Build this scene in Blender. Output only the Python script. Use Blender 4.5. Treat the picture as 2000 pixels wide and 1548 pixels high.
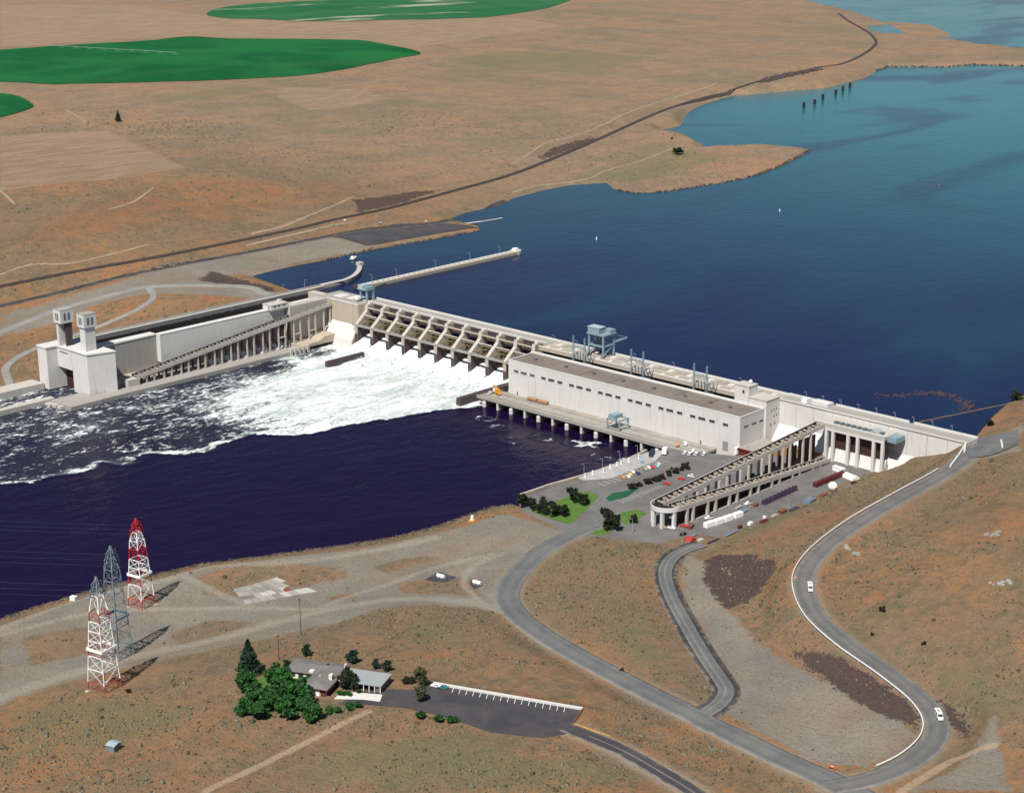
import bpy, math, random
import numpy as np
from mathutils import Vector, Matrix
from mathutils.geometry import delaunay_2d_cdt
for o in list(bpy.data.objects): bpy.data.objects.remove(o)
scene = bpy.context.scene
COL = scene.collection
R = math.radians
# ---------------------------------------------------------------- camera (aircraft over the south bank, looking north-west)
cd = bpy.data.cameras.new('camera'); cam = bpy.data.objects.new('camera', cd); COL.objects.link(cam)
_p, _r, _y = R(16.737), R(-.366), R(-43.737)
_fw = Vector((math.sin(_y)*math.cos(_p), math.cos(_y)*math.cos(_p), -math.sin(_p)))
_rt = Vector((math.cos(_y), -math.sin(_y), 0)); _up = _rt.cross(_fw)
_rt, _up = math.cos(_r)*_rt+math.sin(_r)*_up, -math.sin(_r)*_rt+math.cos(_r)*_up
cam.matrix_world = Matrix(((_rt.x, _up.x, -_fw.x, 983.434), (_rt.y, _up.y, -_fw.y, -861.831), (_rt.z, _up.z, -_fw.z, 348.592), (0, 0, 0, 1)))
cd.sensor_fit = 'HORIZONTAL'; cd.sensor_width = 36; cd.lens = 3311.283/2000*36
cd.clip_start = 5; cd.clip_end = 80000
scene.camera = cam
# ---------------------------------------------------------------- sky and sun
SUN_AZ, SUN_EL = R(158), R(54)            # the sun stands downstream, a little to the south bank side
sdir = Vector((math.sin(SUN_AZ)*math.cos(SUN_EL), math.cos(SUN_AZ)*math.cos(SUN_EL), math.sin(SUN_EL)))
w = bpy.data.worlds.new('World'); scene.world = w; w.use_nodes = True
nt = w.node_tree; nt.nodes.clear()
sky = nt.nodes.new('ShaderNodeTexSky'); sky.sky_type = 'NISHITA'; sky.sun_disc = False
sky.sun_elevation = SUN_EL; sky.sun_rotation = SUN_AZ; sky.altitude = 300; sky.dust_density = .5; sky.ozone_density = 3.0
bg = nt.nodes.new('ShaderNodeBackground'); bg.inputs[1].default_value = .05
wo = nt.nodes.new('ShaderNodeOutputWorld')
nt.links.new(sky.outputs[0], bg.inputs[0]); nt.links.new(bg.outputs[0], wo.inputs[0])
sl = bpy.data.lights.new('sun', 'SUN'); sl.energy = 5.0; sl.angle = R(.53); sl.color = (1, .96, .89)
sun = bpy.data.objects.new('sun', sl); COL.objects.link(sun)
sun.rotation_euler = (-sdir).to_track_quat('-Z', 'Y').to_euler(); sun.location = (0, -300, 600)
vs = scene.view_settings; vs.view_transform = 'Standard'; vs.look = 'None'; vs.gamma = 1; vs.use_curve_mapping = False
vs.exposure = .28

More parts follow.
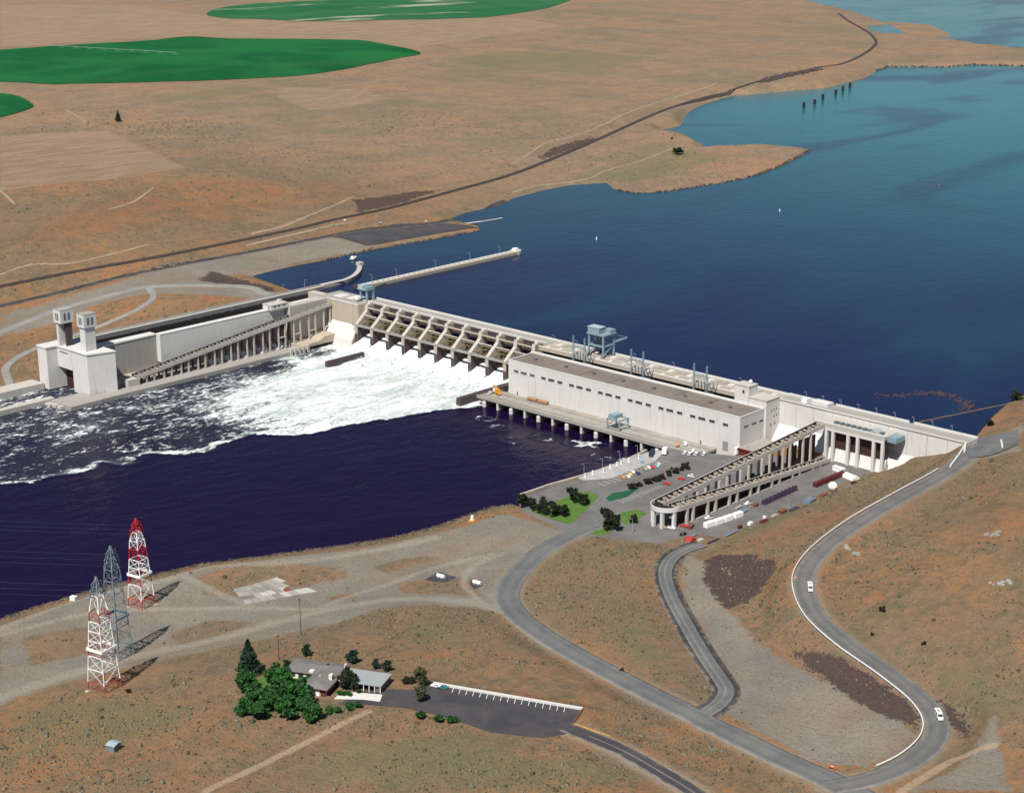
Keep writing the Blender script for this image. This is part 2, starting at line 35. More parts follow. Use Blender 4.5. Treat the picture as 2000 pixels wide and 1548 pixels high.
# ---------------------------------------------------------------- surveyed layout, metres (x along the dam, y upstream, z above tailwater)
D = {"ctrl":[[-99.1,-258.0,8.0],[-137.6,-217.5,12.0],[-198.5,-193.9,17.0],[-236.0,-128.4,20.0],[-180.4,-100.4,24.0],[-149.5,-101.8,25.0],[-134.4,-57.0,28.0],[-116.8,-33.7,31.0],[-215.5,-18.5,31.0],[-240.4,-85.4,25.0],[-247.3,-173.9,22.0],[-178.1,13.8,33.5],[-282.4,-152.4,30.0],[-328.8,-79.0,38.0],[-334.4,92.4,45.0],[-353.7,304.4,45.0],[-382.3,483.8,42.0],[-430.5,42.3,55.0],[-423.7,224.9,58.0],[-543.0,736.6,48.0],[-701.1,1128.2,48.0],[-683.6,143.7,68.0],[-725.0,383.3,68.0],[-665.9,670.2,64.0],[-1098.9,323.3,75.0],[-1251.3,773.7,78.0],[-1816.9,742.1,80.0],[-1207.2,1058.4,76.0],[-1147.2,1370.6,66.0],[-1104.3,1919.4,50.0],[-1156.7,2361.4,40.0],[-2181.5,1326.5,85.0],[-1686.5,1624.3,80.0],[-1662.5,2260.8,62.0],[-1663.5,2881.4,45.0],[-3259.9,1584.1,90.0],[-3086.2,2317.5,92.0],[-2643.3,2940.1,80.0],[-872.2,2025.3,36.0],[-758.1,2026.4,33.0],[-636.8,2100.4,35.0],[-243.6,681.2,33.0],[-199.4,770.7,33.0],[-306.3,617.5,34.0],[-281.2,461.9,33.0],[-196.2,230.3,33.0],[-195.4,102.6,33.0],[-195.1,43.8,33.0],[438.0,-178.5,8.0],[396.5,-173.3,8.0],[400.8,-123.1,8.0],[444.9,-82.5,8.0],[441.1,-23.7,8.0],[366.6,-105.1,8.0],[389.3,-58.2,8.0],[379.8,-210.9,8.0],[390.6,-243.0,8.0],[379.8,-271.3,7.5],[349.4,-317.3,7.0],[320.7,-362.8,7.0],[303.9,-414.8,7.0],[317.0,-481.8,8.5],[341.0,-522.5,10.0],[295.1,-496.2,6.5],[395.9,-305.8,8.0],[416.6,-307.8,9.0],[432.5,-301.9,9.0],[374.5,-373.0,9.0],[364.8,-457.0,10.0],[359.7,-507.9,11.0],[428.0,-411.1,17.0],[419.1,-362.1,13.5],[442.5,-367.0,17.0],[473.7,-440.6,25.0],[451.9,-464.8,24.0],[416.0,-437.0,17.0],[477.6,-384.0,21.0],[528.5,-418.2,26.0],[568.6,-399.4,26.0],[512.7,-354.4,17.0],[538.8,-366.3,20.0],[578.8,-379.4,22.0],[617.8,-394.7,24.0],[428.2,-549.4,22.0],[395.5,-546.6,16.0],[422.8,-522.0,21.0],[474.0,-555.2,26.0],[494.3,-497.9,26.0],[525.6,-522.3,28.0],[550.4,-467.5,28.0],[596.4,-458.7,29.0],[403.8,-497.0,17.0],[372.1,-586.4,16.0],[473.7,-598.1,27.0],[602.0,-538.9,34.0],[676.9,-468.8,34.0],[733.2,-432.4,32.0],[470.2,-270.9,13.0],[466.1,-225.9,12.0],[522.5,-313.0,16.0],[567.3,-331.4,17.0],[493.8,-196.9,11.0],[518.5,-208.4,13.0],[559.4,-244.2,17.5],[565.6,-272.9,16.0],[630.3,-326.1,20.0],[647.8,-315.1,22.0],[665.9,-324.6,23.0],[498.0,-157.4,12.0],[496.2,-106.6,15.0],[487.1,-50.5,13.0],[498.1,2.2,18.0],[513.8,-0.1,27.0],[524.0,1.7,33.0],[493.7,-5.2,14.0],[478.2,-25.1,9.0],[578.5,-60.7,38.0],[560.3,-3.4,40.0],[518.1,67.8,36.0],[649.6,-175.3,48.0],[600.3,-152.9,41.0],[609.6,-214.8,36.0],[645.0,-230.5,39.0],[694.7,-260.1,41.0],[684.0,-277.2,32.0],[717.1,-317.0,30.0],[735.4,-336.1,32.0],[711.6,-333.6,26.0],[624.8,-8.1,50.0],[717.3,-212.3,55.0],[780.0,-305.9,45.0]],"quay":[[340.9,-183.5],[341.5,-172.2],[341.7,-159.9],[344.0,-144.2],[345.4,-132.8],[346.5,-120.4],[346.6,-102.1],[344.8,-81.1],[343.1,-70.4]],"tail":[[270.8,-608.2],[256.3,-528.8],[258.7,-475.6],[258.8,-458.4],[260.5,-435.6],[261.4,-423.9],[267.7,-390.1],[274.9,-362.1],[288.3,-337.8],[298.3,-317.3],[311.5,-291.7],[320.8,-269.5],[326.8,-243.5],[327.4,-219.6],[328.7,-195.5],[334.7,-184.4],[340.9,-183.5],[341.5,-172.2],[341.7,-159.9],[344.0,-144.2],[345.4,-132.8],[346.5,-120.4],[346.6,-102.1],[344.8,-81.1],[343.1,-70.4],[372,-56],[374,10],[-84,10],[-84,-1500],[-29.19999999999999,-1500]],"res":[[-95.0,1.8],[-160.6,12.7],[-164.1,36.7],[-165.0,69.5],[-163.6,99.6],[-166.4,151.0],[-162.3,198.5],[-158.0,247.8],[-156.4,286.4],[-178.7,304.7],[-198.3,305.0],[-221.3,309.8],[-232.3,341.0],[-233.9,366.4],[-234.4,397.3],[-253.6,432.9],[-263.5,492.0],[-264.7,535.3],[-243.9,576.5],[-209.2,549.0],[-180.1,544.6],[-161.5,561.1],[-152.6,612.5],[-145.3,673.0],[-148.6,731.1],[-163.2,792.2],[-190.1,873.5],[-214.0,936.4],[-235.7,928.8],[-282.4,917.1],[-291.8,897.1],[-320.1,849.0],[-343.4,881.5],[-390.9,913.6],[-437.2,917.8],[-466.8,951.3],[-475.6,1005.1],[-523.2,1071.5],[-568.3,1147.4],[-600.0,1226.1],[-629.5,1331.1],[-611.1,1374.0],[-596.3,1451.6],[-576.0,1516.7],[-595.3,1599.2],[-612.2,1688.7],[-652.9,1786.2],[-678.1,1869.6],[-646.5,1896.2],[-597.4,1937.7],[-580.6,1999.9],[-501.3,2042.6],[-262.9,2150.2],[-409.9,2495.8],[-674.9,2376.1],[-756.2,2368.4],[-854.1,2427.7],[-901.6,2404.6],[-948.4,2431.6],[-1029.8,2536.1],[-1154.1,2675.6],[-1192.0,2703.6],[-1327.9,2841.9],[-1457.2,2962.6],[-1549.2,3032.3],[-1651.4,3101.4],[-1806.5,3218.6],[-2109.4,3456.7],[-2677.5,3722.3],[-5177.5,8222.3],[3000,9000],[1992.6,1034.2],[792.6,354.2],[492.6,134.2],[494.9,109.9],[502.0,76.2],[514.9,30.7],[523,10],[-80,10]],"pond":[[-1223.5,2658.3],[-1218.7,2701.8],[-1179.3,2694.2],[-1038.5,2529.0],[-1003.4,2470.7],[-1067.5,2470.0],[-1121.9,2514.6]],"roads":{"main":[[[407.1,-185.6,8.0],[405.9,-205.9,8.0],[410.3,-239.8,8.0],[423.5,-272.9,8.6],[439.0,-297.5,9.5],[458.6,-312.5,10.6],[489.4,-325.7,12.5],[526.7,-335.6,14.5],[566.7,-344.6,16.7],[605.7,-352.5,19.0],[635.5,-358.4,20.6],[659.6,-361.8,21.6],[682.4,-364.9,22.3],[707.7,-370.4,23.0]],12],"upper":[[[532.8,31.0,34.2],[533.6,-3.7,34.0],[540.0,-46.7,33.4],[541.8,-98.1,32.5],[543.6,-141.0,31.5],[549.3,-181.2,30.6],[558.3,-210.8,30.0],[570.3,-230.9,29.6],[590.9,-251.7,29.0],[616.0,-265.8,28.0],[643.4,-276.4,27.0],[666.6,-287.2,26.0],[680.3,-298.7,25.0],[687.4,-313.7,24.3],[688.4,-333.1,23.5],[683.8,-353.1,22.9],[675.2,-367.8,22.2]],12],"lower":[[[467.9,-175.2,8.2],[466.1,-187.2,8.3],[468.8,-202.8,8.7],[479.3,-221.6,9.3],[501.1,-244.4,10.4],[531.1,-270.4,12.2],[560.4,-294.8,14.2],[582.9,-312.3,15.8],[592.0,-320.5,16.5],[598.0,-333.5,17.6],[600.1,-348.0,18.6]],8],"vc":[[[675.9,-417.8,24.5],[641.7,-409.3,25.0],[624.9,-406.7,25.4],[605.0,-404.2,25.7],[587.0,-404.7,26.0],[575.2,-405.2,26.0]],7],"north":[[[-168.8,-275.6,18.0],[-189.5,-212.6,18.0],[-208.0,-155.5,20.0],[-195.8,-90.0,24.0],[-188.3,-69.6,26.0],[-151.2,-33.9,30.0],[-125.1,-21.9,32.0],[-86.9,-25.4,33.0]],8],"northloop":[[[-186.9,-74.7,25.8],[-157.9,-90.5,25.0],[-140.8,-117.7,23.0],[-139.0,-152.6,19.0],[-143.7,-191.3,15.0],[-139.3,-223.0,12.0],[-121.1,-248.3,9.5],[-88.9,-263.2,8.0]],6],"oldroad":[[[-240.5,-236.1,24.0],[-242.2,-181.1,25.0],[-239.0,-111.2,27.0],[-239.2,-17.6,31.0],[-229.8,53.6,33.0],[-230.2,156.5,33.5],[-227.5,205.7,33.5],[-204.1,285.9,33.0],[-246.0,417.1,33.0]],11],"rail":[[[-269.3,-254.6,33.0],[-269.7,-164.2,34.0],[-264.6,-93.0,36.0],[-258.2,-17.8,37.0],[-261.3,70.0,37.0],[-267.7,155.9,37.0],[-274.6,198.4,37.0],[-280.9,281.2,37.0],[-303.2,390.0,37.0],[-332.7,516.0,37.0],[-388.8,664.8,37.0],[-441.3,791.9,37.0],[-507.1,943.2,37.0],[-562.2,1079.1,37.0],[-609.8,1225.9,37.0],[-639.2,1343.7,37.0],[-677.3,1465.6,37.0],[-697.9,1583.1,37.0],[-729.7,1723.6,37.0],[-733.5,1803.2,37.0],[-800.1,1975.8,37.0],[-898.3,2177.9,37.0],[-1000.3,2330.8,37.0],[-1099.1,2456.8,37.0],[-1293.2,2684.8,37.0],[-1463.1,2900.2,37.0]],7]},"road_grade":[[[[407.1,-185.6,8.0],[405.9,-205.9,8.0],[410.3,-239.8,8.0],[423.5,-272.9,8.6],[439.0,-297.5,9.5],[458.6,-312.5,10.6],[489.4,-325.7,12.5],[526.7,-335.6,14.5],[566.7,-344.6,16.7],[605.7,-352.5,19.0],[635.5,-358.4,20.6],[659.6,-361.8,21.6],[682.4,-364.9,22.3],[707.7,-370.4,23.0]],12],[[[532.8,31.0,34.2],[533.6,-3.7,34.0],[540.0,-46.7,33.4],[541.8,-98.1,32.5],[543.6,-141.0,31.5],[549.3,-181.2,30.6],[558.3,-210.8,30.0],[570.3,-230.9,29.6],[590.9,-251.7,29.0],[616.0,-265.8,28.0],[643.4,-276.4,27.0],[666.6,-287.2,26.0],[680.3,-298.7,25.0],[687.4,-313.7,24.3],[688.4,-333.1,23.5],[683.8,-353.1,22.9],[675.2,-367.8,22.2]],12],[[[467.9,-175.2,8.2],[466.1,-187.2,8.3],[468.8,-202.8,8.7],[479.3,-221.6,9.3],[501.1,-244.4,10.4],[531.1,-270.4,12.2],[560.4,-294.8,14.2],[582.9,-312.3,15.8],[592.0,-320.5,16.5],[598.0,-333.5,17.6],[600.1,-348.0,18.6]],8],[[[675.9,-417.8,24.5],[641.7,-409.3,25.0],[624.9,-406.7,25.4],[605.0,-404.2,25.7],[587.0,-404.7,26.0],[575.2,-405.2,26.0]],7],[[[-168.8,-275.6,18.0],[-189.5,-212.6,18.0],[-208.0,-155.5,20.0],[-195.8,-90.0,24.0],[-188.3,-69.6,26.0],[-151.2,-33.9,30.0],[-125.1,-21.9,32.0],[-86.9,-25.4,33.0]],8],[[[-186.9,-74.7,25.8],[-157.9,-90.5,25.0],[-140.8,-117.7,23.0],[-139.0,-152.6,19.0],[-143.7,-191.3,15.0],[-139.3,-223.0,12.0],[-121.1,-248.3,9.5],[-88.9,-263.2,8.0]],6],[[[-240.5,-236.1,24.0],[-242.2,-181.1,25.0],[-239.0,-111.2,27.0],[-239.2,-17.6,31.0],[-229.8,53.6,33.0],[-230.2,156.5,33.5],[-227.5,205.7,33.5],[-204.1,285.9,33.0],[-246.0,417.1,33.0]],11],[[[-269.3,-254.6,33.0],[-269.7,-164.2,34.0],[-264.6,-93.0,36.0],[-258.2,-17.8,37.0],[-261.3,70.0,37.0],[-267.7,155.9,37.0],[-274.6,198.4,37.0],[-280.9,281.2,37.0],[-303.2,390.0,37.0],[-332.7,516.0,37.0],[-388.8,664.8,37.0],[-441.3,791.9,37.0],[-507.1,943.2,37.0],[-562.2,1079.1,37.0],[-609.8,1225.9,37.0],[-639.2,1343.7,37.0],[-677.3,1465.6,37.0],[-697.9,1583.1,37.0],[-729.7,1723.6,37.0],[-733.5,1803.2,37.0],[-800.1,1975.8,37.0],[-898.3,2177.9,37.0],[-1000.3,2330.8,37.0],[-1099.1,2456.8,37.0],[-1293.2,2684.8,37.0],[-1463.1,2900.2,37.0]],7]],"pads":[[[[345.9,-73.9],[354.7,-60.3],[392.7,-41.7],[435.3,-6.6],[476.6,-1.3],[469.5,-16.8],[469.3,-44.3],[470.4,-88.2],[469.1,-126.2],[468.3,-162.9],[465.3,-183.9],[450.5,-189.6],[427.4,-200.7],[406.9,-211.3],[362.3,-204.9],[346.6,-190.8],[346.3,-164.9],[350.1,-138.1],[351.3,-107.7]],8.0,14],[[[493.0,-454.4],[492.4,-445.4],[491.0,-437.1],[504.8,-425.0],[508.8,-415.4],[569.3,-388.9],[575.1,-400.5],[579.3,-408.4],[574.5,-418.1],[556.4,-428.6],[541.3,-430.8],[528.9,-433.3],[515.5,-437.8],[502.6,-446.0]],26.0,12],[[[447.8,-440.3],[492.8,-425.6],[492.8,-438.7],[496.6,-449.1],[482.5,-457.9],[461.5,-461.3]],26.0,10]],"zones":{"gravel":[[[282.6,-488.9],[274.5,-435.1],[288.2,-394.4],[306.0,-351.3],[334.1,-303.8],[350.6,-250.5],[355.5,-210.4],[406.9,-211.3],[415.3,-245.3],[428.1,-278.5],[450.5,-305.8],[452.1,-318.3],[425.2,-333.8],[411.6,-352.0],[408.2,-388.3],[396.0,-427.5],[379.8,-467.3],[367.8,-507.7],[365.8,-536.7]],[[470.4,-192.7],[489.1,-201.7],[525.5,-241.1],[544.9,-252.7],[570.7,-272.0],[605.5,-286.2],[632.1,-294.9],[668.0,-305.3],[680.6,-314.5],[677.4,-346.5],[661.3,-353.9],[633.3,-348.4],[602.3,-341.1],[593.8,-315.1],[550.0,-279.3],[499.7,-234.4]],[[701.6,-292.8],[707.2,-329.8],[697.3,-353.3],[734.7,-338.6]],[[-230.0,-188.4],[-225.8,-94.7],[-238.5,-18.1],[-226.6,45.4],[-167.3,55.8],[-159.6,15.7],[-176.9,-25.2],[-143.6,-23.7],[-94.2,-14.3],[-88.0,-40.4],[-169.7,-82.3],[-186.7,-120.7],[-182.6,-216.6]],[[-226.6,45.4],[-224.6,151.7],[-176.9,157.3],[-164.6,268.1],[-169.8,154.1],[-169.4,57.5]],[[522.4,1.7],[534.3,46.7],[560.3,-3.6],[536.9,-12.7]]],"brown":[[[299.3,-386.2],[302.2,-365.3],[320.1,-341.9],[340.2,-330.7],[359.5,-329.7],[354.9,-356.8],[336.7,-375.3],[339.2,-387.0],[322.9,-397.1]],[[300.8,-488.6],[307.6,-467.6],[326.5,-451.2],[337.8,-453.0],[345.0,-477.4],[336.5,-504.4]],[[351.3,-439.0],[356.2,-415.5],[376.0,-406.0],[378.7,-429.3],[370.0,-449.2]],[[374.2,-359.6],[380.7,-338.0],[385.9,-349.4],[385.5,-365.8]],[[384.7,-324.1],[390.6,-304.3],[411.8,-291.9],[432.4,-309.0],[414.7,-320.3],[401.5,-332.5]],[[356.3,-316.2],[364.7,-287.2],[375.3,-282.2],[371.6,-315.7]]],"dark":[[[486.4,-196.0],[486.8,-187.6],[505.7,-177.5],[513.9,-184.5],[519.6,-179.0],[531.3,-200.2],[540.7,-226.4],[538.9,-248.7],[526.7,-240.6],[503.1,-220.1]],[[596.0,-278.4],[601.6,-276.9],[621.5,-279.0],[640.4,-284.4],[659.2,-290.9],[670.3,-297.3],[677.8,-309.0],[665.2,-308.5],[641.4,-301.5],[614.9,-288.4]],[[-177.6,-31.1],[-194.7,-5.5],[-97.9,-8.7],[-95.9,-18.3],[-130.9,-22.7]],[[671.7,-281.7],[680.0,-285.7],[692.8,-296.2],[698.1,-303.8],[689.6,-298.5],[679.4,-288.7]],[[-698.3,1523.9],[-734.7,1731.0],[-675.4,1642.1],[-639.3,1440.6],[-634.0,1402.3]],[[-379.7,618.2],[-432.3,781.5],[-453.5,795.9],[-420.2,676.2],[-390.3,620.7]],[[-287.0,245.2],[-328.8,275.2],[-326.6,352.3],[-315.9,387.2],[-292.4,305.9]]],"red":[[[440.1,-348.2],[459.4,-332.8],[481.1,-334.4],[502.4,-343.3],[509.8,-358.0],[483.5,-354.0],[452.5,-353.3]],[[-154.2,-233.8],[-166.2,-181.8],[-155.3,-141.6],[-149.5,-116.3],[-186.7,-130.5],[-194.5,-168.6],[-189.5,-212.6]],[[-121.9,-101.1],[-119.9,-57.2],[-93.6,-61.8],[-100.0,-92.3]],[[-461.3,62.9],[-486.4,141.3],[-457.9,224.7],[-399.5,344.8],[-382.6,525.6],[-310.6,266.1],[-303.7,99.2],[-337.5,-20.0],[-355.5,-113.6],[-435.7,-65.8]],[[573.4,-205.4],[611.3,-195.2],[619.1,-225.8],[653.4,-232.1],[684.6,-241.2],[664.0,-250.6],[617.6,-240.3],[590.8,-232.1]],[[541.3,-20.6],[560.3,-3.6],[613.3,-105.3],[573.6,-105.4],[569.3,-148.2]],[[476.5,-196.2],[493.2,-49.4],[530.5,-115.4],[507.8,-157.5],[584.4,-256.1],[556.0,-247.6],[509.5,-173.8]]],"green":[[[370.9,-539.7],[403.2,-496.5],[462.4,-491.5],[472.4,-516.5],[445.8,-548.6],[432.7,-574.7]],[[513.0,-476.8],[546.3,-435.8],[589.3,-422.5],[622.6,-416.1],[612.0,-447.7],[530.9,-521.7]],[[462.2,-484.8],[489.2,-478.3],[503.1,-468.5],[543.9,-433.4],[546.3,-441.5],[509.1,-473.5],[481.8,-488.2],[464.1,-490.2]],[[418.1,-357.9],[437.1,-345.3],[495.9,-360.1],[486.1,-376.3],[451.8,-375.7]],[[511.4,-318.1],[509.4,-278.5],[557.0,-307.4],[563.8,-327.0],[535.1,-327.7]],[[465.1,-158.7],[479.6,-60.2],[489.4,-116.3],[484.5,-175.5]],[[464.7,-394.0],[493.4,-383.6],[532.5,-375.8],[585.9,-371.5],[583.3,-375.0],[549.5,-378.2],[509.4,-383.7],[485.9,-392.0]],[[506.1,37.5],[506.6,61.4],[501.2,90.7],[512.0,51.4],[515.2,27.0]],[[-281.8,598.4],[-403.7,870.5],[-498.6,1034.3],[-563.0,1134.5],[-475.6,982.3],[-368.3,836.9],[-264.1,806.5],[-233.0,837.5],[-193.1,664.6],[-202.8,567.4],[-248.0,585.8]],[[-604.7,1258.2],[-586.7,1509.9],[-647.2,1760.3],[-602.8,1594.9],[-609.9,1400.0]],[[-1132.8,1130.3],[-1165.2,1362.9],[-963.3,1579.8],[-834.5,1259.6],[-948.7,1162.3],[-1062.2,1133.5]],[[-1022.0,630.8],[-986.3,724.1],[-899.6,599.4],[-918.6,460.3],[-1022.3,433.3]],[[-850.0,297.6],[-829.6,335.9],[-820.9,367.9],[-778.2,323.2],[-810.4,293.6]],[[622.3,-255.9],[675.6,-262.6],[702.5,-274.4],[714.3,-296.4],[688.4,-284.7],[658.4,-273.4]]],"pale":[[[-836.8,170.0],[-777.9,279.3],[-510.3,200.5],[-517.7,100.3],[-546.7,0.0]],[[-962.0,704.4],[-888.0,776.6],[-784.7,747.1],[-742.4,630.1],[-756.1,571.1],[-878.7,618.6]],[[-2720.0,1269.2],[-2487.1,1468.1],[-2042.5,1386.9],[-1711.9,1503.7],[-1664.1,1912.8],[-1465.2,1861.1],[-1254.8,1220.8],[-1380.3,1261.0],[-1643.3,1123.2],[-1719.3,1096.6],[-1800.6,732.5]]]},"tracks":{"gravel":[[[[359.3,-533.0],[360.5,-503.2],[365.8,-468.9],[378.3,-431.9],[385.6,-394.9],[392.7,-362.0],[408.7,-335.7],[429.6,-320.6],[451.5,-315.9]],5.5],[[[290.9,-493.6],[300.2,-451.4],[327.3,-419.0],[358.7,-392.5],[385.6,-375.7]],3.2],[[[284.3,-489.8],[278.7,-443.7],[291.6,-396.8],[292.6,-374.7],[320.1,-341.9],[338.8,-307.9],[352.4,-264.0]],4],[[[387.5,-383.7],[381.7,-352.5],[382.7,-325.8],[383.1,-293.5],[392.7,-261.1]],3],[[[437.6,-314.3],[411.7,-301.1],[397.3,-279.3],[397.4,-256.0]],2.5],[[[289.5,-388.8],[324.0,-391.6],[350.0,-392.2]],3]],"dirt":[[[[507.1,-450.0],[509.1,-473.5],[510.5,-500.6],[513.4,-536.7]],2.2],[[[-312.2,-139.5],[-320.2,-104.9],[-305.1,-78.6],[-301.7,-44.1],[-302.4,5.5]],2.5],[[[-274.6,100.6],[-279.5,147.5],[-299.9,203.0],[-338.0,283.3]],2.5],[[[-411.0,35.1],[-418.9,69.7],[-455.0,119.2]],2.5],[[[-374.9,560.2],[-408.0,621.7],[-449.9,703.9],[-461.1,759.8],[-493.2,857.1],[-548.3,975.8],[-608.0,1136.2],[-639.5,1238.6],[-682.8,1361.0]],3],[[[-268.1,448.2],[-277.5,498.8],[-269.4,549.1],[-267.9,577.9],[-284.1,618.9],[-296.5,698.7],[-325.1,798.1]],2.5],[[[-969.4,344.0],[-897.8,317.3],[-843.4,293.3]],3],[[[-245.5,71.8],[-248.8,147.2],[-254.6,216.6],[-255.7,178.4]],2],[[[711.4,-310.6],[700.8,-322.2],[697.3,-353.3]],2.5],[[[-546.7,0.0],[-518.4,-8.3],[-487.3,-18.5]],2.5]]},"fields":[[[-1754.8,646.7],[-1757.5,707.4],[-1736.8,766.2],[-1708.4,863.7],[-1687.6,981.4],[-1702.9,1026.3],[-1699.4,1082.0],[-1616.9,1103.1],[-1502.7,1193.0],[-1423.6,1249.3],[-1357.7,1240.6],[-1198.8,1192.7],[-1162.0,1122.2],[-1119.2,1014.0],[-1070.6,895.3],[-1058.2,782.7],[-1098.2,660.2],[-1202.8,508.6],[-1229.7,482.7],[-1315.9,449.8],[-1358.9,424.2]],[[-1238.4,356.3],[-1193.4,378.3],[-1154.3,379.2],[-1042.3,339.4],[-1000.5,302.7],[-967.6,246.5],[-957.2,198.2]],[[-2151.2,1444.7],[-2259.1,1563.8],[-2308.5,1706.4],[-2310.6,1898.0],[-2216.2,2300.1],[-2094.7,2560.8],[-1894.4,2319.3],[-1734.5,1986.7],[-1686.6,1775.8],[-1781.5,1480.2],[-1978.7,1419.8],[-2073.1,1399.0]]],"pivot":[[-1715.0,778.5],[-1418.1,837.4]],"vcpark":[[493.0,-454.4],[492.4,-445.4],[491.0,-437.1],[504.8,-425.0],[508.8,-415.4],[569.3,-388.9],[575.1,-400.5],[579.3,-408.4],[574.5,-418.1],[556.4,-428.6],[541.3,-430.8],[528.9,-433.3],[515.5,-437.8],[502.6,-446.0]],"reslot":[[-228.3,158.1],[-230.9,195.6],[-227.1,238.7],[-214.7,261.2],[-177.4,291.4],[-167.0,292.9],[-172.5,208.1],[-174.5,171.0],[-176.9,157.3]],"plaza":[[523.9,-1.2],[517.6,25.7],[528.3,33.3],[535.2,45.1],[554.8,7.1],[545.0,-6.7],[538.1,-17.6]],"foam_edge":[[73.6,-388.5],[81.6,-372.4],[96.5,-354.9],[91.7,-346.6],[101.5,-318.1],[93.7,-309.3],[109.0,-300.5],[101.9,-274.3],[115.7,-264.4],[123.1,-243.6],[117.0,-234.9],[118.4,-204.4],[143.0,-169.8],[149.6,-129.8],[173.1,-79.4],[181.6,-55.1]],"foam":[[109.2,-30.3,1.0],[56.8,-59.5,1.0],[39.1,-94.4,0.95],[103.4,2.1,1.0],[30.7,-4.7,1.0],[18.4,-36.2,0.9],[42.7,-144.9,0.74],[-11.2,-92.8,0.38],[-10.8,-42.5,0.5],[4.8,-162.0,0.42],[19.5,-216.8,0.4],[10.5,-272.9,0.42],[63.9,-325.8,0.36],[26.1,-332.7,0.34],[73.7,-274.7,0.3],[84.1,-220.8,0.38],[85.7,-156.2,0.72],[112.1,-132.0,0.9],[142.7,-87.4,0.95],[74.1,-183.0,0.55],[-38.6,-302.4,0.42],[-31.2,-158.7,0.38],[164.9,-58.7,0.9],[20.4,-365.8,0.4]],"pts":{"tower":[[311.7,-427.2],[359.4,-472.4],[391.0,-500.3]],"van":[[572.9,-230.1],[679.3,-295.4]],"drum":[[560.3,-223.9],[668.2,-355.4]],"lawn_tree":[[356.2,-198.4],[364.4,-198.5],[372.6,-198.8],[380.0,-197.5],[383.8,-194.0],[372.6,-172.7],[380.3,-172.5],[413.9,-190.1],[418.6,-192.1],[420.1,-175.8]],"lot_bush":[[383.2,-133.3],[384.7,-127.1],[384.6,-119.9],[385.1,-113.2],[385.2,-107.0],[385.0,-100.9],[384.5,-93.8],[384.3,-87.6],[384.3,-82.5]],"vc_conifer":[[435.8,-455.9]],"vc_tree":[[450.7,-469.3],[465.8,-475.6],[470.3,-485.0],[461.5,-461.3],[468.3,-461.3],[474.7,-461.6],[475.0,-474.8],[487.0,-476.5],[492.3,-470.2],[482.0,-467.0],[497.6,-471.9],[478.8,-484.5]],"vc_tree_small":[[437.0,-424.5],[461.6,-418.6],[474.6,-416.7],[481.2,-416.0],[468.4,-438.9],[449.6,-446.1]],"vc_yardtree":[[486.0,-441.8],[482.4,-441.8]],"vc_thin":[[506.3,-419.6],[516.4,-429.4]],"vc_bush":[[527.8,-439.4],[534.9,-436.1],[539.7,-433.6]],"vc_hedge":[[496.6,-462.9],[498.8,-459.4],[499.7,-454.6],[500.9,-450.1]],"vc_hedge2":[[498.9,-422.4],[500.2,-420.7]],"vc_shrub":[[488.1,-448.2],[491.5,-441.2],[490.2,-446.3]],"shed":[[454.9,-537.6]],"pole":[[410.0,-405.9],[430.8,-435.5],[446.8,-175.6]],"farm_tree":[[-833.3,331.7]],"far_bush":[[-293.5,767.4],[498.3,112.9],[510.7,55.7],[-370.1,851.7]],"slab":[[350.0,-392.2],[364.6,-358.1],[333.3,-359.3],[328.3,-383.5]],"pad1":[[392.4,-309.7],[403.9,-308.0],[401.6,-296.6],[390.5,-297.7]],"pad2":[[413.1,-298.0],[421.4,-303.4],[423.5,-298.2],[415.3,-292.4]],"lawnA":[[319.5,-164.1],[318.9,-149.9],[345.2,-151.1],[376.7,-154.8],[384.7,-173.0],[395.5,-200.6],[383.4,-202.1],[366.6,-201.0]],"lawnB":[[404.4,-204.2],[401.8,-192.7],[404.5,-182.6],[420.4,-194.7],[418.3,-202.9]],"lawnC":[[406.5,-175.2],[404.0,-166.5],[407.8,-157.4],[415.7,-157.9],[418.7,-172.8],[418.5,-180.5]],"lawnD":[[322.6,-127.7],[320.8,-119.1],[350.7,-134.1],[369.3,-148.6],[336.0,-140.8]],"lawnE":[[382.4,-155.5],[379.4,-146.5],[383.7,-135.3],[385.3,-127.8],[389.9,-145.0],[387.2,-158.0]],"vclawn":[[443.7,-459.8],[439.8,-444.1],[451.7,-443.6],[460.9,-455.3],[466.9,-468.5],[460.2,-469.9]],"gauge":[[349.1,-232.0],[275.9,-443.7]],"dark_bush":[[614.0,-232.9],[620.6,-252.0],[647.9,-254.4],[404.3,-497.3],[544.9,-334.1]],"whitepatch":[[619.3,-140.0],[653.2,-198.6],[559.1,-174.5]],"dock":[[-186.1,292.9],[-212.5,374.5]],"parkcar":[[513.2,-415.8],[515.8,-414.7]],"rockface":[[-689.6,1663.2],[-678.4,1600.0],[-668.2,1540.0],[-656.5,1486.5],[-645.6,1435.4]]}}

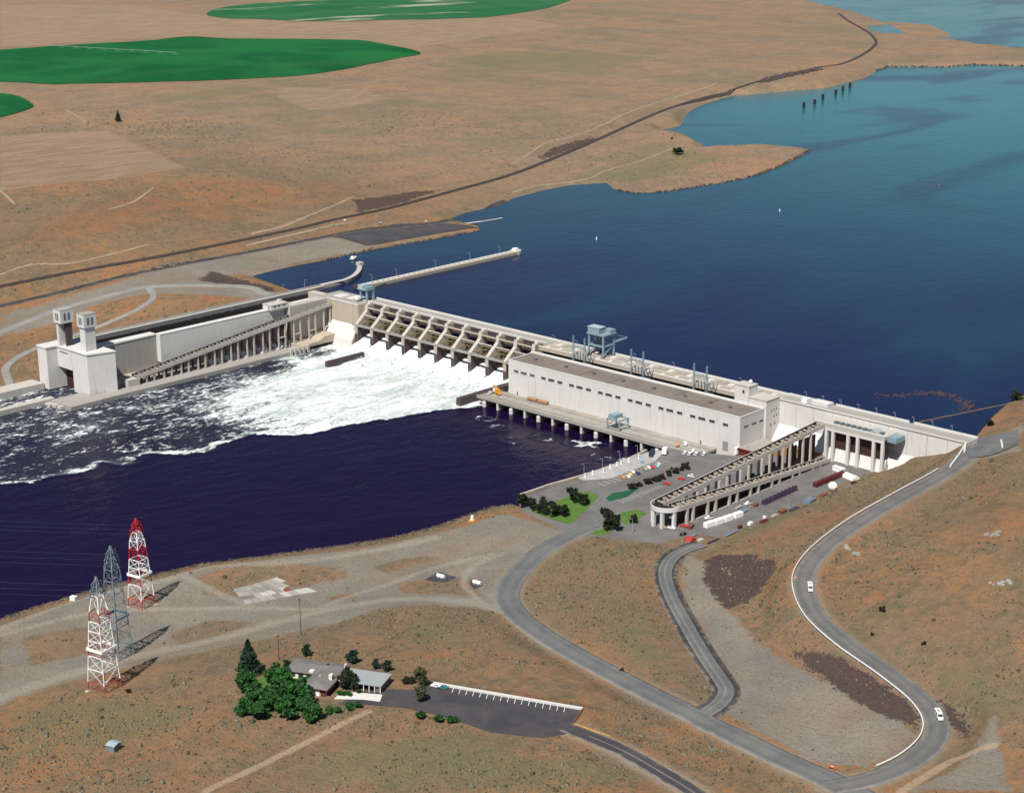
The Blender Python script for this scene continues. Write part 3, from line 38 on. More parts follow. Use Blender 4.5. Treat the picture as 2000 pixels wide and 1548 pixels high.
# ---------------------------------------------------------------- terrain height model
def vnoise(x, y, seed=0):
    x = np.asarray(x, float); y = np.asarray(y, float)
    xi = np.floor(x).astype(np.int64); yi = np.floor(y).astype(np.int64)
    fx = x - xi; fy = y - yi
    fx = fx*fx*(3-2*fx); fy = fy*fy*(3-2*fy)
    def hsh(a, b):
        n = (a*374761393 + b*668265263 + seed*974634777) & 0x7fffffff
        n = ((n ^ (n >> 13))*1274126177) & 0x7fffffff
        return ((n ^ (n >> 16)) & 0xffff)/65535.0
    a = hsh(xi, yi); b = hsh(xi+1, yi); c = hsh(xi, yi+1); d = hsh(xi+1, yi+1)
    return (a*(1-fx)+b*fx)*(1-fy)+(c*(1-fx)+d*fx)*fy
def fbm(x, y, s, o=4, seed=0):
    r = 0; a = 1; t = 0
    for i in range(o):
        r = r + a*(vnoise(x/s, y/s, seed+i*17)-.5); t += a; a *= .5; s *= .5
    return r/t*2
def sstep(a, b, x):
    t = np.clip((x-a)/(b-a), 0, 1); return t*t*(3-2*t)
def seg_dist(x, y, poly, closed=True, zs=None):
    """distance to a polyline, and (if zs) the z of its nearest point"""
    best = np.full(x.shape, 1e12); zb = np.zeros(x.shape) if zs is not None else None
    n = len(poly)
    for i in range(n if closed else n-1):
        ax, ay = poly[i][0], poly[i][1]; bx, by = poly[(i+1) % n][0], poly[(i+1) % n][1]
        dx, dy = bx-ax, by-ay; L = dx*dx+dy*dy+1e-9
        t = np.clip(((x-ax)*dx+(y-ay)*dy)/L, 0, 1)
        d = (x-ax-t*dx)**2+(y-ay-t*dy)**2
        m = d < best
        best = np.where(m, d, best)
        if zs is not None: zb = np.where(m, zs[i]+t*(zs[(i+1) % n]-zs[i]), zb)
    return (np.sqrt(best), zb) if zs is not None else np.sqrt(best)
def inside(x, y, poly):
    c = np.zeros(x.shape, bool); n = len(poly); j = n-1
    for i in range(n):
        xi, yi = poly[i][0], poly[i][1]; xj, yj = poly[j][0], poly[j][1]
        if yi != yj:
            m = ((yi > y) != (yj > y)) & (x < (xj-xi)*(y-yi)/(yj-yi)+xi)
            c ^= m
        j = i
    return c
def sdist(x, y, poly):
    """signed distance, positive outside"""
    d = seg_dist(x, y, poly); return np.where(inside(x, y, poly), -d, d)
def catmull(pts, step):
    P = [np.array(p, float) for p in pts]; P = [2*P[0]-P[1]]+P+[2*P[-1]-P[-2]]; out = []
    for i in range(1, len(P)-2):
        n = max(1, int(np.linalg.norm(P[i+1][:2]-P[i][:2])/step))
        for k in range(n):
            t = k/n; a, b, c, d = P[i-1:i+3]
            out.append(.5*((2*b)+(c-a)*t+(2*a-5*b+4*c-d)*t*t+(3*b-a-3*c+d)*t**3))
    out.append(P[-2]); return np.array(out)
class Terrain:
    def __init__(s):
        c = np.array(D['ctrl']); s.c = c; s.k = 55.0
        r = np.sqrt((c[:, None, 0]-c[None, :, 0])**2+(c[:, None, 1]-c[None, :, 1])**2+s.k**2)
        n = len(c); A = np.zeros((n+1, n+1)); A[:n, :n] = r - np.eye(n)*9.0; A[:n, n] = 1; A[n, :n] = 1
        s.w = np.linalg.solve(A, np.append(c[:, 2], 0))
        s.roads = [(catmull(p, 8), w) for p, w in D['road_grade']]
    def __call__(s, x, y):
        x = np.atleast_1d(np.asarray(x, float)); y = np.atleast_1d(np.asarray(y, float))
        out = np.empty(x.shape)
        for i in range(0, len(x), 20000): out[i:i+20000] = s.ev(x[i:i+20000], y[i:i+20000])
        return out
    def ev(s, x, y):
        z = np.full(x.shape, s.w[-1])
        for (cx, cy, _), w in zip(s.c, s.w): z += w*np.sqrt((x-cx)**2+(y-cy)**2+s.k**2)
        z = np.clip(z, 4, 110)
        up = sstep(60, 420, y+ -0.55*(x+100))*sstep(33, 42, z)
        z = z + up*((fbm(x, y, 420, 4, 3)*14 - np.abs(fbm(x*.8+y*.5, y*.35-x*.2, 150, 3, 9))*13 + fbm(x, y, 70, 2, 14)*1.5)*(1-.8*sstep(1300, 1900, np.hypot(x-983, y+862)-.35*(x+900))))
        near = sstep(0, 1, (700-np.hypot(x-560, y+330))/300)
        z = z + near*fbm(x, y, 38, 3, 5)*.9
        for poly, zz, fall in D['pads']:
            d = sdist(x, y, poly); z = zz+(z-zz)*sstep(0, fall, d)
        for p, w in s.roads:
            lo = p[:, :2].min(0)-60; hi = p[:, :2].max(0)+60
            m = (x > lo[0]) & (x < hi[0]) & (y > lo[1]) & (y < hi[1])
            if m.any():
                d, zr = seg_dist(x[m], y[m], p, False, p[:, 2])
                z[m] = zr+(z[m]-zr)*sstep(w*.5+1, w*.5+16, d)
        for poly, zw, W in ((D['tail'], 0., 24.), (D['res'], 30., 16.), (D['pond'], 30., 14.)):
            lo = np.min(poly, 0)-200; hi = np.max(poly, 0)+200
            m = (x > lo[0]) & (x < hi[0]) & (y > lo[1]) & (y < hi[1])
            if m.any():
                d = sdist(x[m], y[m], poly); zo = np.maximum(z[m], zw+1.2)
                zz = zw+(zo-zw)*(0.12*np.clip(d, 0, 1)+.88*sstep(0, W, d))
                zz = np.where(d < 60, zz, z[m]+(zo-z[m])*sstep(200, 60, d)) if zw else zz
                if zw: zz = np.where((y[m] < 10) & (x[m] > -88) & (x[m] < 524), z[m], zz)   # the dam holds the pool back here
                z[m] = np.where(d > 0, np.where(d < 200, zz, z[m]), zw-np.minimum(7, .3+.35*np.abs(d)))
        return z

# ---------------------------------------------------------------- materials
def N(nt, t, **kw):
    n = nt.nodes.new(t)
    for k, v in kw.items():
        if hasattr(n, k): setattr(n, k, v)
        else: n.inputs[k].default_value = v
    return n
def base_mat(name):
    m = bpy.data.materials.new(name); m.use_nodes = True; nt = m.node_tree
    return m, nt, nt.nodes['Principled BSDF'], nt.links.new
def mixc(nt, fac, a, b, mode='MIX'):
    n = nt.nodes.new('ShaderNodeMix'); n.data_type = 'RGBA'; n.blend_type = mode
    for i, v in ((0, fac), (6, a), (7, b)):
        if isinstance(v, bpy.types.NodeSocket): nt.links.new(v, n.inputs[i])
        elif i == 0: n.inputs[0].default_value = v
        else: n.inputs[i].default_value = (*v, 1) if len(v) == 3 else v
    return n.outputs[2]
def mth(nt, op, a, b=None, c=None, clamp=False):
    n = nt.nodes.new('ShaderNodeMath'); n.operation = op; n.use_clamp = clamp
    for i, v in enumerate((a, b, c)):
        if v is None: continue
        if isinstance(v, bpy.types.NodeSocket): nt.links.new(v, n.inputs[i])
        else: n.inputs[i].default_value = v
    return n.outputs[0]
def ramp(nt, v, a, b):
    n = nt.nodes.new('ShaderNodeMapRange'); n.interpolation_type = 'SMOOTHSTEP'
    nt.links.new(v, n.inputs[0]); n.inputs[1].default_value = a; n.inputs[2].default_value = b
    return n.outputs[0]
def wpos(nt, sc=(1, 1, 1), rot=0):
    g = nt.nodes.new('ShaderNodeNewGeometry'); mp = nt.nodes.new('ShaderNodeMapping')
    mp.inputs['Scale'].default_value = sc; mp.inputs['Rotation'].default_value = (0, 0, rot)
    nt.links.new(g.outputs['Position'], mp.inputs[0]); return mp.outputs[0]
def noise(nt, vec, scale, detail=4, rough=.6, dist=0):
    n = N(nt, 'ShaderNodeTexNoise'); nt.links.new(vec, n.inputs['Vector'])
    n.inputs['Scale'].default_value = scale; n.inputs['Detail'].default_value = detail
    n.inputs['Roughness'].default_value = rough; n.inputs['Distortion'].default_value = dist
    return n.outputs['Fac']
def bump(nt, bs, h, strength, dist):
    b = nt.nodes.new('ShaderNodeBump'); b.inputs['Strength'].default_value = strength; b.inputs['Distance'].default_value = dist
    nt.links.new(h, b.inputs['Height']); nt.links.new(b.outputs[0], bs.inputs['Normal'])
MATS = {}
def paint(name, col, rough=.6, var=.12, scale=.6, metal=0, spec=.4):
    """plain painted / metal / plaster surface with slight uneven wear"""
    if name in MATS: return MATS[name]
    m, nt, bs, L = base_mat(name); p = wpos(nt)
    n = noise(nt, p, scale, 5, .65)
    lo = [c*(1-var) for c in col]; hi = [min(1, c*(1+var)) for c in col]
    L(mixc(nt, n, lo, hi), bs.inputs['Base Color'])
    bs.inputs['Roughness'].default_value = rough; bs.inputs['Metallic'].default_value = metal; bs.inputs['Specular IOR Level'].default_value = spec
    MATS[name] = m; return m
def concrete(name, col, stain=.35, stain_col=(.16, .13, .10), pour=True):
    """cast concrete: pour lifts, vertical run-off streaks, blotches"""
    m, nt, bs, L = base_mat(name)
    big = noise(nt, wpos(nt), .07, 4, .6); fine = noise(nt, wpos(nt), 1.3, 4, .7)
    streak = noise(nt, wpos(nt, (.55, .55, .035)), 1, 4, .65)
    c = mixc(nt, big, [v*.88 for v in col], [min(1, v*1.08) for v in col])
    c = mixc(nt, mth(nt, 'MULTIPLY', ramp(nt, streak, .52, .75), stain), c, stain_col)
    c = mixc(nt, mth(nt, 'MULTIPLY', fine, .16), c, (.2, .18, .15))
    if pour:
        wv = N(nt, 'ShaderNodeSeparateXYZ'); nt.links.new(wpos(nt), wv.inputs[0])
        fr = mth(nt, 'FRACT', mth(nt, 'MULTIPLY', wv.outputs[2], 1/2.4))
        line = mth(nt, 'LESS_THAN', fr, .07)
        c = mixc(nt, mth(nt, 'MULTIPLY', line, .16), c, (.22, .19, .16))
    L(c, bs.inputs['Base Color']); bs.inputs['Roughness'].default_value = .9; bs.inputs['Specular IOR Level'].default_value = .2
    bump(nt, bs, fine, .25, .1)
    MATS[name] = m; return m
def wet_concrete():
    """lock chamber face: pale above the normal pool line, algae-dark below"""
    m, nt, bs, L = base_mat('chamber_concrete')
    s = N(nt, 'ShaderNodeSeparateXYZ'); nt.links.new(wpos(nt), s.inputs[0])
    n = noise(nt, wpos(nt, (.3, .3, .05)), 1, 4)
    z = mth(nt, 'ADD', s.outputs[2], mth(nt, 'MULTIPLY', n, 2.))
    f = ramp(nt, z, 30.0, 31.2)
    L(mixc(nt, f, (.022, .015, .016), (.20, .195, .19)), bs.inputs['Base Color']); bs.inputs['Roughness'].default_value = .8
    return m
def leaf_mat(name, a, b):
    m, nt, bs, L = base_mat(name)
    n = noise(nt, wpos(nt), .45, 3, .6); n2 = noise(nt, wpos(nt), 2.5, 2, .6)
    L(mixc(nt, ramp(nt, mth(nt, 'ADD', mth(nt, 'MULTIPLY', n, .6), mth(nt, 'MULTIPLY', n2, .4)), .3, .7), a, b), bs.inputs['Base Color'])
    bs.inputs['Roughness'].default_value = .7; bs.inputs['Specular IOR Level'].default_value = .25
    return m
def asphalt(name, a, b, streaky=True):
    m, nt, bs, L = base_mat(name)
    n = noise(nt, wpos(nt), .06, 6, .7, .5); f = noise(nt, wpos(nt), 1.1, 4, .7); pt_ = noise(nt, wpos(nt), .25, 2, .5)
    c = mixc(nt, ramp(nt, n, .36, .64), a, b); c = mixc(nt, mth(nt, 'MULTIPLY', f, .3), c, [v*.7 for v in a])
    # wheel paths, rubbed darker, and dusty edges (the attribute runs across a carriageway; 0 on plain lots)
    ac = N(nt, 'ShaderNodeAttribute', attribute_name='across').outputs['Fac']
    ab_ = mth(nt, 'ABSOLUTE', ac); wp = mth(nt, 'SUBTRACT', 1., mth(nt, 'MULTIPLY', mth(nt, 'ABSOLUTE', mth(nt, 'SUBTRACT', ab_, .48)), 4.), clamp=True)
    wp = mth(nt, 'MULTIPLY', wp, mth(nt, 'MULTIPLY', ramp(nt, ab_, .02, .12), .34))
    c = mixc(nt, wp, c, [v*.62 for v in a])
    du = ramp(nt, mth(nt, 'ADD', ab_, mth(nt, 'MULTIPLY', mth(nt, 'SUBTRACT', pt_, .5), .8)), .72, 1.05)
    c = mixc(nt, mth(nt, 'MULTIPLY', du, .6), c, (.25, .215, .175))
    L(c, bs.inputs['Base Color']); bs.inputs['Roughness'].default_value = .9; bs.inputs['Specular IOR Level'].default_value = .2
    return m
CONC = concrete('pale_concrete', (.47, .44, .395))
CONC_W = concrete('bleached_concrete', (.61, .60, .575), .26)
CONC_T = concrete('tan_concrete', (.43, .365, .29), .3)
CONC_D = concrete('stained_shaded_concrete', (.060, .042, .050), .5, (.03, .02, .02))  # dark tone for stains and for shade painted into recesses
CONC_P = concrete('platform_concrete', (.32, .305, .28), .3, pour=False)
CHAMBER = wet_concrete()
STEEL = paint('blue_grey_steel', (.20, .285, .32), .5)
STEEL_D = paint('dark_steel', (.10, .13, .15), .5)
GALV = paint('galvanised_steel', (.30, .34, .36), .5)
RED = paint('aviation_red_paint', (.52, .018, .016), .5)
WHITE = paint('white_paint', (.80, .80, .78), .5, .05)
TAN = paint('gate_paint', (.20, .15, .085), .7, .35, .8)
DKBR = paint('rust_brown_and_shade', (.045, .018, .014), .7, .3)  # gate and door brown; also paints shade behind the fishway columns
GLASS = paint('dark_glass', (.03, .045, .045), .15, .2, spec=.6)
RUBBER = paint('tyre_rubber', (.02, .02, .02), .8)
BLACK = paint('black_paint_and_shade', (.012, .01, .01), .8)  # plain black parts, and shade painted inside the ladder channels
# ---------------------------------------------------------------- mesh building
class MB:
    def __init__(s): s.v = []; s.f = []
    def add(s, v, f):
        n = len(s.v); s.v += [tuple(p) for p in v]; s.f += [tuple(i+n for i in q) for q in f]; return s
    def box(s, x0, x1, y0, y1, z0, z1):
        return s.add([(x0, y0, z0), (x1, y0, z0), (x1, y1, z0), (x0, y1, z0), (x0, y0, z1), (x1, y0, z1), (x1, y1, z1), (x0, y1, z1)],
                     [(0, 3, 2, 1), (4, 5, 6, 7), (0, 1, 5, 4), (1, 2, 6, 5), (2, 3, 7, 6), (3, 0, 4, 7)])
    def prismX(s, prof, x0, x1):            # profile in (y, z)
        n = len(prof)
        a = sum(prof[i][0]*prof[(i+1) % n][1]-prof[(i+1) % n][0]*prof[i][1] for i in range(n))
        if a < 0: prof = prof[::-1]
        v = [(x0, y, z) for y, z in prof]+[(x1, y, z) for y, z in prof]
        return s.add(v, [tuple(range(n))[::-1], tuple(range(n, 2*n))]+[(i, (i+1) % n, n+(i+1) % n, n+i) for i in range(n)])
    def prismY(s, prof, y0, y1):            # profile in (x, z)
        n = len(prof)
        a = sum(prof[i][0]*prof[(i+1) % n][1]-prof[(i+1) % n][0]*prof[i][1] for i in range(n))
        if a > 0: prof = prof[::-1]
        v = [(x, y0, z) for x, z in prof]+[(x, y1, z) for x, z in prof]
        return s.add(v, [tuple(range(n))[::-1], tuple(range(n, 2*n))]+[(i, (i+1) % n, n+(i+1) % n, n+i) for i in range(n)])
    def prismZ(s, poly, z0, z1):
        n = len(poly)
        a = sum(poly[i][0]*poly[(i+1) % n][1]-poly[(i+1) % n][0]*poly[i][1] for i in range(n))
        if a < 0: poly = poly[::-1]
        v = [(x, y, z0) for x, y in poly]+[(x, y, z1) for x, y in poly]
        return s.add(v, [tuple(range(n))[::-1], tuple(range(n, 2*n))]+[(i, (i+1) % n, n+(i+1) % n, n+i) for i in range(n)])
    def beam(s, p, q, w, h=None):
        p = Vector(p); q = Vector(q); d = q-p; h = h or w
        if d.length < 1e-6: return s
        up = Vector((0, 0, 1)) if abs(d.normalized().z) < .98 else Vector((1, 0, 0))
        a = d.cross(up).normalized()*w/2; b = a.cross(d).normalized()*h/2
        v = [p-a-b, p+a-b, p+a+b, p-a+b, q-a-b, q+a-b, q+a+b, q-a+b]
        return s.add(v, [(0, 1, 2, 3), (7, 6, 5, 4), (0, 4, 5, 1), (1, 5, 6, 2), (2, 6, 7, 3), (3, 7, 4, 0)])
    def tube(s, p, q, r, r2=None, n=8, cap=True):
        p = Vector(p); q = Vector(q); d = (q-p).normalized(); r2 = r if r2 is None else r2
        up = Vector((0, 0, 1)) if abs(d.z) < .9 else Vector((1, 0, 0))
        a = d.cross(up).normalized(); b = d.cross(a)
        c = [(math.cos(2*math.pi*i/n), math.sin(2*math.pi*i/n)) for i in range(n)]
        v = [p+(a*x+b*y)*r for x, y in c]+[q+(a*x+b*y)*r2 for x, y in c]
        f = [(i, (i+1) % n, n+(i+1) % n, n+i) for i in range(n)]
        if cap: f += [tuple(range(n))[::-1], tuple(range(n, 2*n))]
        return s.add(v, f)
    def lathe(s, cx, cy, prof, n=14):
        v = []; f = []
        for r, z in prof: v += [(cx+r*math.cos(2*math.pi*i/n), cy+r*math.sin(2*math.pi*i/n), z) for i in range(n)]
        for k in range(len(prof)-1):
            f += [(k*n+i, k*n+(i+1) % n, (k+1)*n+(i+1) % n, (k+1)*n+i) for i in range(n)]
        f += [tuple(range(n))[::-1], tuple(range((len(prof)-1)*n, len(prof)*n))]
        return s.add(v, f)
    def build(s, name, mat, parent=None, smooth=False):
        off = Vector(parent.location) if parent else Vector((0, 0, 0))
        if parent and parent.parent: off = off+Vector(parent.parent.location)
        v = np.array(s.v, float)-np.array(off)
        return mk(name, v, s.f, mat, parent, smooth)
def mk(name, v, f, mat, parent=None, smooth=False):
    me = bpy.data.meshes.new(name); me.from_pydata([tuple(p) for p in v], [], f); me.update()
    me.materials.append(mat)
    if smooth: me.polygons.foreach_set('use_smooth', [True]*len(me.polygons))
    o = bpy.data.objects.new(name, me); COL.objects.link(o)
    if parent: o.parent = parent
    return o
def fast_mesh(name, v, tri, mat, smooth=False, n=3):
    v = np.asarray(v, np.float32); tri = np.asarray(tri, np.int32)
    me = bpy.data.meshes.new(name); me.vertices.add(len(v)); me.vertices.foreach_set('co', v.ravel())
    me.loops.add(tri.size); me.loops.foreach_set('vertex_index', tri.ravel())
    me.polygons.add(len(tri)); me.polygons.foreach_set('loop_start', np.arange(0, tri.size, n, dtype=np.int32))
    if smooth: me.polygons.foreach_set('use_smooth', np.ones(len(tri), bool))
    me.update(calc_edges=True); me.materials.append(mat)
    o = bpy.data.objects.new(name, me); COL.objects.link(o); return o
def tag(o, label=None, cat=None, group=None, kind=None):
    if label: o['label'] = label
    if cat: o['category'] = cat
    if group: o['group'] = group
    if kind: o['kind'] = kind
    return o
def thing(name, label, cat, loc=(0, 0, 0), rz=0, group=None):
    o = bpy.data.objects.new(name, None); COL.objects.link(o); o.location = loc; o.rotation_euler = (0, 0, rz)
    o.empty_display_size = 2
    return tag(o, label, cat, group)
def copy_tree(o, parent=None):
    c = o.copy(); COL.objects.link(c); c.parent = parent
    for ch in o.children: copy_tree(ch, c)
    return c
def one(name, mb, mat, label, cat, base, group=None, smooth=False):
    """a thing of one mesh, its origin at its base"""
    v = np.array(mb.v, float)-np.array(base)
    o = mk(name, v, mb.f, mat, None, smooth); o.location = base
    return tag(o, label, cat, group)
TER = Terrain()
RIB_ACROSS = []
def H(x, y): return float(TER([x], [y])[0])
def drape(poly, step, off, flat=None):
    """triangulated sheet that follows the ground inside a polygon"""
    poly = [tuple(p[:2]) for p in poly]; b = []
    for i in range(len(poly)):
        a = np.array(poly[i]); c = np.array(poly[(i+1) % len(poly)]); n = max(1, int(np.hypot(*(c-a))/step))
        b += [tuple(a+(c-a)*k/n) for k in range(n)]
    B = np.array(b); lo = B.min(0); hi = B.max(0)
    gx, gy = np.meshgrid(np.arange(lo[0]+step/2, hi[0], step), np.arange(lo[1]+step/2, hi[1], step))
    gx = gx.ravel(); gy = gy.ravel(); sd = sdist(gx, gy, B); k = sd < -step*.4
    pts = [Vector(p) for p in b]+[Vector(p) for p in zip(gx[k], gy[k])]
    n = len(b)
    vs_, _, fs, *_ = delaunay_2d_cdt(pts, [(i, (i+1) % n) for i in range(n)], [], 1, 1e-4)
    V = np.array([(p.x, p.y) for p in vs_]); z = (TER(V[:, 0], V[:, 1]) if flat is None else np.full(len(V), flat))+off
    fs = [q for q in fs]
    out = []
    for q in fs:
        a, b2, c = V[q[0]], V[q[1]], V[q[2]]
        if (b2[0]-a[0])*(c[1]-a[1])-(b2[1]-a[1])*(c[0]-a[0]) < 0: q = q[::-1]
        out.append(tuple(q))
    return np.column_stack([V, z]), out
def ribbon(pts, w, off, step=4, side=0, zline=True, skirt=.6):
    """road sheet along a centre line (x, y, z), with short skirts into the ground"""
    p = catmull(pts, step); d = np.gradient(p[:, :2], axis=0); d /= np.linalg.norm(d, axis=1)[:, None]+1e-9
    nrm = np.column_stack([d[:, 1], -d[:, 0]])
    offs = [w*(k/8-.5) for k in range(9)]; V = []; F = []
    for i in range(len(p)):
        row = []
        for j, o in enumerate(offs):
            x, y = p[i, :2]+nrm[i]*(o+side); row.append((x, y))
        V.append(row)
    V = np.array(V); n, m = V.shape[:2]
    z = TER(V[:, :, 0].ravel(), V[:, :, 1].ravel()).reshape(n, m)+off
    rows = []
    for i in range(n):
        rows += [(V[i, 0, 0], V[i, 0, 1], z[i, 0]-skirt)]+[(V[i, j, 0], V[i, j, 1], z[i, j]) for j in range(m)]+[(V[i, -1, 0], V[i, -1, 1], z[i, -1]-skirt)]
    k = m+2
    for i in range(n-1):
        for j in range(k-1): F.append((i*k+j, i*k+j+1, (i+1)*k+j+1, (i+1)*k+j))
    RIB_ACROSS[:] = [v for i in range(n) for v in ([-1]+[k/4-1 for k in range(9)]+[1])]
    return rows, F

# ---------------------------------------------------------------- ground sheet
def ground_material():
    m, nt, bs, L = base_mat('dry_steppe_ground')
    za = N(nt, 'ShaderNodeAttribute', attribute_name='zone_a'); zb = N(nt, 'ShaderNodeAttribute', attribute_name='zone_b')
    sa = N(nt, 'ShaderNodeSeparateColor'); sb = N(nt, 'ShaderNodeSeparateColor')
    L(za.outputs['Color'], sa.inputs[0]); L(zb.outputs['Color'], sb.inputs[0])
    gravel, brown, dark, red = sa.outputs[0], sa.outputs[1], sa.outputs[2], za.outputs['Alpha']
    green, pale, tg, td = sb.outputs[0], sb.outputs[1], sb.outputs[2], zb.outputs['Alpha']
    P = wpos(nt)
    n1 = noise(nt, P, .006, 5, .6); n2 = noise(nt, P, .03, 5, .65, .6); n3 = noise(nt, P, .17, 5, .7); n4 = noise(nt, P, .75, 4, .7); n5 = noise(nt, wpos(nt, (1, .28, 1), R(-25)), .05, 5, .65)
    # bare soil: orange-brown to tan
    soil = mixc(nt, ramp(nt, n2, .35, .65), (.285, .148, .076), (.255, .160, .100))
    soil = mixc(nt, ramp(nt, n1, .4, .62), soil, (.205, .142, .100))
    soil = mixc(nt, mth(nt, 'MULTIPLY', ramp(nt, mth(nt, 'ADD', red, mth(nt, 'MULTIPLY', mth(nt, 'SUBTRACT', n2, .5), 1.3)), .5, 1.0), .55), soil, (.27, .108, .050))
    # the plateau north of the river is paler and greyer than the near slopes
    sp_ = N(nt, 'ShaderNodeSeparateXYZ'); L(P, sp_.inputs[0])
    plat = ramp(nt, mth(nt, 'ADD', mth(nt, 'SUBTRACT', sp_.outputs[1], mth(nt, 'MULTIPLY', sp_.outputs[0], .55)), mth(nt, 'MULTIPLY', n2, 150.)), 330., 900.)
    psoil = mixc(nt, ramp(nt, n5, .35, .65), (.285, .198, .148), (.250, .200, .160))
    psoil = mixc(nt, mth(nt, 'MULTIPLY', ramp(nt, n1, .50, .60), .75), psoil, (.195, .168, .130))
    psoil = mixc(nt, mth(nt, 'MULTIPLY', ramp(nt, n1, .47, .38), .6), psoil, (.31, .20, .135))
    soil = mixc(nt, mth(nt, 'MULTIPLY', plat, .8), soil, psoil)
    # sage and dry grass mottling
    sage = mixc(nt, ramp(nt, n3, .35, .7), (.142, .132, .098), (.092, .090, .062))
    cover = mth(nt, 'ADD', mth(nt, 'MULTIPLY', n3, .5), mth(nt, 'ADD', mth(nt, 'MULTIPLY', n5, .35), mth(nt, 'MULTIPLY', n2, .3)))
    cover = ramp(nt, cover, .50, .68)
    c = mixc(nt, mth(nt, 'MULTIPLY', cover, mth(nt, 'SUBTRACT', .76, mth(nt, 'MULTIPLY', plat, .26))), soil, sage)
    # straw-coloured dry grass in drifts, and thin erosion lines on the slopes
    n6 = noise(nt, P, .014, 6, .68, 1.4); n7 = noise(nt, wpos(nt, (1, 1, 1), R(40)), .045, 6, .72, 2.2)
    c = mixc(nt, mth(nt, 'MULTIPLY', ramp(nt, n6, .52, .68), .38), c, (.285, .195, .10))
    c = mixc(nt, mth(nt, 'MULTIPLY', ramp(nt, n6, .46, .34), .38), c, (.150, .125, .088))
    c = mixc(nt, mth(nt, 'MULTIPLY', ramp(nt, mth(nt, 'ABSOLUTE', mth(nt, 'SUBTRACT', n7, .5)), .026, .0), .5), c, (.115, .088, .060))
    gn = ramp(nt, mth(nt, 'ADD', green, mth(nt, 'MULTIPLY', mth(nt, 'SUBTRACT', n2, .5), 1.2)), .4, 1.)
    c = mixc(nt, mth(nt, 'MULTIPLY', gn, .5), c, mixc(nt, n3, (.105, .122, .055), (.165, .172, .105)))
    # pale ploughed land with drill rows
    row = noise(nt, wpos(nt, (.16, .012, 1), R(28)), 1, 4, .6)
    pl = mixc(nt, ramp(nt, row, .38, .62), (.215, .160, .118), (.315, .24, .19))
    c = mixc(nt, mth(nt, 'MULTIPLY', ramp(nt, mth(nt, 'ADD', pale, mth(nt, 'MULTIPLY', mth(nt, 'SUBTRACT', n2, .5), .2)), .42, .6), .62), c, pl)
    # gravel flats, brown islands in them, basalt, tracks
    gr = mixc(nt, ramp(nt, n2, .3, .7), (.185, .182, .174), (.25, .236, .212)); gr = mixc(nt, mth(nt, 'MULTIPLY', ramp(nt, n5, .45, .7), .5), gr, (.235, .165, .110))
    gr = mixc(nt, mth(nt, 'MULTIPLY', n4, .35), gr, (.12, .11, .10))
    e = mth(nt, 'ADD', mth(nt, 'MULTIPLY', mth(nt, 'SUBTRACT', n2, .5), .5), mth(nt, 'MULTIPLY', mth(nt, 'SUBTRACT', n3, .5), .5))
    gm = ramp(nt, mth(nt, 'ADD', gravel, e), .42, .6)
    bm = ramp(nt, mth(nt, 'ADD', brown, e), .42, .62)
    c = mixc(nt, mth(nt, 'MULTIPLY', gm, mth(nt, 'SUBTRACT', 1., mth(nt, 'MULTIPLY', bm, .85))), c, gr)
    c = mixc(nt, mth(nt, 'MULTIPLY', ramp(nt, mth(nt, 'ADD', td, mth(nt, 'MULTIPLY', e, .7)), .4, .75), .75), c, (.36, .285, .215))
    c = mixc(nt, mth(nt, 'MULTIPLY', ramp(nt, mth(nt, 'ADD', tg, mth(nt, 'MULTIPLY', e, 1.1)), .35, .95), .66), c, (.29, .275, .25))
    dm = ramp(nt, mth(nt, 'ADD', dark, mth(nt, 'MULTIPLY', mth(nt, 'SUBTRACT', n3, .5), 1.3)), .42, .6)
    c = mixc(nt, mth(nt, 'MULTIPLY', dm, .9), c, mixc(nt, n4, (.042, .029, .034), (.085, .060, .060)))
    c = mixc(nt, mth(nt, 'MULTIPLY', ramp(nt, n4, .48, .70), mth(nt, 'SUBTRACT', .46, mth(nt, 'MULTIPLY', plat, .3))), c, (.085, .066, .045))
    c = mixc(nt, 1., c, (1.02, .965, .87), 'MULTIPLY')
    L(c, bs.inputs['Base Color']); bs.inputs['Roughness'].default_value = 1; bs.inputs['Specular IOR Level'].default_value = .08
    bump(nt, bs, mth(nt, 'ADD', n3, mth(nt, 'MULTIPLY', n4, .7)), .8, 1.2)
    return m
def zone_values(x, y):
    def soft(polys, fall=9.):
        r = np.zeros(len(x))
        for p in polys:
            a = np.array(p); lo = a.min(0)-40; hi = a.max(0)+40
            far = np.hypot(*(a.mean(0)-np.array((983, -862)))); fl = fall*max(1, far/900)
            k = (x > lo[0]) & (x < hi[0]) & (y > lo[1]) & (y < hi[1])
            if k.any(): r[k] = np.maximum(r[k], np.clip(.5-sdist(x[k], y[k], p)/(2*fl), 0, 1))
        return r
    def lines(ls):
        r = np.zeros(len(x))
        for p, wd in ls:
            a = catmull(p, 10); lo = a.min(0)-40; hi = a.max(0)+40
            k = (x > lo[0]) & (x < hi[0]) & (y > lo[1]) & (y < hi[1])
            wd = wd*max(1, np.hypot(*(a.mean(0)-np.array((983, -862))))/1050)
            if k.any(): r[k] = np.maximum(r[k], np.clip(1.1-seg_dist(x[k], y[k], a, False)/(wd*1.6), 0, 1))
        return r
    z = D['zones']; t = D['tracks']; rd_ = [([q[:2] for q in D['roads'][k][0]], w_) for k, w_ in (('main', 9.6), ('upper', 7.6), ('vc', 7.4), ('north', 5.6))]
    return np.column_stack([soft(z['gravel']), soft(z['brown']), soft(z['dark'], 5), soft(z['red'], 22)]), np.column_stack([soft(z['green'], 14), soft(z['pale'], 6), lines(t['gravel']+rd_), lines([t['dirt'][0], t['dirt'][8]])])
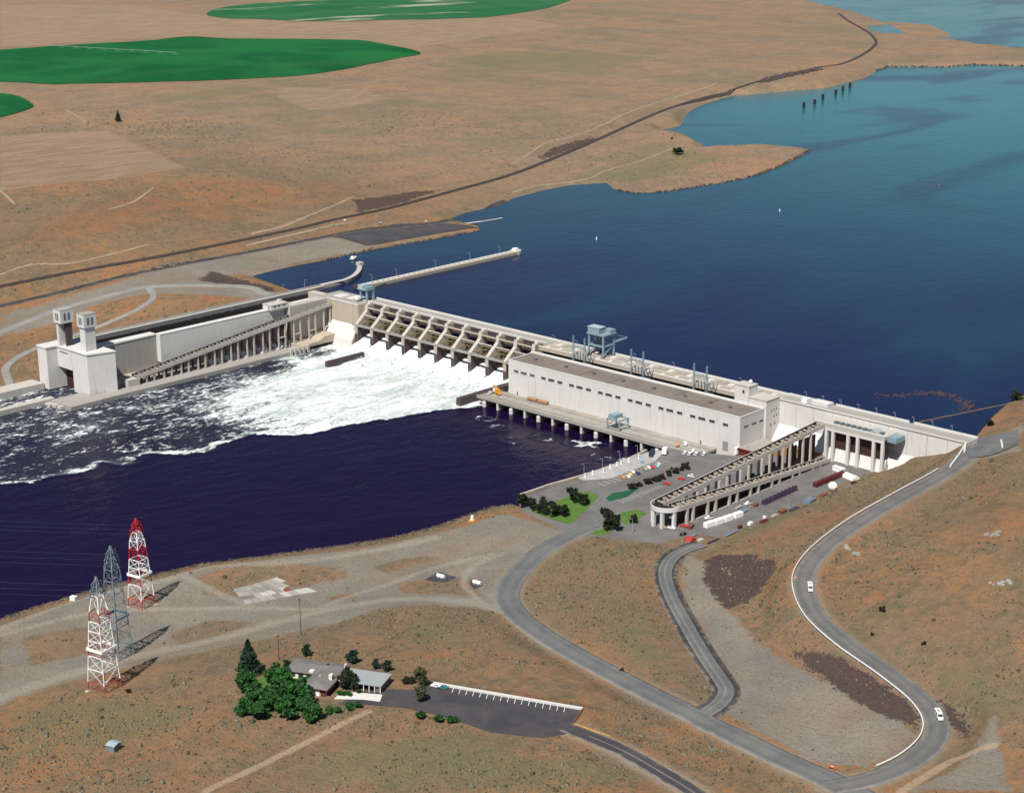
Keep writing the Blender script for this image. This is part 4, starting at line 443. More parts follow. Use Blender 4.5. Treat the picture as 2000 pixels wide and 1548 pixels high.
az = np.radians(np.concatenate([np.arange(-110, -30, 4.), np.arange(-30, 30, .13), np.arange(30, 111, 4.)])-43.737)
rad = np.concatenate([[40, 120, 220, 330], 420*np.exp(np.arange(0, math.log(3600/420), .0042)), 3650*np.exp(np.arange(0, math.log(14000/3650), .014)), [18000, 26000, 40000]])
GX = 983.4+np.sin(az)[None]*rad[:, None]; GY = -861.8+np.cos(az)[None]*rad[:, None]
gz = TER(GX.ravel(), GY.ravel())
na, nr = len(az), len(rad)
idx = np.arange(na*nr).reshape(nr, na)
quads = np.stack([idx[:-1, :-1], idx[:-1, 1:], idx[1:, 1:], idx[1:, :-1]], -1).reshape(-1, 4)[:, ::-1]
ground = fast_mesh('ground', np.column_stack([GX.ravel(), GY.ravel(), gz]), quads, ground_material(), True, 4)
tag(ground, kind='structure')
A_, B_ = zone_values(GX.ravel(), GY.ravel())
for nm, arr in (('zone_a', A_), ('zone_b', B_)):
    at = ground.data.attributes.new(nm, 'FLOAT_COLOR', 'POINT'); at.data.foreach_set('color', arr.astype(np.float32).ravel())
# ---------------------------------------------------------------- water
def water_mat(name, deep, teal, foamy):
    m, nt, bs, L = base_mat(name)
    P = wpos(nt, (1, .55, 1), R(35)); w1 = noise(nt, P, .11, 4, .6, .4); w2 = noise(nt, P, .45, 3, .6)
    big = noise(nt, wpos(nt, (1, .4, 1), R(20)), .0035, 4, .55, 1.2)
    bs.inputs['IOR'].default_value = 1.33; bs.inputs['Specular IOR Level'].default_value = .10 if foamy else .15
    if foamy: col = mixc(nt, ramp(nt, big, .35, .7), deep, teal)
    else:
        sp_ = N(nt, 'ShaderNodeSeparateXYZ'); nt.links.new(wpos(nt), sp_.inputs[0])
        yy = mth(nt, 'ADD', sp_.outputs[1], mth(nt, 'MULTIPLY', mth(nt, 'SUBTRACT', big, .5), 900.))
        # navy at the dam to teal upstream: sky reflection painted into the colour
        col = mixc(nt, ramp(nt, yy, -50., 1500.), deep, teal)
        col = mixc(nt, mth(nt, 'MULTIPLY', ramp(nt, big, .50, .60), .7), col, (.006, .030, .060))
    h = mth(nt, 'ADD', w1, mth(nt, 'MULTIPLY', w2, .35))
    if foamy:
        fa = N(nt, 'ShaderNodeAttribute', attribute_name='foam').outputs['Fac']
        warp = noise(nt, wpos(nt, (1, .45, 1)), .10, 6, .68, 1.6); fine = noise(nt, wpos(nt, (1, .6, 1)), .42, 5, .7, .8)
        low = noise(nt, wpos(nt, (1, .5, 1)), .03, 4, .6, 1.)
        f = mth(nt, 'ADD', mth(nt, 'ADD', mth(nt, 'MULTIPLY', warp, .42), mth(nt, 'MULTIPLY', fine, .33)), mth(nt, 'MULTIPLY', low, .25))
        f = mth(nt, 'ADD', .5, mth(nt, 'MULTIPLY', mth(nt, 'SUBTRACT', f, .5), 2.1))
        t = mth(nt, 'SUBTRACT', .80, mth(nt, 'MULTIPLY', fa, .62))
        mask = mth(nt, 'DIVIDE', mth(nt, 'SUBTRACT', f, t), .13, clamp=True)
        mask = mth(nt, 'MULTIPLY', mask, ramp(nt, fa, .02, .12))
        milky = ramp(nt, fa, .1, .9)
        col = mixc(nt, mth(nt, 'MULTIPLY', milky, .55), col, mixc(nt, ramp(nt, fa, .3, .8), (.012, .034, .055), (.26, .33, .33)))
        streak = noise(nt, wpos(nt, (1, .22, 1), R(-8)), .055, 5, .7, 1.2)
        shade = mixc(nt, ramp(nt, mth(nt, 'ADD', mth(nt, 'MULTIPLY', fine, .45), mth(nt, 'MULTIPLY', streak, .55)), .36, .60), (.30, .375, .36), (.74, .755, .74))
        col = mixc(nt, mask, col, shade)
        L(mth(nt, 'ADD', .12, mth(nt, 'MULTIPLY', mask, .8)), bs.inputs['Roughness'])
        L(mth(nt, 'SUBTRACT', .12, mth(nt, 'MULTIPLY', mask, .06)), bs.inputs['Specular IOR Level'])
        h = mth(nt, 'ADD', h, mth(nt, 'MULTIPLY', mth(nt, 'MULTIPLY', f, fa), 3.))
    else:
        L(ramp(nt, big, -.6, 4.), bs.inputs['Roughness'])
        bs.inputs['Roughness'].default_value = .15
    L(col, bs.inputs['Base Color'])
    bump(nt, bs, h, .55 if foamy else .34, .9)
    return m
rng = np.random.default_rng(4)
xs = np.arange(-84, 520, 2.4); ys = np.concatenate([np.arange(-1500, -560, 40.), np.arange(-560, 6, 2.4)])
WX, WY = np.meshgrid(xs, ys); wx, wy = WX.ravel(), WY.ravel()
fp = np.array(D['foam']); 
d2 = ((wx[:, None]-fp[None, :, 0])**2+(wy[:, None]-fp[None, :, 1])**2)+60
wt = 1/d2**1.5; foam = (wt*fp[None, :, 2]).sum(1)/wt.sum(1)
fe = np.array(D['foam_edge']); fpoly = [tuple(p) for p in fe]+[(176, -30), (176, 20), (-90, 20), (-90, -700), (fe[0][0]-40, -700)]
sd = sdist(wx+5*fbm(wx, wy, 16, 3, 2)+7*fbm(wx, wy, 45, 2, 5), wy+5*fbm(wx, wy, 16, 3, 8)+7*fbm(wx, wy, 45, 2, 15), fpoly)
foam = foam*1.04*(.5+.5*sstep(1, -14, sd))*sstep(1.5, -3, sd)+(.24+.40*vnoise(wx/11, wy/11, 4))*np.exp(-((sd+4)/3.6)**2)*(sd < 4)
# swirls where the draft tubes boil up beside the powerhouse
for k, (bx, by) in enumerate(((205, -75), (228, -82), (262, -80), (285, -74), (318, -84), (345, -72), (250, -98), (300, -66), (335, -78), (324.5, -300.5), (322, -312))):
    rr = np.hypot((wx-bx)/1.6, wy-by); foam = np.maximum(foam, .44*np.exp(-((rr-4.5)/2.2)**2))
# thin line of foam along the near bank
foam = np.clip(foam, 0, 1.05)
turb = sstep(.3, 1, foam)*(sd < 2)
wz = turb*(.5+fbm(wx, wy, 9, 3, 6)*1.1)+.12*fbm(wx, wy*.6, 11, 3, 12)
iw = np.arange(len(wx)).reshape(WX.shape)
q = np.stack([iw[:-1, :-1], iw[:-1, 1:], iw[1:, 1:], iw[1:, :-1]], -1).reshape(-1, 4)
river = fast_mesh('river_water', np.column_stack([wx, wy, wz]), q, water_mat('tailrace_water', (.0065, .0020, .018), (.008, .0032, .026), True), True, 4)
at = river.data.attributes.new('foam', 'FLOAT', 'POINT'); at.data.foreach_set('value', foam.astype(np.float32))
tag(river, kind='structure')
def flat_poly(poly, z):
    pts = [Vector(p) for p in poly]; n = len(pts)
    v, _, f, *_ = delaunay_2d_cdt(pts, [(i, (i+1) % n) for i in range(n)], [], 1, 1e-3)
    V = np.array([(p.x, p.y) for p in v]); out = []
    for t in f:
        a, b, c = V[t[0]], V[t[1]], V[t[2]]
        out.append(tuple(t) if (b[0]-a[0])*(c[1]-a[1])-(b[1]-a[1])*(c[0]-a[0]) > 0 else tuple(t[::-1]))
    return np.column_stack([V, np.full(len(V), z)]), out
RESW = water_mat('reservoir_water', (.0060, .011, .044), (.009, .120, .148), False)
o = mk('reservoir_water', *flat_poly(D['res'], 30.), RESW); tag(o, kind='structure')
o = mk('inlet_water', *flat_poly(D['pond'], 30.), RESW); tag(o, kind='structure')
# ---------------------------------------------------------------- roads, lots, fields
ASPH = asphalt('grey_asphalt', (.115, .115, .115), (.165, .16, .155)); ASPH_D = asphalt('dark_asphalt', (.048, .046, .052), (.075, .07, .072))
ASPH_B = asphalt('blue_grey_asphalt', (.115, .122, .122), (.165, .168, .162)); GRAV = asphalt('road_gravel', (.22, .215, .20), (.30, .285, .26))
SHOULD = asphalt('dark_shoulder_rock', (.040, .036, .038), (.080, .075, .072))
def road(name, key, w, mat, off=.35, side=0):
    v, f = ribbon(D['roads'][key][0], w, off, side=side); o = mk(name, v, f, mat, None, True)
    at = o.data.attributes.new('across', 'FLOAT', 'POINT'); at.data.foreach_set('value', np.array(RIB_ACROSS, np.float32))
    return tag(o, kind='structure')
road('road', 'main', 12.5, ASPH_B, .3)
road('road', 'upper', 10, ASPH, .34)
road('road_embankment', 'lower', 12.5, SHOULD, .26); road('road', 'lower', 7, ASPH_B, .42)
road('road', 'vc', 7.5, ASPH_D, .30)
road('gravel_road', 'north', 9, GRAV, .4); road('gravel_road', 'northloop', 6, GRAV, .4); road('old_road', 'oldroad', 10, SHOULD, .4)
road('railway_ballast', 'rail', 6.5, paint('ballast_stone', (.045, .036, .034), .9, .3), .8)
RAILM = paint('rail_steel', (.10, .07, .055), .4)
for s in (-.75, .75):
    v, f = ribbon(D['roads']['rail'][0], .3, 1.05, step=12, side=s, skirt=.3); tag(mk('rail', v, f, RAILM), kind='structure')
DIRT = asphalt('dusty_track', (.25, .185, .125), (.33, .255, .185))
for i_, (p_, w_) in enumerate(D['tracks']['dirt']):
    if i_ in (0, 8): continue
    v, f = ribbon(p_, w_*1.15, .35, step=10, skirt=.4); tag(mk('dirt_track', v, f, DIRT, None, True), kind='structure')
def lot(name, poly, mat, off, flat=None, step=5):
    v, f = drape(poly, step, off, flat); return tag(mk(name, v, f, mat), kind='structure')
lot('yard_pavement', D['pads'][0][0], asphalt('yard_asphalt', (.125, .12, .118), (.175, .165, .155)), .06, 8.0)
lot('visitor_car_park', D['vcpark'], ASPH_D, .10, 26.0)
lot('reservoir_car_park', D['reslot'], ASPH_D, .35)
lot('abutment_pavement', D['plaza'], ASPH, .55)
def line_mark(key, w, off, side, mat, z, i0=0, i1=None, name='edge_line'):
    p = catmull(D['roads'][key][0], 4); p = p[i0:i1]
    v, f = ribbon(p[::3], w, z, side=side, skirt=.05); tag(mk(name, v, f, mat), kind='structure')
def crop_mat(name, a, b, bare, amt):
    m, nt, bs, L = base_mat(name)
    n1 = noise(nt, wpos(nt), .006, 5, .6, .8); n2 = noise(nt, wpos(nt, (.02, .3, 1), R(30)), 1, 3, .6); n3 = noise(nt, wpos(nt, (1, .25, 1), R(48)), .009, 4, .6)
    c = mixc(nt, ramp(nt, mth(nt, 'ADD', mth(nt, 'MULTIPLY', n1, .7), mth(nt, 'MULTIPLY', n2, .3)), .35, .65), a, b)
    c = mixc(nt, mth(nt, 'MULTIPLY', ramp(nt, n3, .56, .66), amt), c, bare)
    L(c, bs.inputs['Base Color']); bs.inputs['Roughness'].default_value = .95; bs.inputs['Specular IOR Level'].default_value = .1
    return m
CROP = crop_mat('irrigated_crop_green', (.002, .068, .018), (.010, .115, .030), (.02, .10, .03), .4)
CROP2 = crop_mat('far_crop_green', (.010, .095, .035), (.03, .125, .05), (.36, .33, .25), .85)
for i, p in enumerate(D['fields']):
    p = [tuple(q_) for q_ in catmull([*p, p[0]], 12)[:-1]]
    v, f = drape(p, 11, .7)
    o = mk('crop_field', v, f, CROP2 if i == 2 else CROP)
    tag(o, ['big dark green irrigated circle field on the plateau', 'small green field corner at the left edge of the plateau', 'farthest pale green field along the top of the view'][i], 'field', 'irrigated fields'); o['kind'] = 'stuff'
LAWN = leaf_mat('lawn_grass', (.045, .12, .018), (.11, .18, .035)); LAWN_D = leaf_mat('ground_cover', (.012, .07, .03), (.02, .10, .05))
for k in ('lawnA', 'lawnB', 'lawnC', 'lawnD', 'lawnE', 'vclawn'):
    v, f = drape(D['pts'][k], 4, .16); o = mk('lawn', v, f, LAWN_D if k == 'lawnE' else LAWN); tag(o, kind='stuff')
    o['label'] = {'lawnA': 'mown lawn with trees on the river bank', 'lawnB': 'bright green lawn triangle beside the entrance road', 'lawnC': 'small lawn in front of the fish ladder bend', 'lawnD': 'narrow dry lawn strip by the quay parking', 'lawnE': 'dark ground cover bed at the end of the parking island', 'vclawn': 'lawn behind the trees of the visitor building'}[k]

# ---------------------------------------------------------------- spillway
sp = thing('spillway', 'concrete spillway with ten gated bays between sloping piers, water pouring out', 'spillway', (94, 0, 0))
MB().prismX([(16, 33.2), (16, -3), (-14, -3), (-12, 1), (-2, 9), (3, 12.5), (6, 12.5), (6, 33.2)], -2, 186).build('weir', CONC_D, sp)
dk = MB().box(-8, 188.5, 5.2, 16.4, 33.2, 34.3).build('crest_deck', CONC_P, sp)
MB().box(-8, 188.5, 15.7, 16.6, 34.3, 35.5).build('upstream_parapet', CONC_W, sp)
MB().box(-8, 188.5, 5.0, 5.6, 34.3, 35.2).build('downstream_parapet', CONC_W, sp)
for k in range(11):
    x0 = 18*k-.2; x1 = x0+3.1
    prof = [(15.5, 33.1), (-.5, 33.6), (-1.3, 28.6), (-12.5, 19.5), (-12.5, -3), (15.5, -3)]
    pr = MB().prismX(prof, x0, x1).build('pier', CONC_T, sp)
    MB().prismX([(15, 17), (-12.3, 17.6), (-12.3, -3), (15, -3)], x0-.04, x1+.04).build('wet_shaded_base', CONC_D, pr)  # dark colour for wet concrete plus painted shade below the walkway
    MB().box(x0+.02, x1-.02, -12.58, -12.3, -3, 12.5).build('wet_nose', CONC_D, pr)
    MB().prismX([(-.6, 33.75), (-1.5, 28.7), (-12.6, 19.65), (-12.4, 19.2), (-1.1, 28.0), (-.2, 33.0)], x0+.08, x1-.08).build('pier_cap', CONC, pr)
    MB().box(x0+.3, x1-.3, 1.5, 4.5, 33.4, 35.0).build('hoist_house', CONC_W, pr)
for k in range(10):
    xa, xb = 18*k+2.9, 18*k+17.8
    g = MB(); tc = (-9.5, 18.0); ra = 11.0; v = []; n = 9
    for i in range(n):
        a = R(-22+i*62/(n-1)); y, z = tc[0]+ra*math.cos(a), tc[1]+ra*math.sin(a)
        v.append((y, z))
    g.prismX(v+[(y-.35, z) for y, z in v[::-1]], xa+.1, xb-.1)
    gate = g.build('tainter_gate', TAN, sp)
    for a in (-8, 14, 32):
        y, z = tc[0]+10.4*math.cos(R(a)), tc[1]+10.4*math.sin(R(a))
        MB().box(xa+.2, xb-.2, y-.9, y, z-.35, z+.35).build('girder', TAN, gate)
    for s in (xa+1.6, xb-1.6):
        for a in (-8, 14, 32):
            MB().beam((s, tc[0], tc[1]), (s, tc[0]+10.3*math.cos(R(a)), tc[1]+10.3*math.sin(R(a))), .6).build('arm', TAN, gate)
    for j in range(3):
        s = xa+3.7+j*3.7
        MB().beam((s, tc[0]+9.6*math.cos(R(-8)), tc[1]+9.6*math.sin(R(-8))), (s+3.2, tc[0]+9.6*math.cos(R(30)), tc[1]+9.6*math.sin(R(30))), .4).build('brace', TAN, gate)
    MB().box(xa, xb, -1.2, .4, 30.9, 31.5).build('service_beam', CONC_T, sp)
    MB().box(xa, xb, 1.6, 3.2, 29.3, 30.0).build('hoist_beam', TAN, sp)
    MB().box(xa, xb, -5.6, -5.0, 26.3, 26.8).build('service_beam', CONC_W, sp)
    MB().beam((xa+1, -8.4, 21.4), (xb-5, -7.2, 23.6), .35).build('service_beam', TAN, sp)
MB().box(-3, 186, -12.9, -10.4, 18.6, 19.5).build('trunnion_walkway', CONC_P, sp)
rl = MB()
for z in (20.1, 20.7): rl.beam((-3, -12.8, z), (186, -12.8, z), .1)
for i in range(64): rl.beam((-3+i*3, -12.8, 19.4), (-3+i*3, -12.8, 20.7), .1)
rl.build('walkway_railing', GALV, sp)
# water sheets under the gates, and the white heap at their foot
def spray_mat():
    m, nt, bs, L = base_mat('falling_white_water')
    n = noise(nt, wpos(nt, (1.1, .12, .12)), 1, 5, .65); n2 = noise(nt, wpos(nt), .35, 4, .6)
    L(mixc(nt, ramp(nt, mth(nt, 'ADD', mth(nt, 'MULTIPLY', n, .6), mth(nt, 'MULTIPLY', n2, .4)), .34, .56), (.30, .38, .41), (.74, .755, .75)), bs.inputs['Base Color'])
    bs.inputs['Roughness'].default_value = .6; bump(nt, bs, n, .5, .6); return m
SPRAY = spray_mat()
wv = []; wf = []
prof = [(1.4, 10.4), (-1, 10.2), (-6, 8.6), (-12, 6.4), (-17, 4.2), (-22, 2.4), (-28, 1.2), (-36, .7), (-44, .3)]
for k in range(10):
    xa, xb = 18*k+2.6, 18*k+18.1; nx = 9; b0 = len(wv)
    for i, (y, z) in enumerate(prof):
        t = sstep(2, 5, i)*1.9
        for j in range(nx):
            x = xa-t+(xb-xa+2*t)*j/(nx-1)
            e = abs(j/(nx-1)-.5)*2
            wv.append((x, y+float(fbm(np.array([x*1.]), np.array([y*3.]), 5, 2, k)[0])*(.5 if i else 0), z-.15*e+float(fbm(np.array([x*1.]), np.array([y*2.]), 4, 3, 30+k)[0])*(.25+.18*min(i, 5))))
    for i in range(len(prof)-1):
        for j in range(nx-1): wf.append((b0+i*nx+j, b0+(i+1)*nx+j, b0+(i+1)*nx+j+1, b0+i*nx+j+1))
o = mk('spillway_water', wv, wf, SPRAY, None, True); tag(o, 'white water shooting from under the spillway gates', 'water', kind='stuff')
rg_ = np.random.default_rng(9); ns_ = 6000
py_ = -14-rg_.gamma(2.4, 5.5, ns_)-4; px_ = rg_.uniform(1, 184, ns_); bay = (px_ % 18)
pz_ = np.interp(-py_, [10, 17, 22, 28, 40, 60], [7.0, 4.4, 2.6, 1.5, .9, .6])+rg_.gamma(1.3, .75, ns_)*np.clip(1.3-(-py_-10)/45, .15, 1)
pos_ = np.column_stack([px_, py_, pz_]); a_ = rg_.normal(size=(ns_, 3)); a_ /= np.linalg.norm(a_, axis=1)[:, None]; b_ = np.cross(a_, rg_.normal(size=(ns_, 3))); b_ /= np.linalg.norm(b_, axis=1)[:, None]; s_ = rg_.uniform(.12, .42, ns_)[:, None]
vq = np.stack([pos_-a_*s_, pos_+b_*s_*.8, pos_+a_*s_, pos_-b_*s_*.8], 1).reshape(-1, 3)
o = fast_mesh('spray_droplets', vq, np.arange(4*ns_).reshape(ns_, 4), SPRAY, False, 4); tag(o, 'loose white spray leaping at the foot of the spillway', 'spray', kind='stuff')
# training walls of the stilling basin
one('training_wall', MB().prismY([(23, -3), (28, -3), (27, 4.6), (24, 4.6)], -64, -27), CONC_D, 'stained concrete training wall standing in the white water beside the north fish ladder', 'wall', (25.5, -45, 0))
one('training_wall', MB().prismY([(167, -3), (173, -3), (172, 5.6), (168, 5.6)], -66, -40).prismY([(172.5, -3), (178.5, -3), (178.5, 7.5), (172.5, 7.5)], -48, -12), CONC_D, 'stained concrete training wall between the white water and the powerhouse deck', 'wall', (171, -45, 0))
# ---------------------------------------------------------------- north abutment block and deck
ab = thing('abutment_block', 'tan concrete abutment block between the spillway and the north fish ladder', 'dam wall', (-16, 0, 0))
MB().prismX([(16.3, 33.8), (-8, 33.8), (-8, 17.4), (-15, 7), (-17, -3), (16.3, -3)], -38, -.3).build('block', CONC_T, ab)
MB().prismX([(-8.2, 17.5), (-15.3, 7), (-17.4, -3), (-15, -3), (-7.9, 17.0)], -37, -.6).build('battered_toe', CONC_W, ab)
MB().prismZ([(-50, -46), (-38.2, -46), (-38.2, -8.2), (-38.2, 17), (-50, 17)], 2, 33.7).build('deck_block', CONC, ab)
MB().box(-50, -.5, -7.6, 16, 33.85, 34.05).build('deck', CONC_P, ab)
MB().box(-38, -.6, -8.3, -7.7, 33.8, 34.9).build('parapet', CONC_W, ab)
for (x0, y0, x1, y1) in ((-46, -38, -42, -20), (-40, 0, -30, 10), (-26, 2, -18, 13)): MB().box(x0, x1, y0, y1, 34.0 if y0 > -9 else 33.7, 34.5).build('hatch', CONC_W, ab)
h = thing('control_house', 'small white block house on the lock wall deck', 'building', (-45, -53, 33.7))
MB().box(-50.5, -40, -63, -46.2, 33, 36.8).build('wall', CONC_W, h); MB().box(-50.8, -39.7, -63.3, -46, 36.8, 37.2).build('roof', CONC, h)
MB().box(-48, -45, -51, -48, 37.2, 38.8).build('stair_head', CONC_W, h); MB().box(-43.5, -42, -63.06, -62.9, 33.8, 36).build('door', STEEL_D, h)
for y in (-60, -56, -51): MB().box(-40.05, -39.9, y, y+1.6, 35, 36.4).build('window', GLASS, h)
# ---------------------------------------------------------------- navigation lock
lk = thing('navigation_lock', 'long concrete navigation lock with dark stained chamber walls', 'lock', (-62, -110, 0))
MB().box(-86, -76, -240, 22, 0, 32.4).build('land_wall', CHAMBER, lk)
MB().box(-78.2, -75.9, -212, 22, 32.4, 32.9).build('land_wall_coping', CONC, lk)
MB().prismX([(-164, 11.6), (-46.3, 25.8), (-46.3, 32.4), (-164, 32.4)], -50, -44.6).build('river_wall', CONC_W, lk)
MB().prismX([(-164, 0), (-46.3, 0), (-46.3, 25.7), (-164, 11.5)], -49.9, -45.05).build('river_wall_base', CONC_D, lk)  # dark colour paints the shade beneath the sloping fish ladder
MB().box(-50.1, -44.4, -163.7, -46.3, 32.4, 32.8).build('river_wall_coping', CONC_W, lk)
MB().box(-76, -50, 4, 11, 0, 31).build('upper_gate_sill', CONC, lk)
MB().prismZ([(-57, -231.5), (-37, -231.5), (-31, -212), (-49.9, -211.9), (-57, -211.9)], 1, 31.6).build('gate_monolith', CONC_W, lk)
MB().prismZ([(-60, -211.8), (-49.6, -211.8), (-49.6, -164.1), (-60, -164.1)], 1, 31.5).build('recess_wall', CONC_P, lk)  # darker concrete than its neighbours deepens the recess shade
MB().prismZ([(-49.5, -211.8), (-37, -211.8), (-46.5, -164.5), (-49.5, -164.5)], 3, 7.5).build('ramp', CONC_T, lk)
MB().prismZ([(-57.4, -232.2), (-36.6, -232.2), (-30.4, -211.6), (-49.2, -211.6), (-49.2, -163.8), (-57.4, -163.8)], 31.6, 32.6).build('monolith_coping', CONC_W, lk)
MB().box(-87, -75, -241, -212, 1, 31.6).build('land_pier', CONC_W, lk); MB().box(-87.6, -74.6, -241.6, -211.5, 31.6, 32.6).build('pier_coping', CONC_W, lk)
MB().box(-75, -57, -232, -214, 17, 31.6).build('lintel', CONC_W, lk); MB().box(-74.6, -57.4, -232.6, -213.6, 31.6, 32.6).build('lintel_coping', CONC_W, lk)
MB().box(-72, -61, -232.15, -231.9, 28.4, 29.0).build('slot', BLACK, lk)
lg = MB().box(-75, -57, -226, -225, 0, 17).build('lift_gate', DKBR, lk)
for z in (3, 6, 9, 12, 15): MB().box(-75, -57, -226.5, -226, z, z+.5).build('gate_rib', DKBR, lg)
def tower(xc, yc, wx, wy, open_side):
    b = thing('gate_tower', '', 'tower', (xc, yc, 32.6), group='lock gate towers')
    if open_side:
        MB().box(xc-wx, xc-wx*.25, yc-wy, yc+wy, 32.6, 50).build('shaft', CONC_W, b)
        MB().box(xc-wx*.25, xc+wx, yc+wy*.5, yc+wy, 32.6, 50).build('rear_wall', CONC_D, b)
        MB().box(xc+wx*.7, xc+wx, yc-wy*.3, yc+wy*.5, 32.6, 50).build('guide_column', CONC_D, b)
    else:
        MB().box(xc-wx, xc+wx, yc-wy, yc+wy, 32.6, 50).build('shaft', CONC_W, b)
    hd = MB().box(xc-wx-1.1, xc+wx+1.0, yc-wy-1.1, yc+wy+1.0, 50, 59.4).build('machinery_head', CONC_W, b)
    MB().box(xc-wx-1.2, xc+wx+1.1, yc-wy-1.2, yc+wy+1.1, 59.4, 59.8).build('roof', CONC_P, hd)
    for s in (-1.9, .4): MB().box(xc+s, xc+s+1.5, yc-wy-1.22, yc-wy-1.08, 52, 57.2).build('louvre', STEEL_D, hd)
    for s in (-2.6, .7): MB().box(xc+wx+.98, xc+wx+1.12, yc+s, yc+s+1.9, 52, 57.2).build('louvre', STEEL_D, hd)
    return b
tower(-70.5, -227.5, 3.6, 4.2, True)['label'] = 'landward lock gate tower with an open shaft and louvred head'
tower(-46.5, -223.5, 3.3, 4.2, False)['label'] = 'riverward lock gate tower with a solid shaft and louvred head'
one('fish_channel', MB().box(-46, -20, -258, -232, -3, 3).box(-48, -36.8, -231.4, -165, -3, 3.2).box(-33, -20.5, -232, -46, -3, 3).box(-46, -33.2, -166, -46.4, -3, 2.9), CONC_P, 'low concrete channel and walkway along the foot of the lock wall', 'channel', (-34, -150, 0))
one('mooring_dolphin', MB().box(-46.5, -40, -262.5, -258.1, -3, 1.6).box(-39, -34, -261.5, -258.1, -3, 2.2).box(-33, -28.5, -261, -258.1, -3, 2), CONC, 'stepped concrete footing at the end of the low channel', 'footing', (-37, -260, 0))
one('guide_wall', MB().box(-52.4, -46.6, -640, -254, -3, 3.6), CONC, 'low river side guide wall below the lock, running out of view', 'guide wall', (-49.5, -420, 0))
one('guide_wall', MB().box(-84.5, -80.5, -640, -241.8, -3, 5.2).box(-96, -84.6, -300, -241.9, 3, 5), CONC, 'landward guide wall below the lock gate', 'guide wall', (-82.5, -420, 0))
v, f = [], []
pl = catmull([(-81, 22.5), (-82, 45), (-88, 63), (-100, 80), (-115, 95)], 5)
cw = MB()
for a, b in zip(pl[:-1], pl[1:]): cw.beam((a[0], a[1], 30), (b[0], b[1], 30), 4.2, 5.4)
cw.box(-117.5, -112.5, 92.5, 97.5, 32.8, 35.6).box(-84, -79, 22.3, 46, 32.7, 33)
one('guide_wall', cw, CONC, 'curved white guide wall bending into the reservoir above the lock', 'guide wall', (-95, 60, 30))
gw = thing('approach_wall', 'long straight pale guide wall with slots reaching into the reservoir', 'guide wall', (-56, 140, 30))
MB().box(-56, -51.8, 48, 229, 29.5, 32.6).build('walkway', CONC_T, gw); MB().box(-61, -59, 48, 229, 29.5, 32.4).build('outer_wall', CONC_W, gw)
for i in range(31): MB().box(-59, -56, 49+i*6, 51.4+i*6, 30, 32.2).build('cross_tie', CONC_W, gw)
MB().lathe(-56.5, 231, [(5.4, 29), (5.4, 33), (4.9, 33.4)]).build('round_head', CONC, gw); MB().box(-59, -54.5, 229, 233, 33.3, 35).build('light_house', WHITE, gw)
MB().box(-61, -51, 40, 48, 29, 32.8).build('landing', CONC_D, gw)
# ---------------------------------------------------------------- fish ladders
def channel(name, par, x0, x1, y0, z0, y1, z1, dx0=0, dx1=0, nb=60, mat=CONC, bm=CONC_P):
    """sloping open channel from (y0, z0) to (y1, z1); dx shifts its start sideways"""
    m = MB()
    def slab(xa, xb, xc, xd, za, zb):
        m.add([(xa, y0, z0+za), (xb, y0, z0+za), (xd, y1, z1+za), (xc, y1, z1+za), (xa, y0, z0+zb), (xb, y0, z0+zb), (xd, y1, z1+zb), (xc, y1, z1+zb)],
              [(0, 3, 2, 1), (4, 5, 6, 7), (0, 1, 5, 4), (1, 2, 6, 5), (2, 3, 7, 6), (3, 0, 4, 7)])
    a0, b0 = x0+dx0, x1+dx1
    slab(a0, b0, x0, x1, -2.2, -1.5); slab(a0, a0+.5, x0, x0+.5, -1.5, .35); slab(b0-.5, b0, x1-.5, x1, -1.5, .35)
    ch = m.build(name, mat, par)
    m = MB(); slab(a0+.5, b0-.5, x0+.5, x1-.5, -1.45, -1.4); slab(a0+.5, a0+.62, x0+.5, x0+.62, -1.4, .25); slab(b0-.62, b0-.5, x1-.62, x1-.5, -1.4, .25); m.build('water_and_shade_liner', BLACK, ch)  # black water sheet; side liners paint shade on the inner walls
    for i in range(nb):
        t = (i+.5)/nb; y = y0+(y1-y0)*t; z = z0+(z1-z0)*t; xa = a0+(x0-a0)*t+.5; xb = b0+(x1-b0)*t-.5
        q = MB().box(xa, xb, y-.25, y+.25, z-1.5, z-.5)
        c_ = xa+(xb-xa)*(.3 if i % 2 else .7)
        q.box(c_-.45, c_+.45, y-.7, y+.7, z-1.4, z+.1)
        q.build('weir_baffle', bm, ch)
    return ch
fn = thing('fish_ladder', 'north fish ladder, a sloping trestle along the river side of the lock', 'fish ladder', (-35, -100, 3))
channel('channel', fn, -40, -31.5, -194, 9.6, -9, 31.2, nb=52)
MB().box(-42, -31, -203, -193, 3, 8.2).build('entrance_frame', CONC, fn)
ys = []
y = -186.
while y < -12: ys += [y, y+6.6]; y += 15.4
for y in ys:
    zt = 9.6+(y+194)/185*21.6-2.2
    if zt > 4.2:
        for x, cm in ((-39.4, CONC_D), (-32.6, CONC)): MB().box(x-.5, x+.5, y-.55, y+.55, 2.9, zt).build('column', cm, fn)  # inner row coloured dark to imitate shade under the channel
        if zt > 22: MB().box(-33.1, -32.1, y+.65, y+6 if (ys.index(y) % 2 == 0) else y+1, 12, 12.8).build('tie_beam', CONC, fn)
for i, y in enumerate(ys[8:]):
    MB().add([(-41.5, y-1.2, 8.5), (-41.5, y+2.2, 8.5), (-34.6, y-1.8, 3), (-34.6, y+1.6, 3), (-41.5, y-1.8, 3), (-41.5, y+2.2, 3)], [(0, 2, 3, 1), (0, 4, 2), (1, 3, 5), (4, 5, 3, 2), (0, 1, 5, 4)]).build('lit_toe_piece', CONC_W, fn)  # pale pieces stand for sunlit strips of wall toe between column shadows
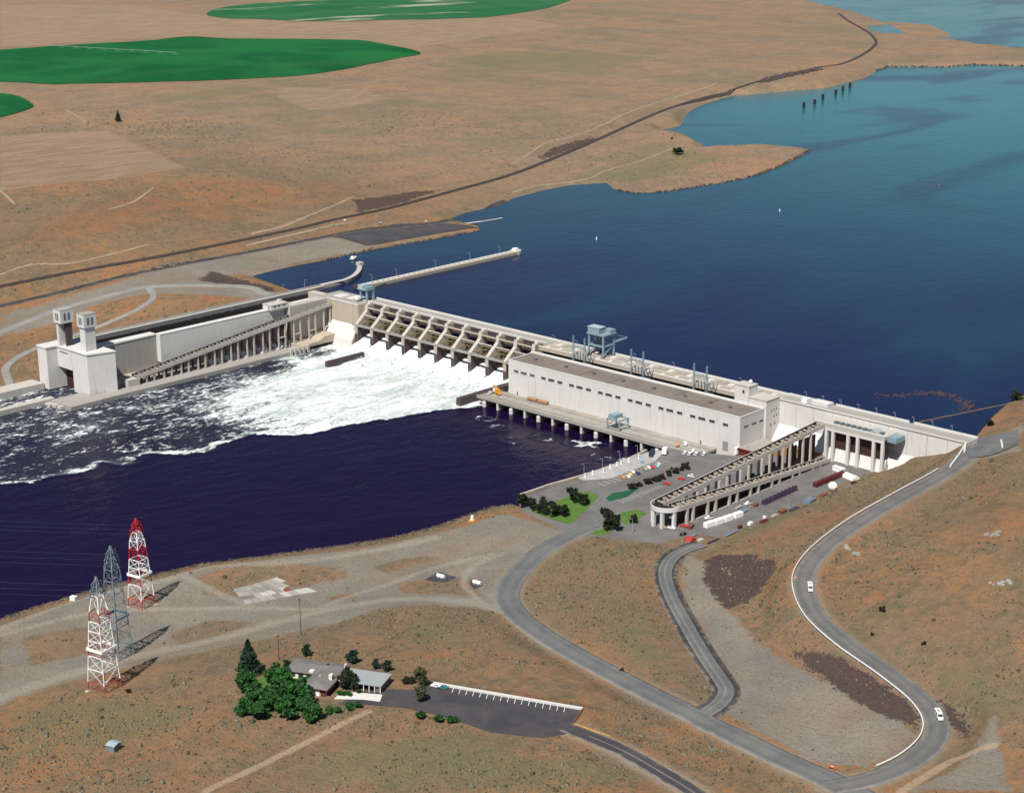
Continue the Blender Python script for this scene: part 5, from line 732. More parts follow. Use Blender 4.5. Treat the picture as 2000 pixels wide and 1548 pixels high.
MB().prismX([(-49, 3), (-49, 5.2), (-31, 5.6), (-25, 8.5), (-12, 8.8), (-12, 3)], -45, -22).build('lower_gallery', CONC_T, fn)
for k in range(5): MB().box(-22.2, -19, -62+k*4.2, -60.2+k*4.2, -3, 5.5).build('entrance_pier', CONC, fn)
fs = thing('fish_ladder', 'south fish ladder, a long hairpin trestle beside the yard', 'fish ladder', (434, -90, 8))
channel('upper_channel', fs, 429, 436, -164, 20, -9, 31.2, -4, -3.6, nb=34, bm=CONC_T)
channel('lower_channel', fs, 438.2, 443, -163, 19.6, -14, 10.8, -4, -.2, nb=34, bm=CONC_T)
m = MB(); n = 16; cx, cy = 433.8, -163.5
for r0, r1, za, zb in ((0, 9.0, 17.8, 18.5), (8.5, 9.0, 18.5, 20.4)):
    ring = []
    for i in range(n+1):
        a = math.pi+math.pi*i/n
        ring.append([(cx+r*math.cos(a), cy+r*math.sin(a)*1.05) for r in (r0, r1)])
    for i in range(n):
        a0, a1 = ring[i]; b0, b1 = ring[i+1]
        m.add([(*a0, za), (*a1, za), (*b1, za), (*b0, za), (*a0, zb), (*a1, zb), (*b1, zb), (*b0, zb)], [(0, 3, 2, 1), (4, 5, 6, 7), (1, 2, 6, 5), (3, 0, 4, 7)])
lp = m.build('turning_pool', CONC_W, fs)
MB().prismZ([(cx+8.3*math.cos(math.pi+math.pi*i/n), cy+8.3*math.sin(math.pi+math.pi*i/n)*1.05) for i in range(n+1)], 18.55, 18.65).build('pool_water', BLACK, lp)
for y in (-156., -150.5, -137.2, -129.8, -116.8, -109.4, -96.4, -88.6, -75.2, -67.5, -54, -46.7, -33, -24.8):
    zt = 19.6-(y+163)/149*8.8-2.2
    for x in (442.2, 435.5+(y+163)/149*3):
        if zt > 8.8: MB().box(x-.75, x+.75, y-.75, y+.75, 7.9, zt).build('column', CONC, fs)
    zu = 20+(y+164)/155*11.2-2.2
    for x in (435.0, 427.0): MB().box(x-.6, x+.6, y-.6, y+.6, 7.9, zu).build('column', CONC, fs)
for a in (200, 248, 292, 340):
    x, y = cx+7.9*math.cos(R(a)), cy+8.3*math.sin(R(a)); MB().box(x-.9, x+.9, y-.9, y+.9, 7.9, 17.8).build('column', CONC_W, fs)
MB().box(426.6, 435.4, -158, -30, 7.95, 8.9).build('sill_wall', CONC_P, fs)
for ya, yb, zt in ((-52, -47, 19), (-66, -56, 16.5), (-44, -34, 22), (-31, -14, 24), (-86, -77, 15)): MB().box(430.6, 431.2, ya, yb, 8, zt).build('shade_panel', DKBR, fs)  # dark panels added to imitate shade under the upper channel
MB().prismX([(-158, 8), (-22, 8), (-22, 8.8), (-158, 16.8)], 437.2, 437.8).build('shaded_back_wall', DKBR, fs)  # dark brown paints the shade under the lower channel
MB().box(441.6, 442.8, -156, -24, 7.95, 8.6).build('sill_wall', CONC_P, fs)
fe_ = thing('fish_exit', 'pale columned fishway exit against the south dam wall', 'fishway', (456, -4, 8))
MB().box(428, 478, -11, 3.6, 29.4, 31.4).build('deck', CONC, fe_)
MB().box(428, 478, -11.2, -10.6, 31.4, 32.4).build('parapet', CONC_W, fe_)
MB().box(436, 477.5, -10.8, -9.8, 27.2, 29.4).build('front_beam', CONC_W, fe_)
for x in (436.6, 441.4, 452.2, 459.0, 470.2, 476.4): MB().box(x-.9, x+.9, -11.0, -9.2, 7.9, 29.3).build('column', CONC_W, fe_)
MB().box(437, 476, -6.2, -5.8, 15.2, 29.3).build('recess_shade_panel', DKBR, fe_)  # dark sheet painting the shade between the exit columns
MB().prismX([(-6.3, 15.2), (-9.4, 7.9), (-4.4, 7.9), (-4.4, 15.2)], 436.5, 477).build('sloped_sill', CONC_W, fe_)
for i in range(9): MB().box(440+i*4, 442.6+i*4, -8, -5.6, 31.4, 32.8).build('gate_hoist', STEEL_D, fe_)
MB().add([(464, -10, 31.4), (474, -10, 31.4), (474, -3, 31.4), (464, -3, 31.4), (469, -10, 34), (469, -3, 34)], [(0, 1, 4), (2, 3, 5), (1, 2, 5, 4), (3, 0, 4, 5)]).build('gable', GALV, fe_)
MB().box(478, 484, -8, 2, 28, 31).build('end_tank', STEEL, fe_)
# ---------------------------------------------------------------- south dam wall
sd_ = thing('dam_wall', 'pale concrete gravity wall from the powerhouse to the south bank', 'dam wall', (458, 5, 8))
MB().prismX([(16.2, 33.9), (4, 33.9), (4, 4), (16.2, 4)], 390.5, 524).build('wall', CONC_W, sd_)
MB().prismX([(3.97, 18.3), (-4.2, 8), (-5, 3), (3.97, 3)], 391, 524).build('battered_toe', CONC_W, sd_)
MB().box(390.5, 524, 3.7, 16.5, 33.9, 34.4).build('crest_road', CONC_P, sd_)
for x0, x1 in ((390.5, 424), (425.5, 478), (481.5, 524)): MB().box(x0, x1, 15.9, 16.7, 34.4, 35.7).build('upstream_parapet', CONC_W, sd_)
MB().box(390.5, 524, 3.5, 4.0, 34.4, 35.2).build('downstream_parapet', CONC_W, sd_)
for i in range(9): MB().box(404+i*13.4, 404.25+i*13.4, 3.93, 3.99, 18.5, 33.9).build('joint', CONC_P, sd_)
MB().box(412, 424, 9, 16, 34.4, 36.4).build('hoist_block', CONC_W, sd_); MB().box(405, 409, 8, 13, 34.4, 36.8).build('hoist_block', WHITE, sd_)
one('retaining_wall', MB().beam((531, -12, 33.8), (523.5, 3, 34.3), 1.0, 2.6).beam((548, 2, 34.6), (536, 22, 34.6), 1., 1.6), CONC_W, 'pale wing wall at the south end of the dam beside the road', 'wall', (527, -4, 33))
# ---------------------------------------------------------------- powerhouse
ph = thing('powerhouse', 'long windowed concrete powerhouse with a flat grey roof', 'building', (290, -23, 7))
MB().box(190, 390, -36, -10.8, -3, 30.4).build('wall', CONC_W, ph)
rf = MB().box(190.6, 389.4, -35.3, -11.5, 30.4, 30.9).build('roof', asphalt('roof_felt', (.165, .135, .115), (.215, .18, .155)), ph)
MB().box(189.9, 390.1, -36.1, -35.3, 30.4, 31.5).box(189.9, 390.1, -11.5, -8.6, 29, 31.6).box(189.9, 190.6, -35.3, -11.5, 30.4, 31.5).box(389.4, 390.1, -35.3, -11.5, 30.4, 31.5).build('parapet', CONC_W, ph)
for x in (204.4, 232.9, 258.3, 284.3, 310.6, 336.4, 357, 372.5): MB().box(x-1, x+1, -24.5, -22.5, 30.9, 32.3).build('roof_vent', STEEL_D, rf)
for x in (252, 278, 330, 356): MB().box(x, x+.5, -35.3, -11.5, 30.9, 30.97).build('roof_joint', ASPH_D, rf)
for g in range(8):
    x = 195.3+25.9*g
    for a, b in ((0, 4.2), (6.6, 12.2), (15.2, 19.6)):
        if x+b > 388: continue
        wn = MB().box(x+a, x+b, -36.04, -35.8, 23.3, 24.9).build('window', GLASS, ph)
        MB().box(x+a-.15, x+b+.15, -36.22, -36.0, 23.0, 23.25).build('sill', CONC, wn)
for a, b in ((-31.9, -27.1), (-23.8, -18.9), (-15.6, -11.5)):
    wn = MB().box(389.9, 390.04, a, b, 23, 24.6).build('window', GLASS, ph)
for i in range(16): MB().box(196+i*12.95+5.6, 196.07+i*12.95+5.6, -36.02, -35.9, 7, 30.3).build('wall_joint', CONC, ph)
d_ = MB().box(377, 381.2, -36.1, -35.8, 7, 13).build('roller_door', paint('grey_door', (.23, .24, .24)), ph)
MB().box(198, 199.2, -36.06, -35.8, 7, 9.4).build('door', STEEL_D, ph); MB().box(359, 360.2, -36.06, -35.8, 7, 9.4).build('door', STEEL_D, ph)
dk = MB().box(178, 372.5, -55.6, -36.02, 5.6, 7).build('tailrace_deck', asphalt('deck_concrete', (.27, .245, .205), (.37, .335, .285)), ph)
MB().box(178, 372.5, -56.1, -55.5, 5.4, 7.7).build('deck_kerb', CONC_P, ph)
MB().box(178, 371, -42.5, -42.2, 7.0, 7.16).box(178, 371, -51.5, -51.2, 7.0, 7.16).build('crane_rail', STEEL_D, ph)
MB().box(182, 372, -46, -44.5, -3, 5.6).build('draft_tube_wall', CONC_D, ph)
for i in range(15):
    x = 184.5+i*12.9
    p_ = MB().box(x-.8, x+.8, -55, -44.4, -3, 5.5).build('draft_tube_pier', CONC_T, ph)
    if i % 2 == 0: MB().lathe(x+.2, -55.0, [(1.5, -3), (1.5, 3.6), (.7, 4.2)], 10).build('pier_nose', CONC_W, p_)
    else: MB().lathe(x+.2, -55.0, [(.9, -3), (.9, 4.6), (.4, 5)], 8).build('pier_nose', CONC_W, p_)
for i in range(26): MB().box(186+i*7.1, 190.4+i*7.1, -49.5, -44.2, 7.0, 7.08).build('grating', CONC_P, dk)
# intake deck behind the powerhouse
it = thing('intake_deck', 'pale intake deck running behind the powerhouse above the reservoir', 'deck', (290, 8, 30))
MB().box(188.6, 390.4, -3.2, 16.2, 31.5, 34).build('deck', CONC_T, it)
MB().box(188.6, 390.4, 1.5, 15.8, -3, 31.5).build('intake_wall', CONC_D, it)  # wall and floor coloured dark, adding shade below the deck overhang
MB().box(190.1, 390, -10.7, 1.4, 20, 26.5).build('transformer_floor', CONC_D, it)
MB().box(188.6, 390.4, 15.6, 16.6, 34, 35.4).build('parapet', CONC_W, it); MB().box(188.6, 390.4, -3.4, -3.0, 34, 34.7).build('kerb', CONC_W, it)
random.seed(3)
for i in range(34):
    x = 196+i*5.6; MB().box(x, x+3.6, 7+random.uniform(-.5, .5), 12.5, 34, 34.3+random.random()*.3).build('intake_hatch', CONC_P if i % 3 else CONC_W, it)
for i in range(17): MB().box(194+i*11.6, 197+i*11.6, -1.5, 1.2, 34, 34.5+random.random()*.5).build('hatch_cover', CONC_W, it)
MB().box(188.6, 390, 3.0, 3.25, 34, 34.14).box(188.6, 390, 14.6, 14.85, 34, 34.14).build('crane_rail', STEEL_D, it)
ax = thing('control_annex', 'stepped concrete service block at the south end of the powerhouse', 'building', (383, -2, 8))
MB().box(378, 391.5, -10.6, 3.4, 4, 36).build('wall', CONC_W, ax); MB().box(377.7, 391.8, -10.9, 3.6, 36, 36.5).build('roof', CONC, ax)
MB().box(366.5, 377.6, -10.5, -1.2, 30, 42.6).build('elevator_tower', CONC_W, ax); MB().box(366.2, 377.9, -10.8, -.9, 42.6, 43.1).build('tower_roof', CONC, ax)
MB().lathe(374, -4, [(.6, 43.1), (1.3, 44.2), (1.3, 44.8), (.5, 45.7)], 10).build('roof_dome', WHITE, ax)
MB().box(372.5, 374.1, -10.6, -10.45, 38, 40).build('window', GLASS, ax)
for y, z in ((-5.6, 18.5), (-1.2, 18.5), (-5.4, 28), (-2.6, 28.3), (.2, 28.5), (-2.4, 24), (.4, 24.2)): MB().box(391.4, 391.56, y, y+1.1, z, z+(2 if z < 20 else 1.1)).build('window', GLASS, ax)
cp = thing('loading_bay', 'low grey roofed shed with dark red sides at the powerhouse corner', 'building', (395, -25, 8))
MB().box(390.3, 400.5, -37.5, -13, 7.6, 11.3).build('wall', paint('maroon_paint', (.11, .014, .016), .6), cp)
MB().box(390.15, 401.2, -38.2, -12.3, 11.3, 12).build('roof', CONC_P, cp)
MB().box(401.2, 401.4, -38.4, -12.1, 11.2, 12.1).box(390.2, 401.2, -38.4, -38.2, 11.2, 12.1).build('trim', paint('maroon_trim', (.16, .02, .02), .6), cp)
MB().box(388.5, 390.2, -39, -36.3, 7.6, 12).build('porch', WHITE, cp)

ORD = ['first', 'second', 'third', 'fourth', 'fifth', 'sixth', 'seventh', 'eighth', 'ninth', 'tenth', 'eleventh', 'twelfth', 'thirteenth', 'fourteenth', 'fifteenth', 'sixteenth']
PT = D['pts']
# ---------------------------------------------------------------- cranes and line take-off frames
g = thing('gantry_crane', 'tall blue grey gantry crane on the intake deck behind the powerhouse', 'crane', (237, 10, 34))
for x in (230.5, 243.5):
    for y in (3.4, 14.7): MB().box(x-.55, x+.55, y-.55, y+.55, 34.2, 49.5).build('leg', STEEL, g); MB().box(x-1.2, x+1.2, y-.9, y+.9, 34.05, 35.2).build('bogie', STEEL_D, g)
for x in (230.5, 243.5): MB().box(x-.5, x+.5, 3.4, 14.7, 41.5, 42.6).build('tie_beam', STEEL, g)
MB().box(230.5, 243.5, 2.9, 3.9, 41.5, 42.6).box(230.5, 243.5, 14.2, 15.2, 41.5, 42.6).build('sill_beam', STEEL, g)
MB().box(229, 245, 2.4, 15.8, 49.5, 50.6).build('platform', STEEL, g)
MB().box(229.6, 240, 2.8, 9.5, 50.6, 54.6).build('machine_house', STEEL, g); MB().box(229.3, 240.3, 2.5, 9.8, 54.6, 55).build('house_roof', paint('pale_blue_sheet', (.34, .42, .45), .5), g)
MB().box(238, 244.6, 9.7, 15.4, 50.6, 53).build('trolley_house', STEEL, g)
MB().beam((243.5, 14.7, 43.5), (246, 26, 45), 1.0, 1.2).beam((240, 14.7, 43.5), (246, 26, 45), .6).beam((243.5, 14.7, 49), (246, 26, 45.3), .4).build('boom', STEEL, g)
for x in (230.5, 243.5): MB().beam((x, 3.4, 36), (x, 14.7, 41.3), .5).build('brace', STEEL, g)
MB().box(236, 239, 1.5, 3, 46, 48.6).build('cab', GLASS, g)
g = thing('gantry_crane', 'small blue grey gantry crane standing on the tailrace deck', 'crane', (300, -46, 7))
for x in (294.6, 304.8):
    for y in (-51.4, -42.4): MB().box(x-.4, x+.4, y-.4, y+.4, 7.2, 13.6).build('leg', STEEL, g)
MB().box(294.2, 305.2, -51.9, -50.9, 13.6, 14.4).box(294.2, 305.2, -42.9, -41.9, 13.6, 14.4).box(294.1, 295.1, -50.9, -42.9, 13.6, 14.4).box(304.3, 305.3, -50.9, -42.9, 13.6, 14.4).build('top_frame', STEEL, g)
MB().box(295, 300.5, -51, -43, 14.4, 16.8).build('machine_house', STEEL, g); MB().beam((294.6, -51.4, 8.2), (304.8, -51.4, 8.2), .4).build('sill_beam', STEEL, g)
for x in (294.6, 304.8): MB().beam((x, -51.4, 8), (x, -42.4, 13), .3).build('brace', STEEL, g)
g = thing('gantry_crane', 'pale blue bulkhead crane at the corner of spillway and lock', 'crane', (-8, 8, 34))
for x in (-11.5, -4.4):
    for y in (5, 11.8): MB().box(x-.7, x+.7, y-.7, y+.7, 34.2, 43).build('leg', STEEL, g)
MB().box(-13.5, -3.4, 3, 13, 43, 44).build('platform', STEEL, g); MB().box(-13, -7.4, 3.4, 12.4, 44, 46.8).build('machine_house', paint('pale_blue_sheet', (.34, .42, .45)), g)
MB().box(-7, -3.8, 4, 12, 44, 45.4).build('hoist', STEEL, g); MB().beam((-8, 12, 42.4), (-14, 34, 42.4), 1.4).build('jib', STEEL_D, g)
MB().box(-12, -9, -1, 3, 36, 38).build('cab', WHITE, g)
def takeoff(x, y, lab):
    t = thing('takeoff_frame', lab, 'steel frame', (x, y, 29.5), group='line take-off frames behind the powerhouse')
    for dx in (0, 10.5):
        for (sx, sy) in ((-.5, -.5), (.5, -.5), (.5, .5), (-.5, .5)): MB().beam((x+dx+sx, y+sy, 29.5), (x+dx+sx*.6, y+sy*.6, 48.5), .22).build('mast_leg', STEEL, t)
        lc = MB()
        for i in range(12):
            z0 = 29.5+i*1.55; s = 1 if i % 2 else -1; lc.beam((x+dx-.5*s, y-.5, z0), (x+dx+.5*s, y-.5, z0+1.5), .13).beam((x+dx+.5, y-.5*s, z0), (x+dx+.5, y+.5*s, z0+1.5), .13)
        lc.build('lacing', STEEL, t)
    cb = MB()
    for z in (40.6, 42): cb.beam((x, y-.4, z), (x+10.5, y-.4, z), .25).beam((x, y+.4, z), (x+10.5, y+.4, z), .25)
    for i in range(7): cb.beam((x+i*1.5, y-.4, 40.6+(i % 2)*1.4), (x+1.5+i*1.5, y-.4, 42-(i % 2)*1.4), .16)
    cb.build('cross_beam', STEEL, t)
    for i, dx in enumerate((14, 17)):
        MB().beam((x+dx, y+1, 33), (x+dx-2.2, y-.5, 40), .35).beam((x+dx, y+1, 33), (x+dx+.8, y+3, 38), .3).build('strut', STEEL_D, t)
    for dx in (2.6, 5.2, 7.8): MB().tube((x+dx, y+1.5, 33), (x+dx, y+1.5, 37.2), .35).build('bushing', STEEL_D, t)
    MB().box(x+12.5, x+18, y-4.2, y-1.2, 26.5, 31.5).build('transformer', STEEL_D, t); MB().box(x+1, x+9.5, y-4.5, y-2.2, 26.5, 31).build('transformer', STEEL_D, t)
for x, l in ((223.5, 'blue grey steel take-off frame nearest the big gantry crane'), (276, 'blue grey steel take-off frame in the middle of the three behind the powerhouse'), (329.5, 'blue grey steel take-off frame nearest the elevator tower')): takeoff(x, -5.4, l)
# ---------------------------------------------------------------- lamps on crest, guide wall, quay, yard
def lamp(x, y, z, h, lab, grp, arm=1.6, rz=0, mat=GALV):
    t = thing('lamp_post', lab, 'lamp post', (x, y, z), rz, grp)
    mk('post', *[np.array(MB().tube((0, 0, 0), (0, 0, h), .16, .09, 6).v), MB().tube((0, 0, 0), (0, 0, h), .16, .09, 6).f], mat, t)
    m = MB().beam((0, 0, h-.05), (0, -arm, h+.15), .12); mk('arm', m.v, m.f, mat, t)
    m = MB().box(-.25, .25, -arm-.5, -arm+.3, h+.02, h+.25); mk('lamp_head', m.v, m.f, GALV, t)
for i, x in enumerate((403.3, 416.2, 429.2, 442.2, 455, 468, 481, 494, 507)):
    lamp(x, 16.2, 34.4, 4.6, f'{ORD[8-i]} lamp post from the south bank on the dam wall crest', 'crest lamps')
for i, x in enumerate((186, 208, 226, 262, 296, 314, 352)): lamp(x, 16.0, 34.2, 4.2, f'{ORD[i]} lamp post from the spillway on the intake deck parapet', 'intake deck lamps')
for i, y in enumerate((60, 88, 134, 176, 214)): lamp(-60, y, 32.4, 6.5, f'{ORD[i]} lamp mast out along the long approach guide wall', 'guide wall lamps')
for i, y in enumerate((-195, -165, -135, -105, -75, -45, -15, 8)): lamp(-85, y, 32.9, 6, f'{ORD[i]} lamp mast from the gate towers along the landward lock wall', 'lock wall lamps', rz=R(90))
for i, (x, y) in enumerate(((349.3, -137), (351, -122), (349.9, -104.5), (350.8, -88.5))): lamp(x, y, 8, 9, f'{ORD[i]} tall lamp post from the lawn along the river quay', 'quay lamps')
for x, y, l in ((474, -104, 'lamp post among the stores at the edge of the yard'), (459, -181, 'lamp post at the yard gate below the fish ladder bend'), (429.5, -188, 'lamp post beside the tree at the lawn corner'), (409, -75, 'lamp post between the parking rows and the loading bay')): lamp(x, y, 8, 9, l, 'yard lamps')
for i, (x, y) in enumerate(((349.5, -136.2), (349.7, -129.4), (351.1, -121.3), (349.9, -113.4), (350, -107.1), (349.8, -103), (350.6, -96.7), (350.7, -87.3))):
    t = thing('mooring_post', f'{ORD[i]} stubby pale mooring post from the lawn along the river quay', 'bollard', (x, y, 8), group='quay mooring posts')
    m = MB().lathe(0, 0, [(.75, 0), (.7, .5), (.45, .7), (.4, 2.0), (.6, 2.3), (.55, 2.6)], 8); mk('post', m.v, m.f, WHITE, t)
    m = MB().box(-.9, .9, -.9, .9, 0, .25); mk('base', m.v, m.f, CONC, t)
q = D['quay']; m = MB(); qq = [(a+.0, b) for a, b in q]
for a, b in zip(qq[:-1], qq[1:]): m.beam((a[0], a[1], 3.6), (b[0], b[1], 3.6), 1.6, 9.0)
one('quay_wall', m, CONC_T, 'concrete quay wall between the parking and the tailrace', 'wall', (350, -100, 0))
v, f = drape([(347, -140), (352.5, -141), (362, -127), (362, -85), (352, -62), (346.5, -80), (346.5, -126)], 4, .12, 8.0); tag(mk('quay_paving', v, f, asphalt('pale_paving', (.33, .33, .325), (.43, .425, .41))), kind='structure')
# ---------------------------------------------------------------- vehicles
CARCOL = {'white': (.78, .78, .76), 'red': (.55, .03, .03), 'dark blue': (.02, .03, .09), 'pale blue': (.30, .45, .55), 'yellow': (.75, .52, .05), 'orange': (.65, .24, .06), 'tan': (.42, .32, .2), 'grey': (.28, .29, .3), 'black': (.02, .02, .022), 'teal': (.05, .20, .22), 'silver': (.5, .5, .5), 'brown': (.12, .05, .03)}
def car(x, y, z, rz, col, lab, grp, kind='car'):
    t = thing('parked_car' if kind == 'car' else kind, lab, 'van' if kind == 'van' else 'pickup' if kind == 'pickup' else 'car', (x, y, z), rz, grp)
    M = paint(col.replace(' ', '_')+'_car_paint', CARCOL[col], .3, .06, spec=.5)
    L2, W2 = (3.3, 1.05) if kind == 'van' else (2.6, .95) if kind == 'pickup' else (2.3, .88)
    def add(n, mb, mat): mk(n, mb.v, mb.f, mat, t)
    if kind == 'van':
        add('body', MB().prismX([(-3.3, .4), (3.3, .4), (3.3, 1.3), (2.6, 1.55), (1.9, 2.65), (-3.2, 2.75), (-3.3, 2.4)], -W2, W2), M)
        add('windscreen', MB().prismX([(2.58, 1.6), (2.0, 2.5), (2.06, 2.55), (2.66, 1.62)], -W2+.12, W2-.12), GLASS)
        add('side_window', MB().box(-W2-.02, -W2+.05, -2.6, 1.8, 1.65, 2.3).box(W2-.05, W2+.02, -2.6, 1.8, 1.65, 2.3), GLASS)
        add('roof_rack', MB().box(-.5, .5, -1.6, .2, 2.72, 2.9), GALV)
    elif kind == 'pickup':
        add('body', MB().prismX([(-2.6, .45), (2.6, .45), (2.6, 1.0), (1.2, 1.1), (-2.6, 1.1)], -W2, W2), M)
        add('cabin', MB().prismX([(1.2, 1.1), (.7, 1.75), (-.5, 1.75), (-.7, 1.1)], -W2+.1, W2-.1), M)
        add('side_window', MB().prismX([(.95, 1.15), (.6, 1.66), (-.42, 1.66), (-.55, 1.15)], -W2+.08, W2-.08), GLASS)
        add('load_bed', MB().box(-W2+.15, W2-.15, -2.5, -.8, 1.1, 1.16), BLACK)
    else:
        add('body', MB().prismX([(-2.3, .35), (2.3, .35), (2.3, .78), (1.0, .92), (-1.7, .95), (-2.3, .88)], -W2, W2), M)
        add('cabin', MB().prismX([(1.0, .92), (.35, 1.4), (-1.1, 1.42), (-1.75, .95)], -W2+.12, W2-.12), M)
        add('side_window', MB().prismX([(.82, .96), (.3, 1.33), (-1.0, 1.35), (-1.5, .98)], -W2+.1, W2-.1), GLASS)
    for sx in (-W2+.05, W2-.05):
        for sy in (-L2*.62, L2*.62): add('wheel', MB().tube((sx-.1, sy, .34), (sx+.1, sy, .34), .34, n=10), RUBBER)
    for sx in (-.6, .6): add('headlight', MB().box(sx-.2, sx+.2, L2-.05, L2+.03, .62, .8), WHITE)
    return t
up = catmull(D['roads']['upper'][0], 4)
def heading(x, y): 
    i = int(np.argmin(np.hypot(up[:, 0]-x, up[:, 1]-y))); i = max(1, min(len(up)-2, i)); d = up[i+1]-up[i-1]; return math.atan2(-d[0], d[1])
for (x, y), l in zip(PT['van'], ('white van at the upper bend of the hill road', 'white van at the lower bend of the hill road')):
    car(x, y, H(x, y)+.42, heading(x, y), 'white', l, 'vans on the hill road', 'van')
for (x, y, rz, c, l, k) in ((367, -121.8, 60, 'orange', 'orange car at the lawn end of the quay row', 'car'), (368.4, -118.6, 60, 'white', 'white car next to the orange car in the quay row', 'car'), (366.6, -114.9, 60, 'yellow', 'yellow car in the middle of the quay row', 'car'), (365.1, -110.3, 60, 'white', 'white car just beyond the yellow car in the quay row', 'car'), (368.9, -110.0, 60, 'dark blue', 'dark blue car beside the yellow car in the quay row', 'car'),
    (367.3, -101, 60, 'tan', 'tan car in the quay row', 'car'), (368.1, -95.4, 60, 'red', 'red car in the quay row', 'car'), (366.8, -97.4, 60, 'white', 'white car between the tan car and the red car', 'car'), (369.1, -91.9, 60, 'pale blue', 'pale blue car at the powerhouse end of the quay row', 'car'), (367.1, -88.2, 60, 'silver', 'silver car at the very end of the quay row', 'car'), (357.1, -91.8, 40, 'pale blue', 'pale blue pickup standing apart near the river quay', 'pickup'),
    (393.3, -112.8, 100, 'red', 'red car by the bushes, nearer the lawn', 'car'), (394.4, -100.1, 100, 'red', 'red car by the bushes, nearer the powerhouse', 'car'), (396.5, -92.5, 100, 'white', 'white pickup beside the bushes behind the red cars', 'pickup'),
    (366.3, -60.6, 20, 'white', 'white pickup closest to the river in the cluster by the powerhouse', 'pickup'), (369.6, -60.0, 20, 'white', 'second white pickup from the river in the cluster by the powerhouse', 'pickup'), (367.4, -53.4, 200, 'white', 'white car nearest the powerhouse wall in the white cluster', 'car'), (372.4, -57.0, 20, 'white', 'white pickup in the middle of the white cluster', 'pickup'), (376.4, -54.4, 20, 'white', 'white pickup on the door side of the white cluster', 'pickup'), (371, -50.5, 110, 'silver', 'silver car behind the white cluster by the powerhouse', 'car'),
    (446.5, -141.6, 160, 'white', 'white pickup parked beside the row of white trailers', 'pickup'), (449.1, -107.9, 170, 'white', 'white pickup by the lower fish ladder columns', 'pickup'), (443.6, -161, 100, 'red', 'red car under the bend of the south fish ladder', 'car'), (441, -168, 100, 'white', 'white car under the bend of the south fish ladder', 'car'), (436.5, -170.4, 100, 'tan', 'tan car under the bend of the south fish ladder', 'car')):
    car(x, y, 8.08, R(rz), c, l, 'staff vehicles around the powerhouse', k)
car(511.3, -415.8, 26.12, R(113), 'white', 'white car in the visitor car park', 'visitor cars'); car(514.3, -414.7, 26.12, R(113), 'teal', 'teal car in the visitor car park', 'visitor cars')
t = thing('box_truck', 'white box truck at the end of the river quay', 'truck', (357, -69, 8.08), R(30))
for n, mb, mt in (('cargo_box', MB().box(-1.4, 1.4, -4, 1.6, .9, 4.0), WHITE), ('cab', MB().prismX([(1.7, .6), (3.6, .6), (3.6, 1.6), (3.1, 2.7), (1.7, 2.7)], -1.2, 1.2), WHITE), ('windscreen', MB().prismX([(3.6, 1.65), (3.15, 2.55), (3.2, 2.6), (3.68, 1.65)], -1, 1), GLASS), ('chassis', MB().box(-.6, .6, -3.8, 3.2, .45, .9), BLACK)): mk(n, mb.v, mb.f, mt, t)
for sx in (-1.15, 1.15):
    for sy in (-2.8, 2.6): m = MB().tube((sx-.15, sy, .5), (sx+.15, sy, .5), .5, n=10); mk('wheel', m.v, m.f, RUBBER, t)
t = thing('flatbed_trailer', 'dark blue covered trailer beside the river quay', 'trailer', (352.9, -77, 8.08), R(30))
for n, mb, mt in (('cover', MB().prismY([(-1.3, .9), (1.3, .9), (1.3, 2.6), (.9, 3.1), (-.9, 3.1), (-1.3, 2.6)], -4.5, 4.5), paint('navy_tarp', (.015, .02, .06), .6)), ('bed', MB().box(-1.35, 1.35, -4.7, 4.7, .6, .88), STEEL_D)): mk(n, mb.v, mb.f, mt, t)
for sx in (-1.1, 1.1):
    for sy in (-3.4, -2.4): m = MB().tube((sx-.12, sy, .4), (sx+.12, sy, .4), .4, n=10); mk('wheel', m.v, m.f, RUBBER, t)
t = thing('mobile_crane', 'yellow and white mobile crane at the spillway end of the tailrace deck', 'crane', (186.5, -44, 7.05), R(70))
for n, mb, mt in (('chassis', MB().box(-1.3, 1.3, -4.5, 4.5, .6, 1.4), paint('crane_yellow', (.55, .27, .03))), ('cab', MB().box(-1.2, 1.2, 2.6, 4.6, 1.4, 3.4), WHITE), ('turret', MB().box(-1.3, 1.3, -3, 1, 1.4, 3.8), paint('crane_yellow', (.55, .27, .03))), ('boom', MB().beam((0, -2.5, 3.8), (0, 5.5, 5.2), .9), paint('crane_yellow', (.55, .27, .03)))): mk(n, mb.v, mb.f, mt, t)
for sx in (-1.2, 1.2):
    for sy in (-3.4, -2, 2.2, 3.4): m = MB().tube((sx-.2, sy, .55), (sx+.2, sy, .55), .55, n=10); mk('wheel', m.v, m.f, RUBBER, t)
car(182.5, -47, 7.05, R(20), 'white', 'white pickup at the spillway end of the tailrace deck', 'staff vehicles around the powerhouse', 'pickup')
for i, (x, y) in enumerate(((352, -49.8), (354.5, -45))):
    t = thing('air_compressor', ('orange site compressor on the deck by the roller door', 'white site compressor on the deck by the roller door')[i], 'compressor', (x, y, 7.02), R(35))
    mt = paint('site_orange', (.5, .18, .05)) if i == 0 else WHITE
    for n, mb, m_ in (('housing', MB().prismX([(-1.8, .7), (1.8, .7), (1.8, 1.7), (1.3, 2.3), (-1.3, 2.3), (-1.8, 1.7)], -.9, .9), mt), ('drawbar', MB().beam((0, 1.8, .7), (0, 3.2, .5), .15), STEEL_D)): mk(n, mb.v, mb.f, m_, t)
    for sx in (-.95, .95): m = MB().tube((sx-.1, 0, .4), (sx+.1, 0, .4), .4, n=10); mk('wheel', m.v, m.f, RUBBER, t)
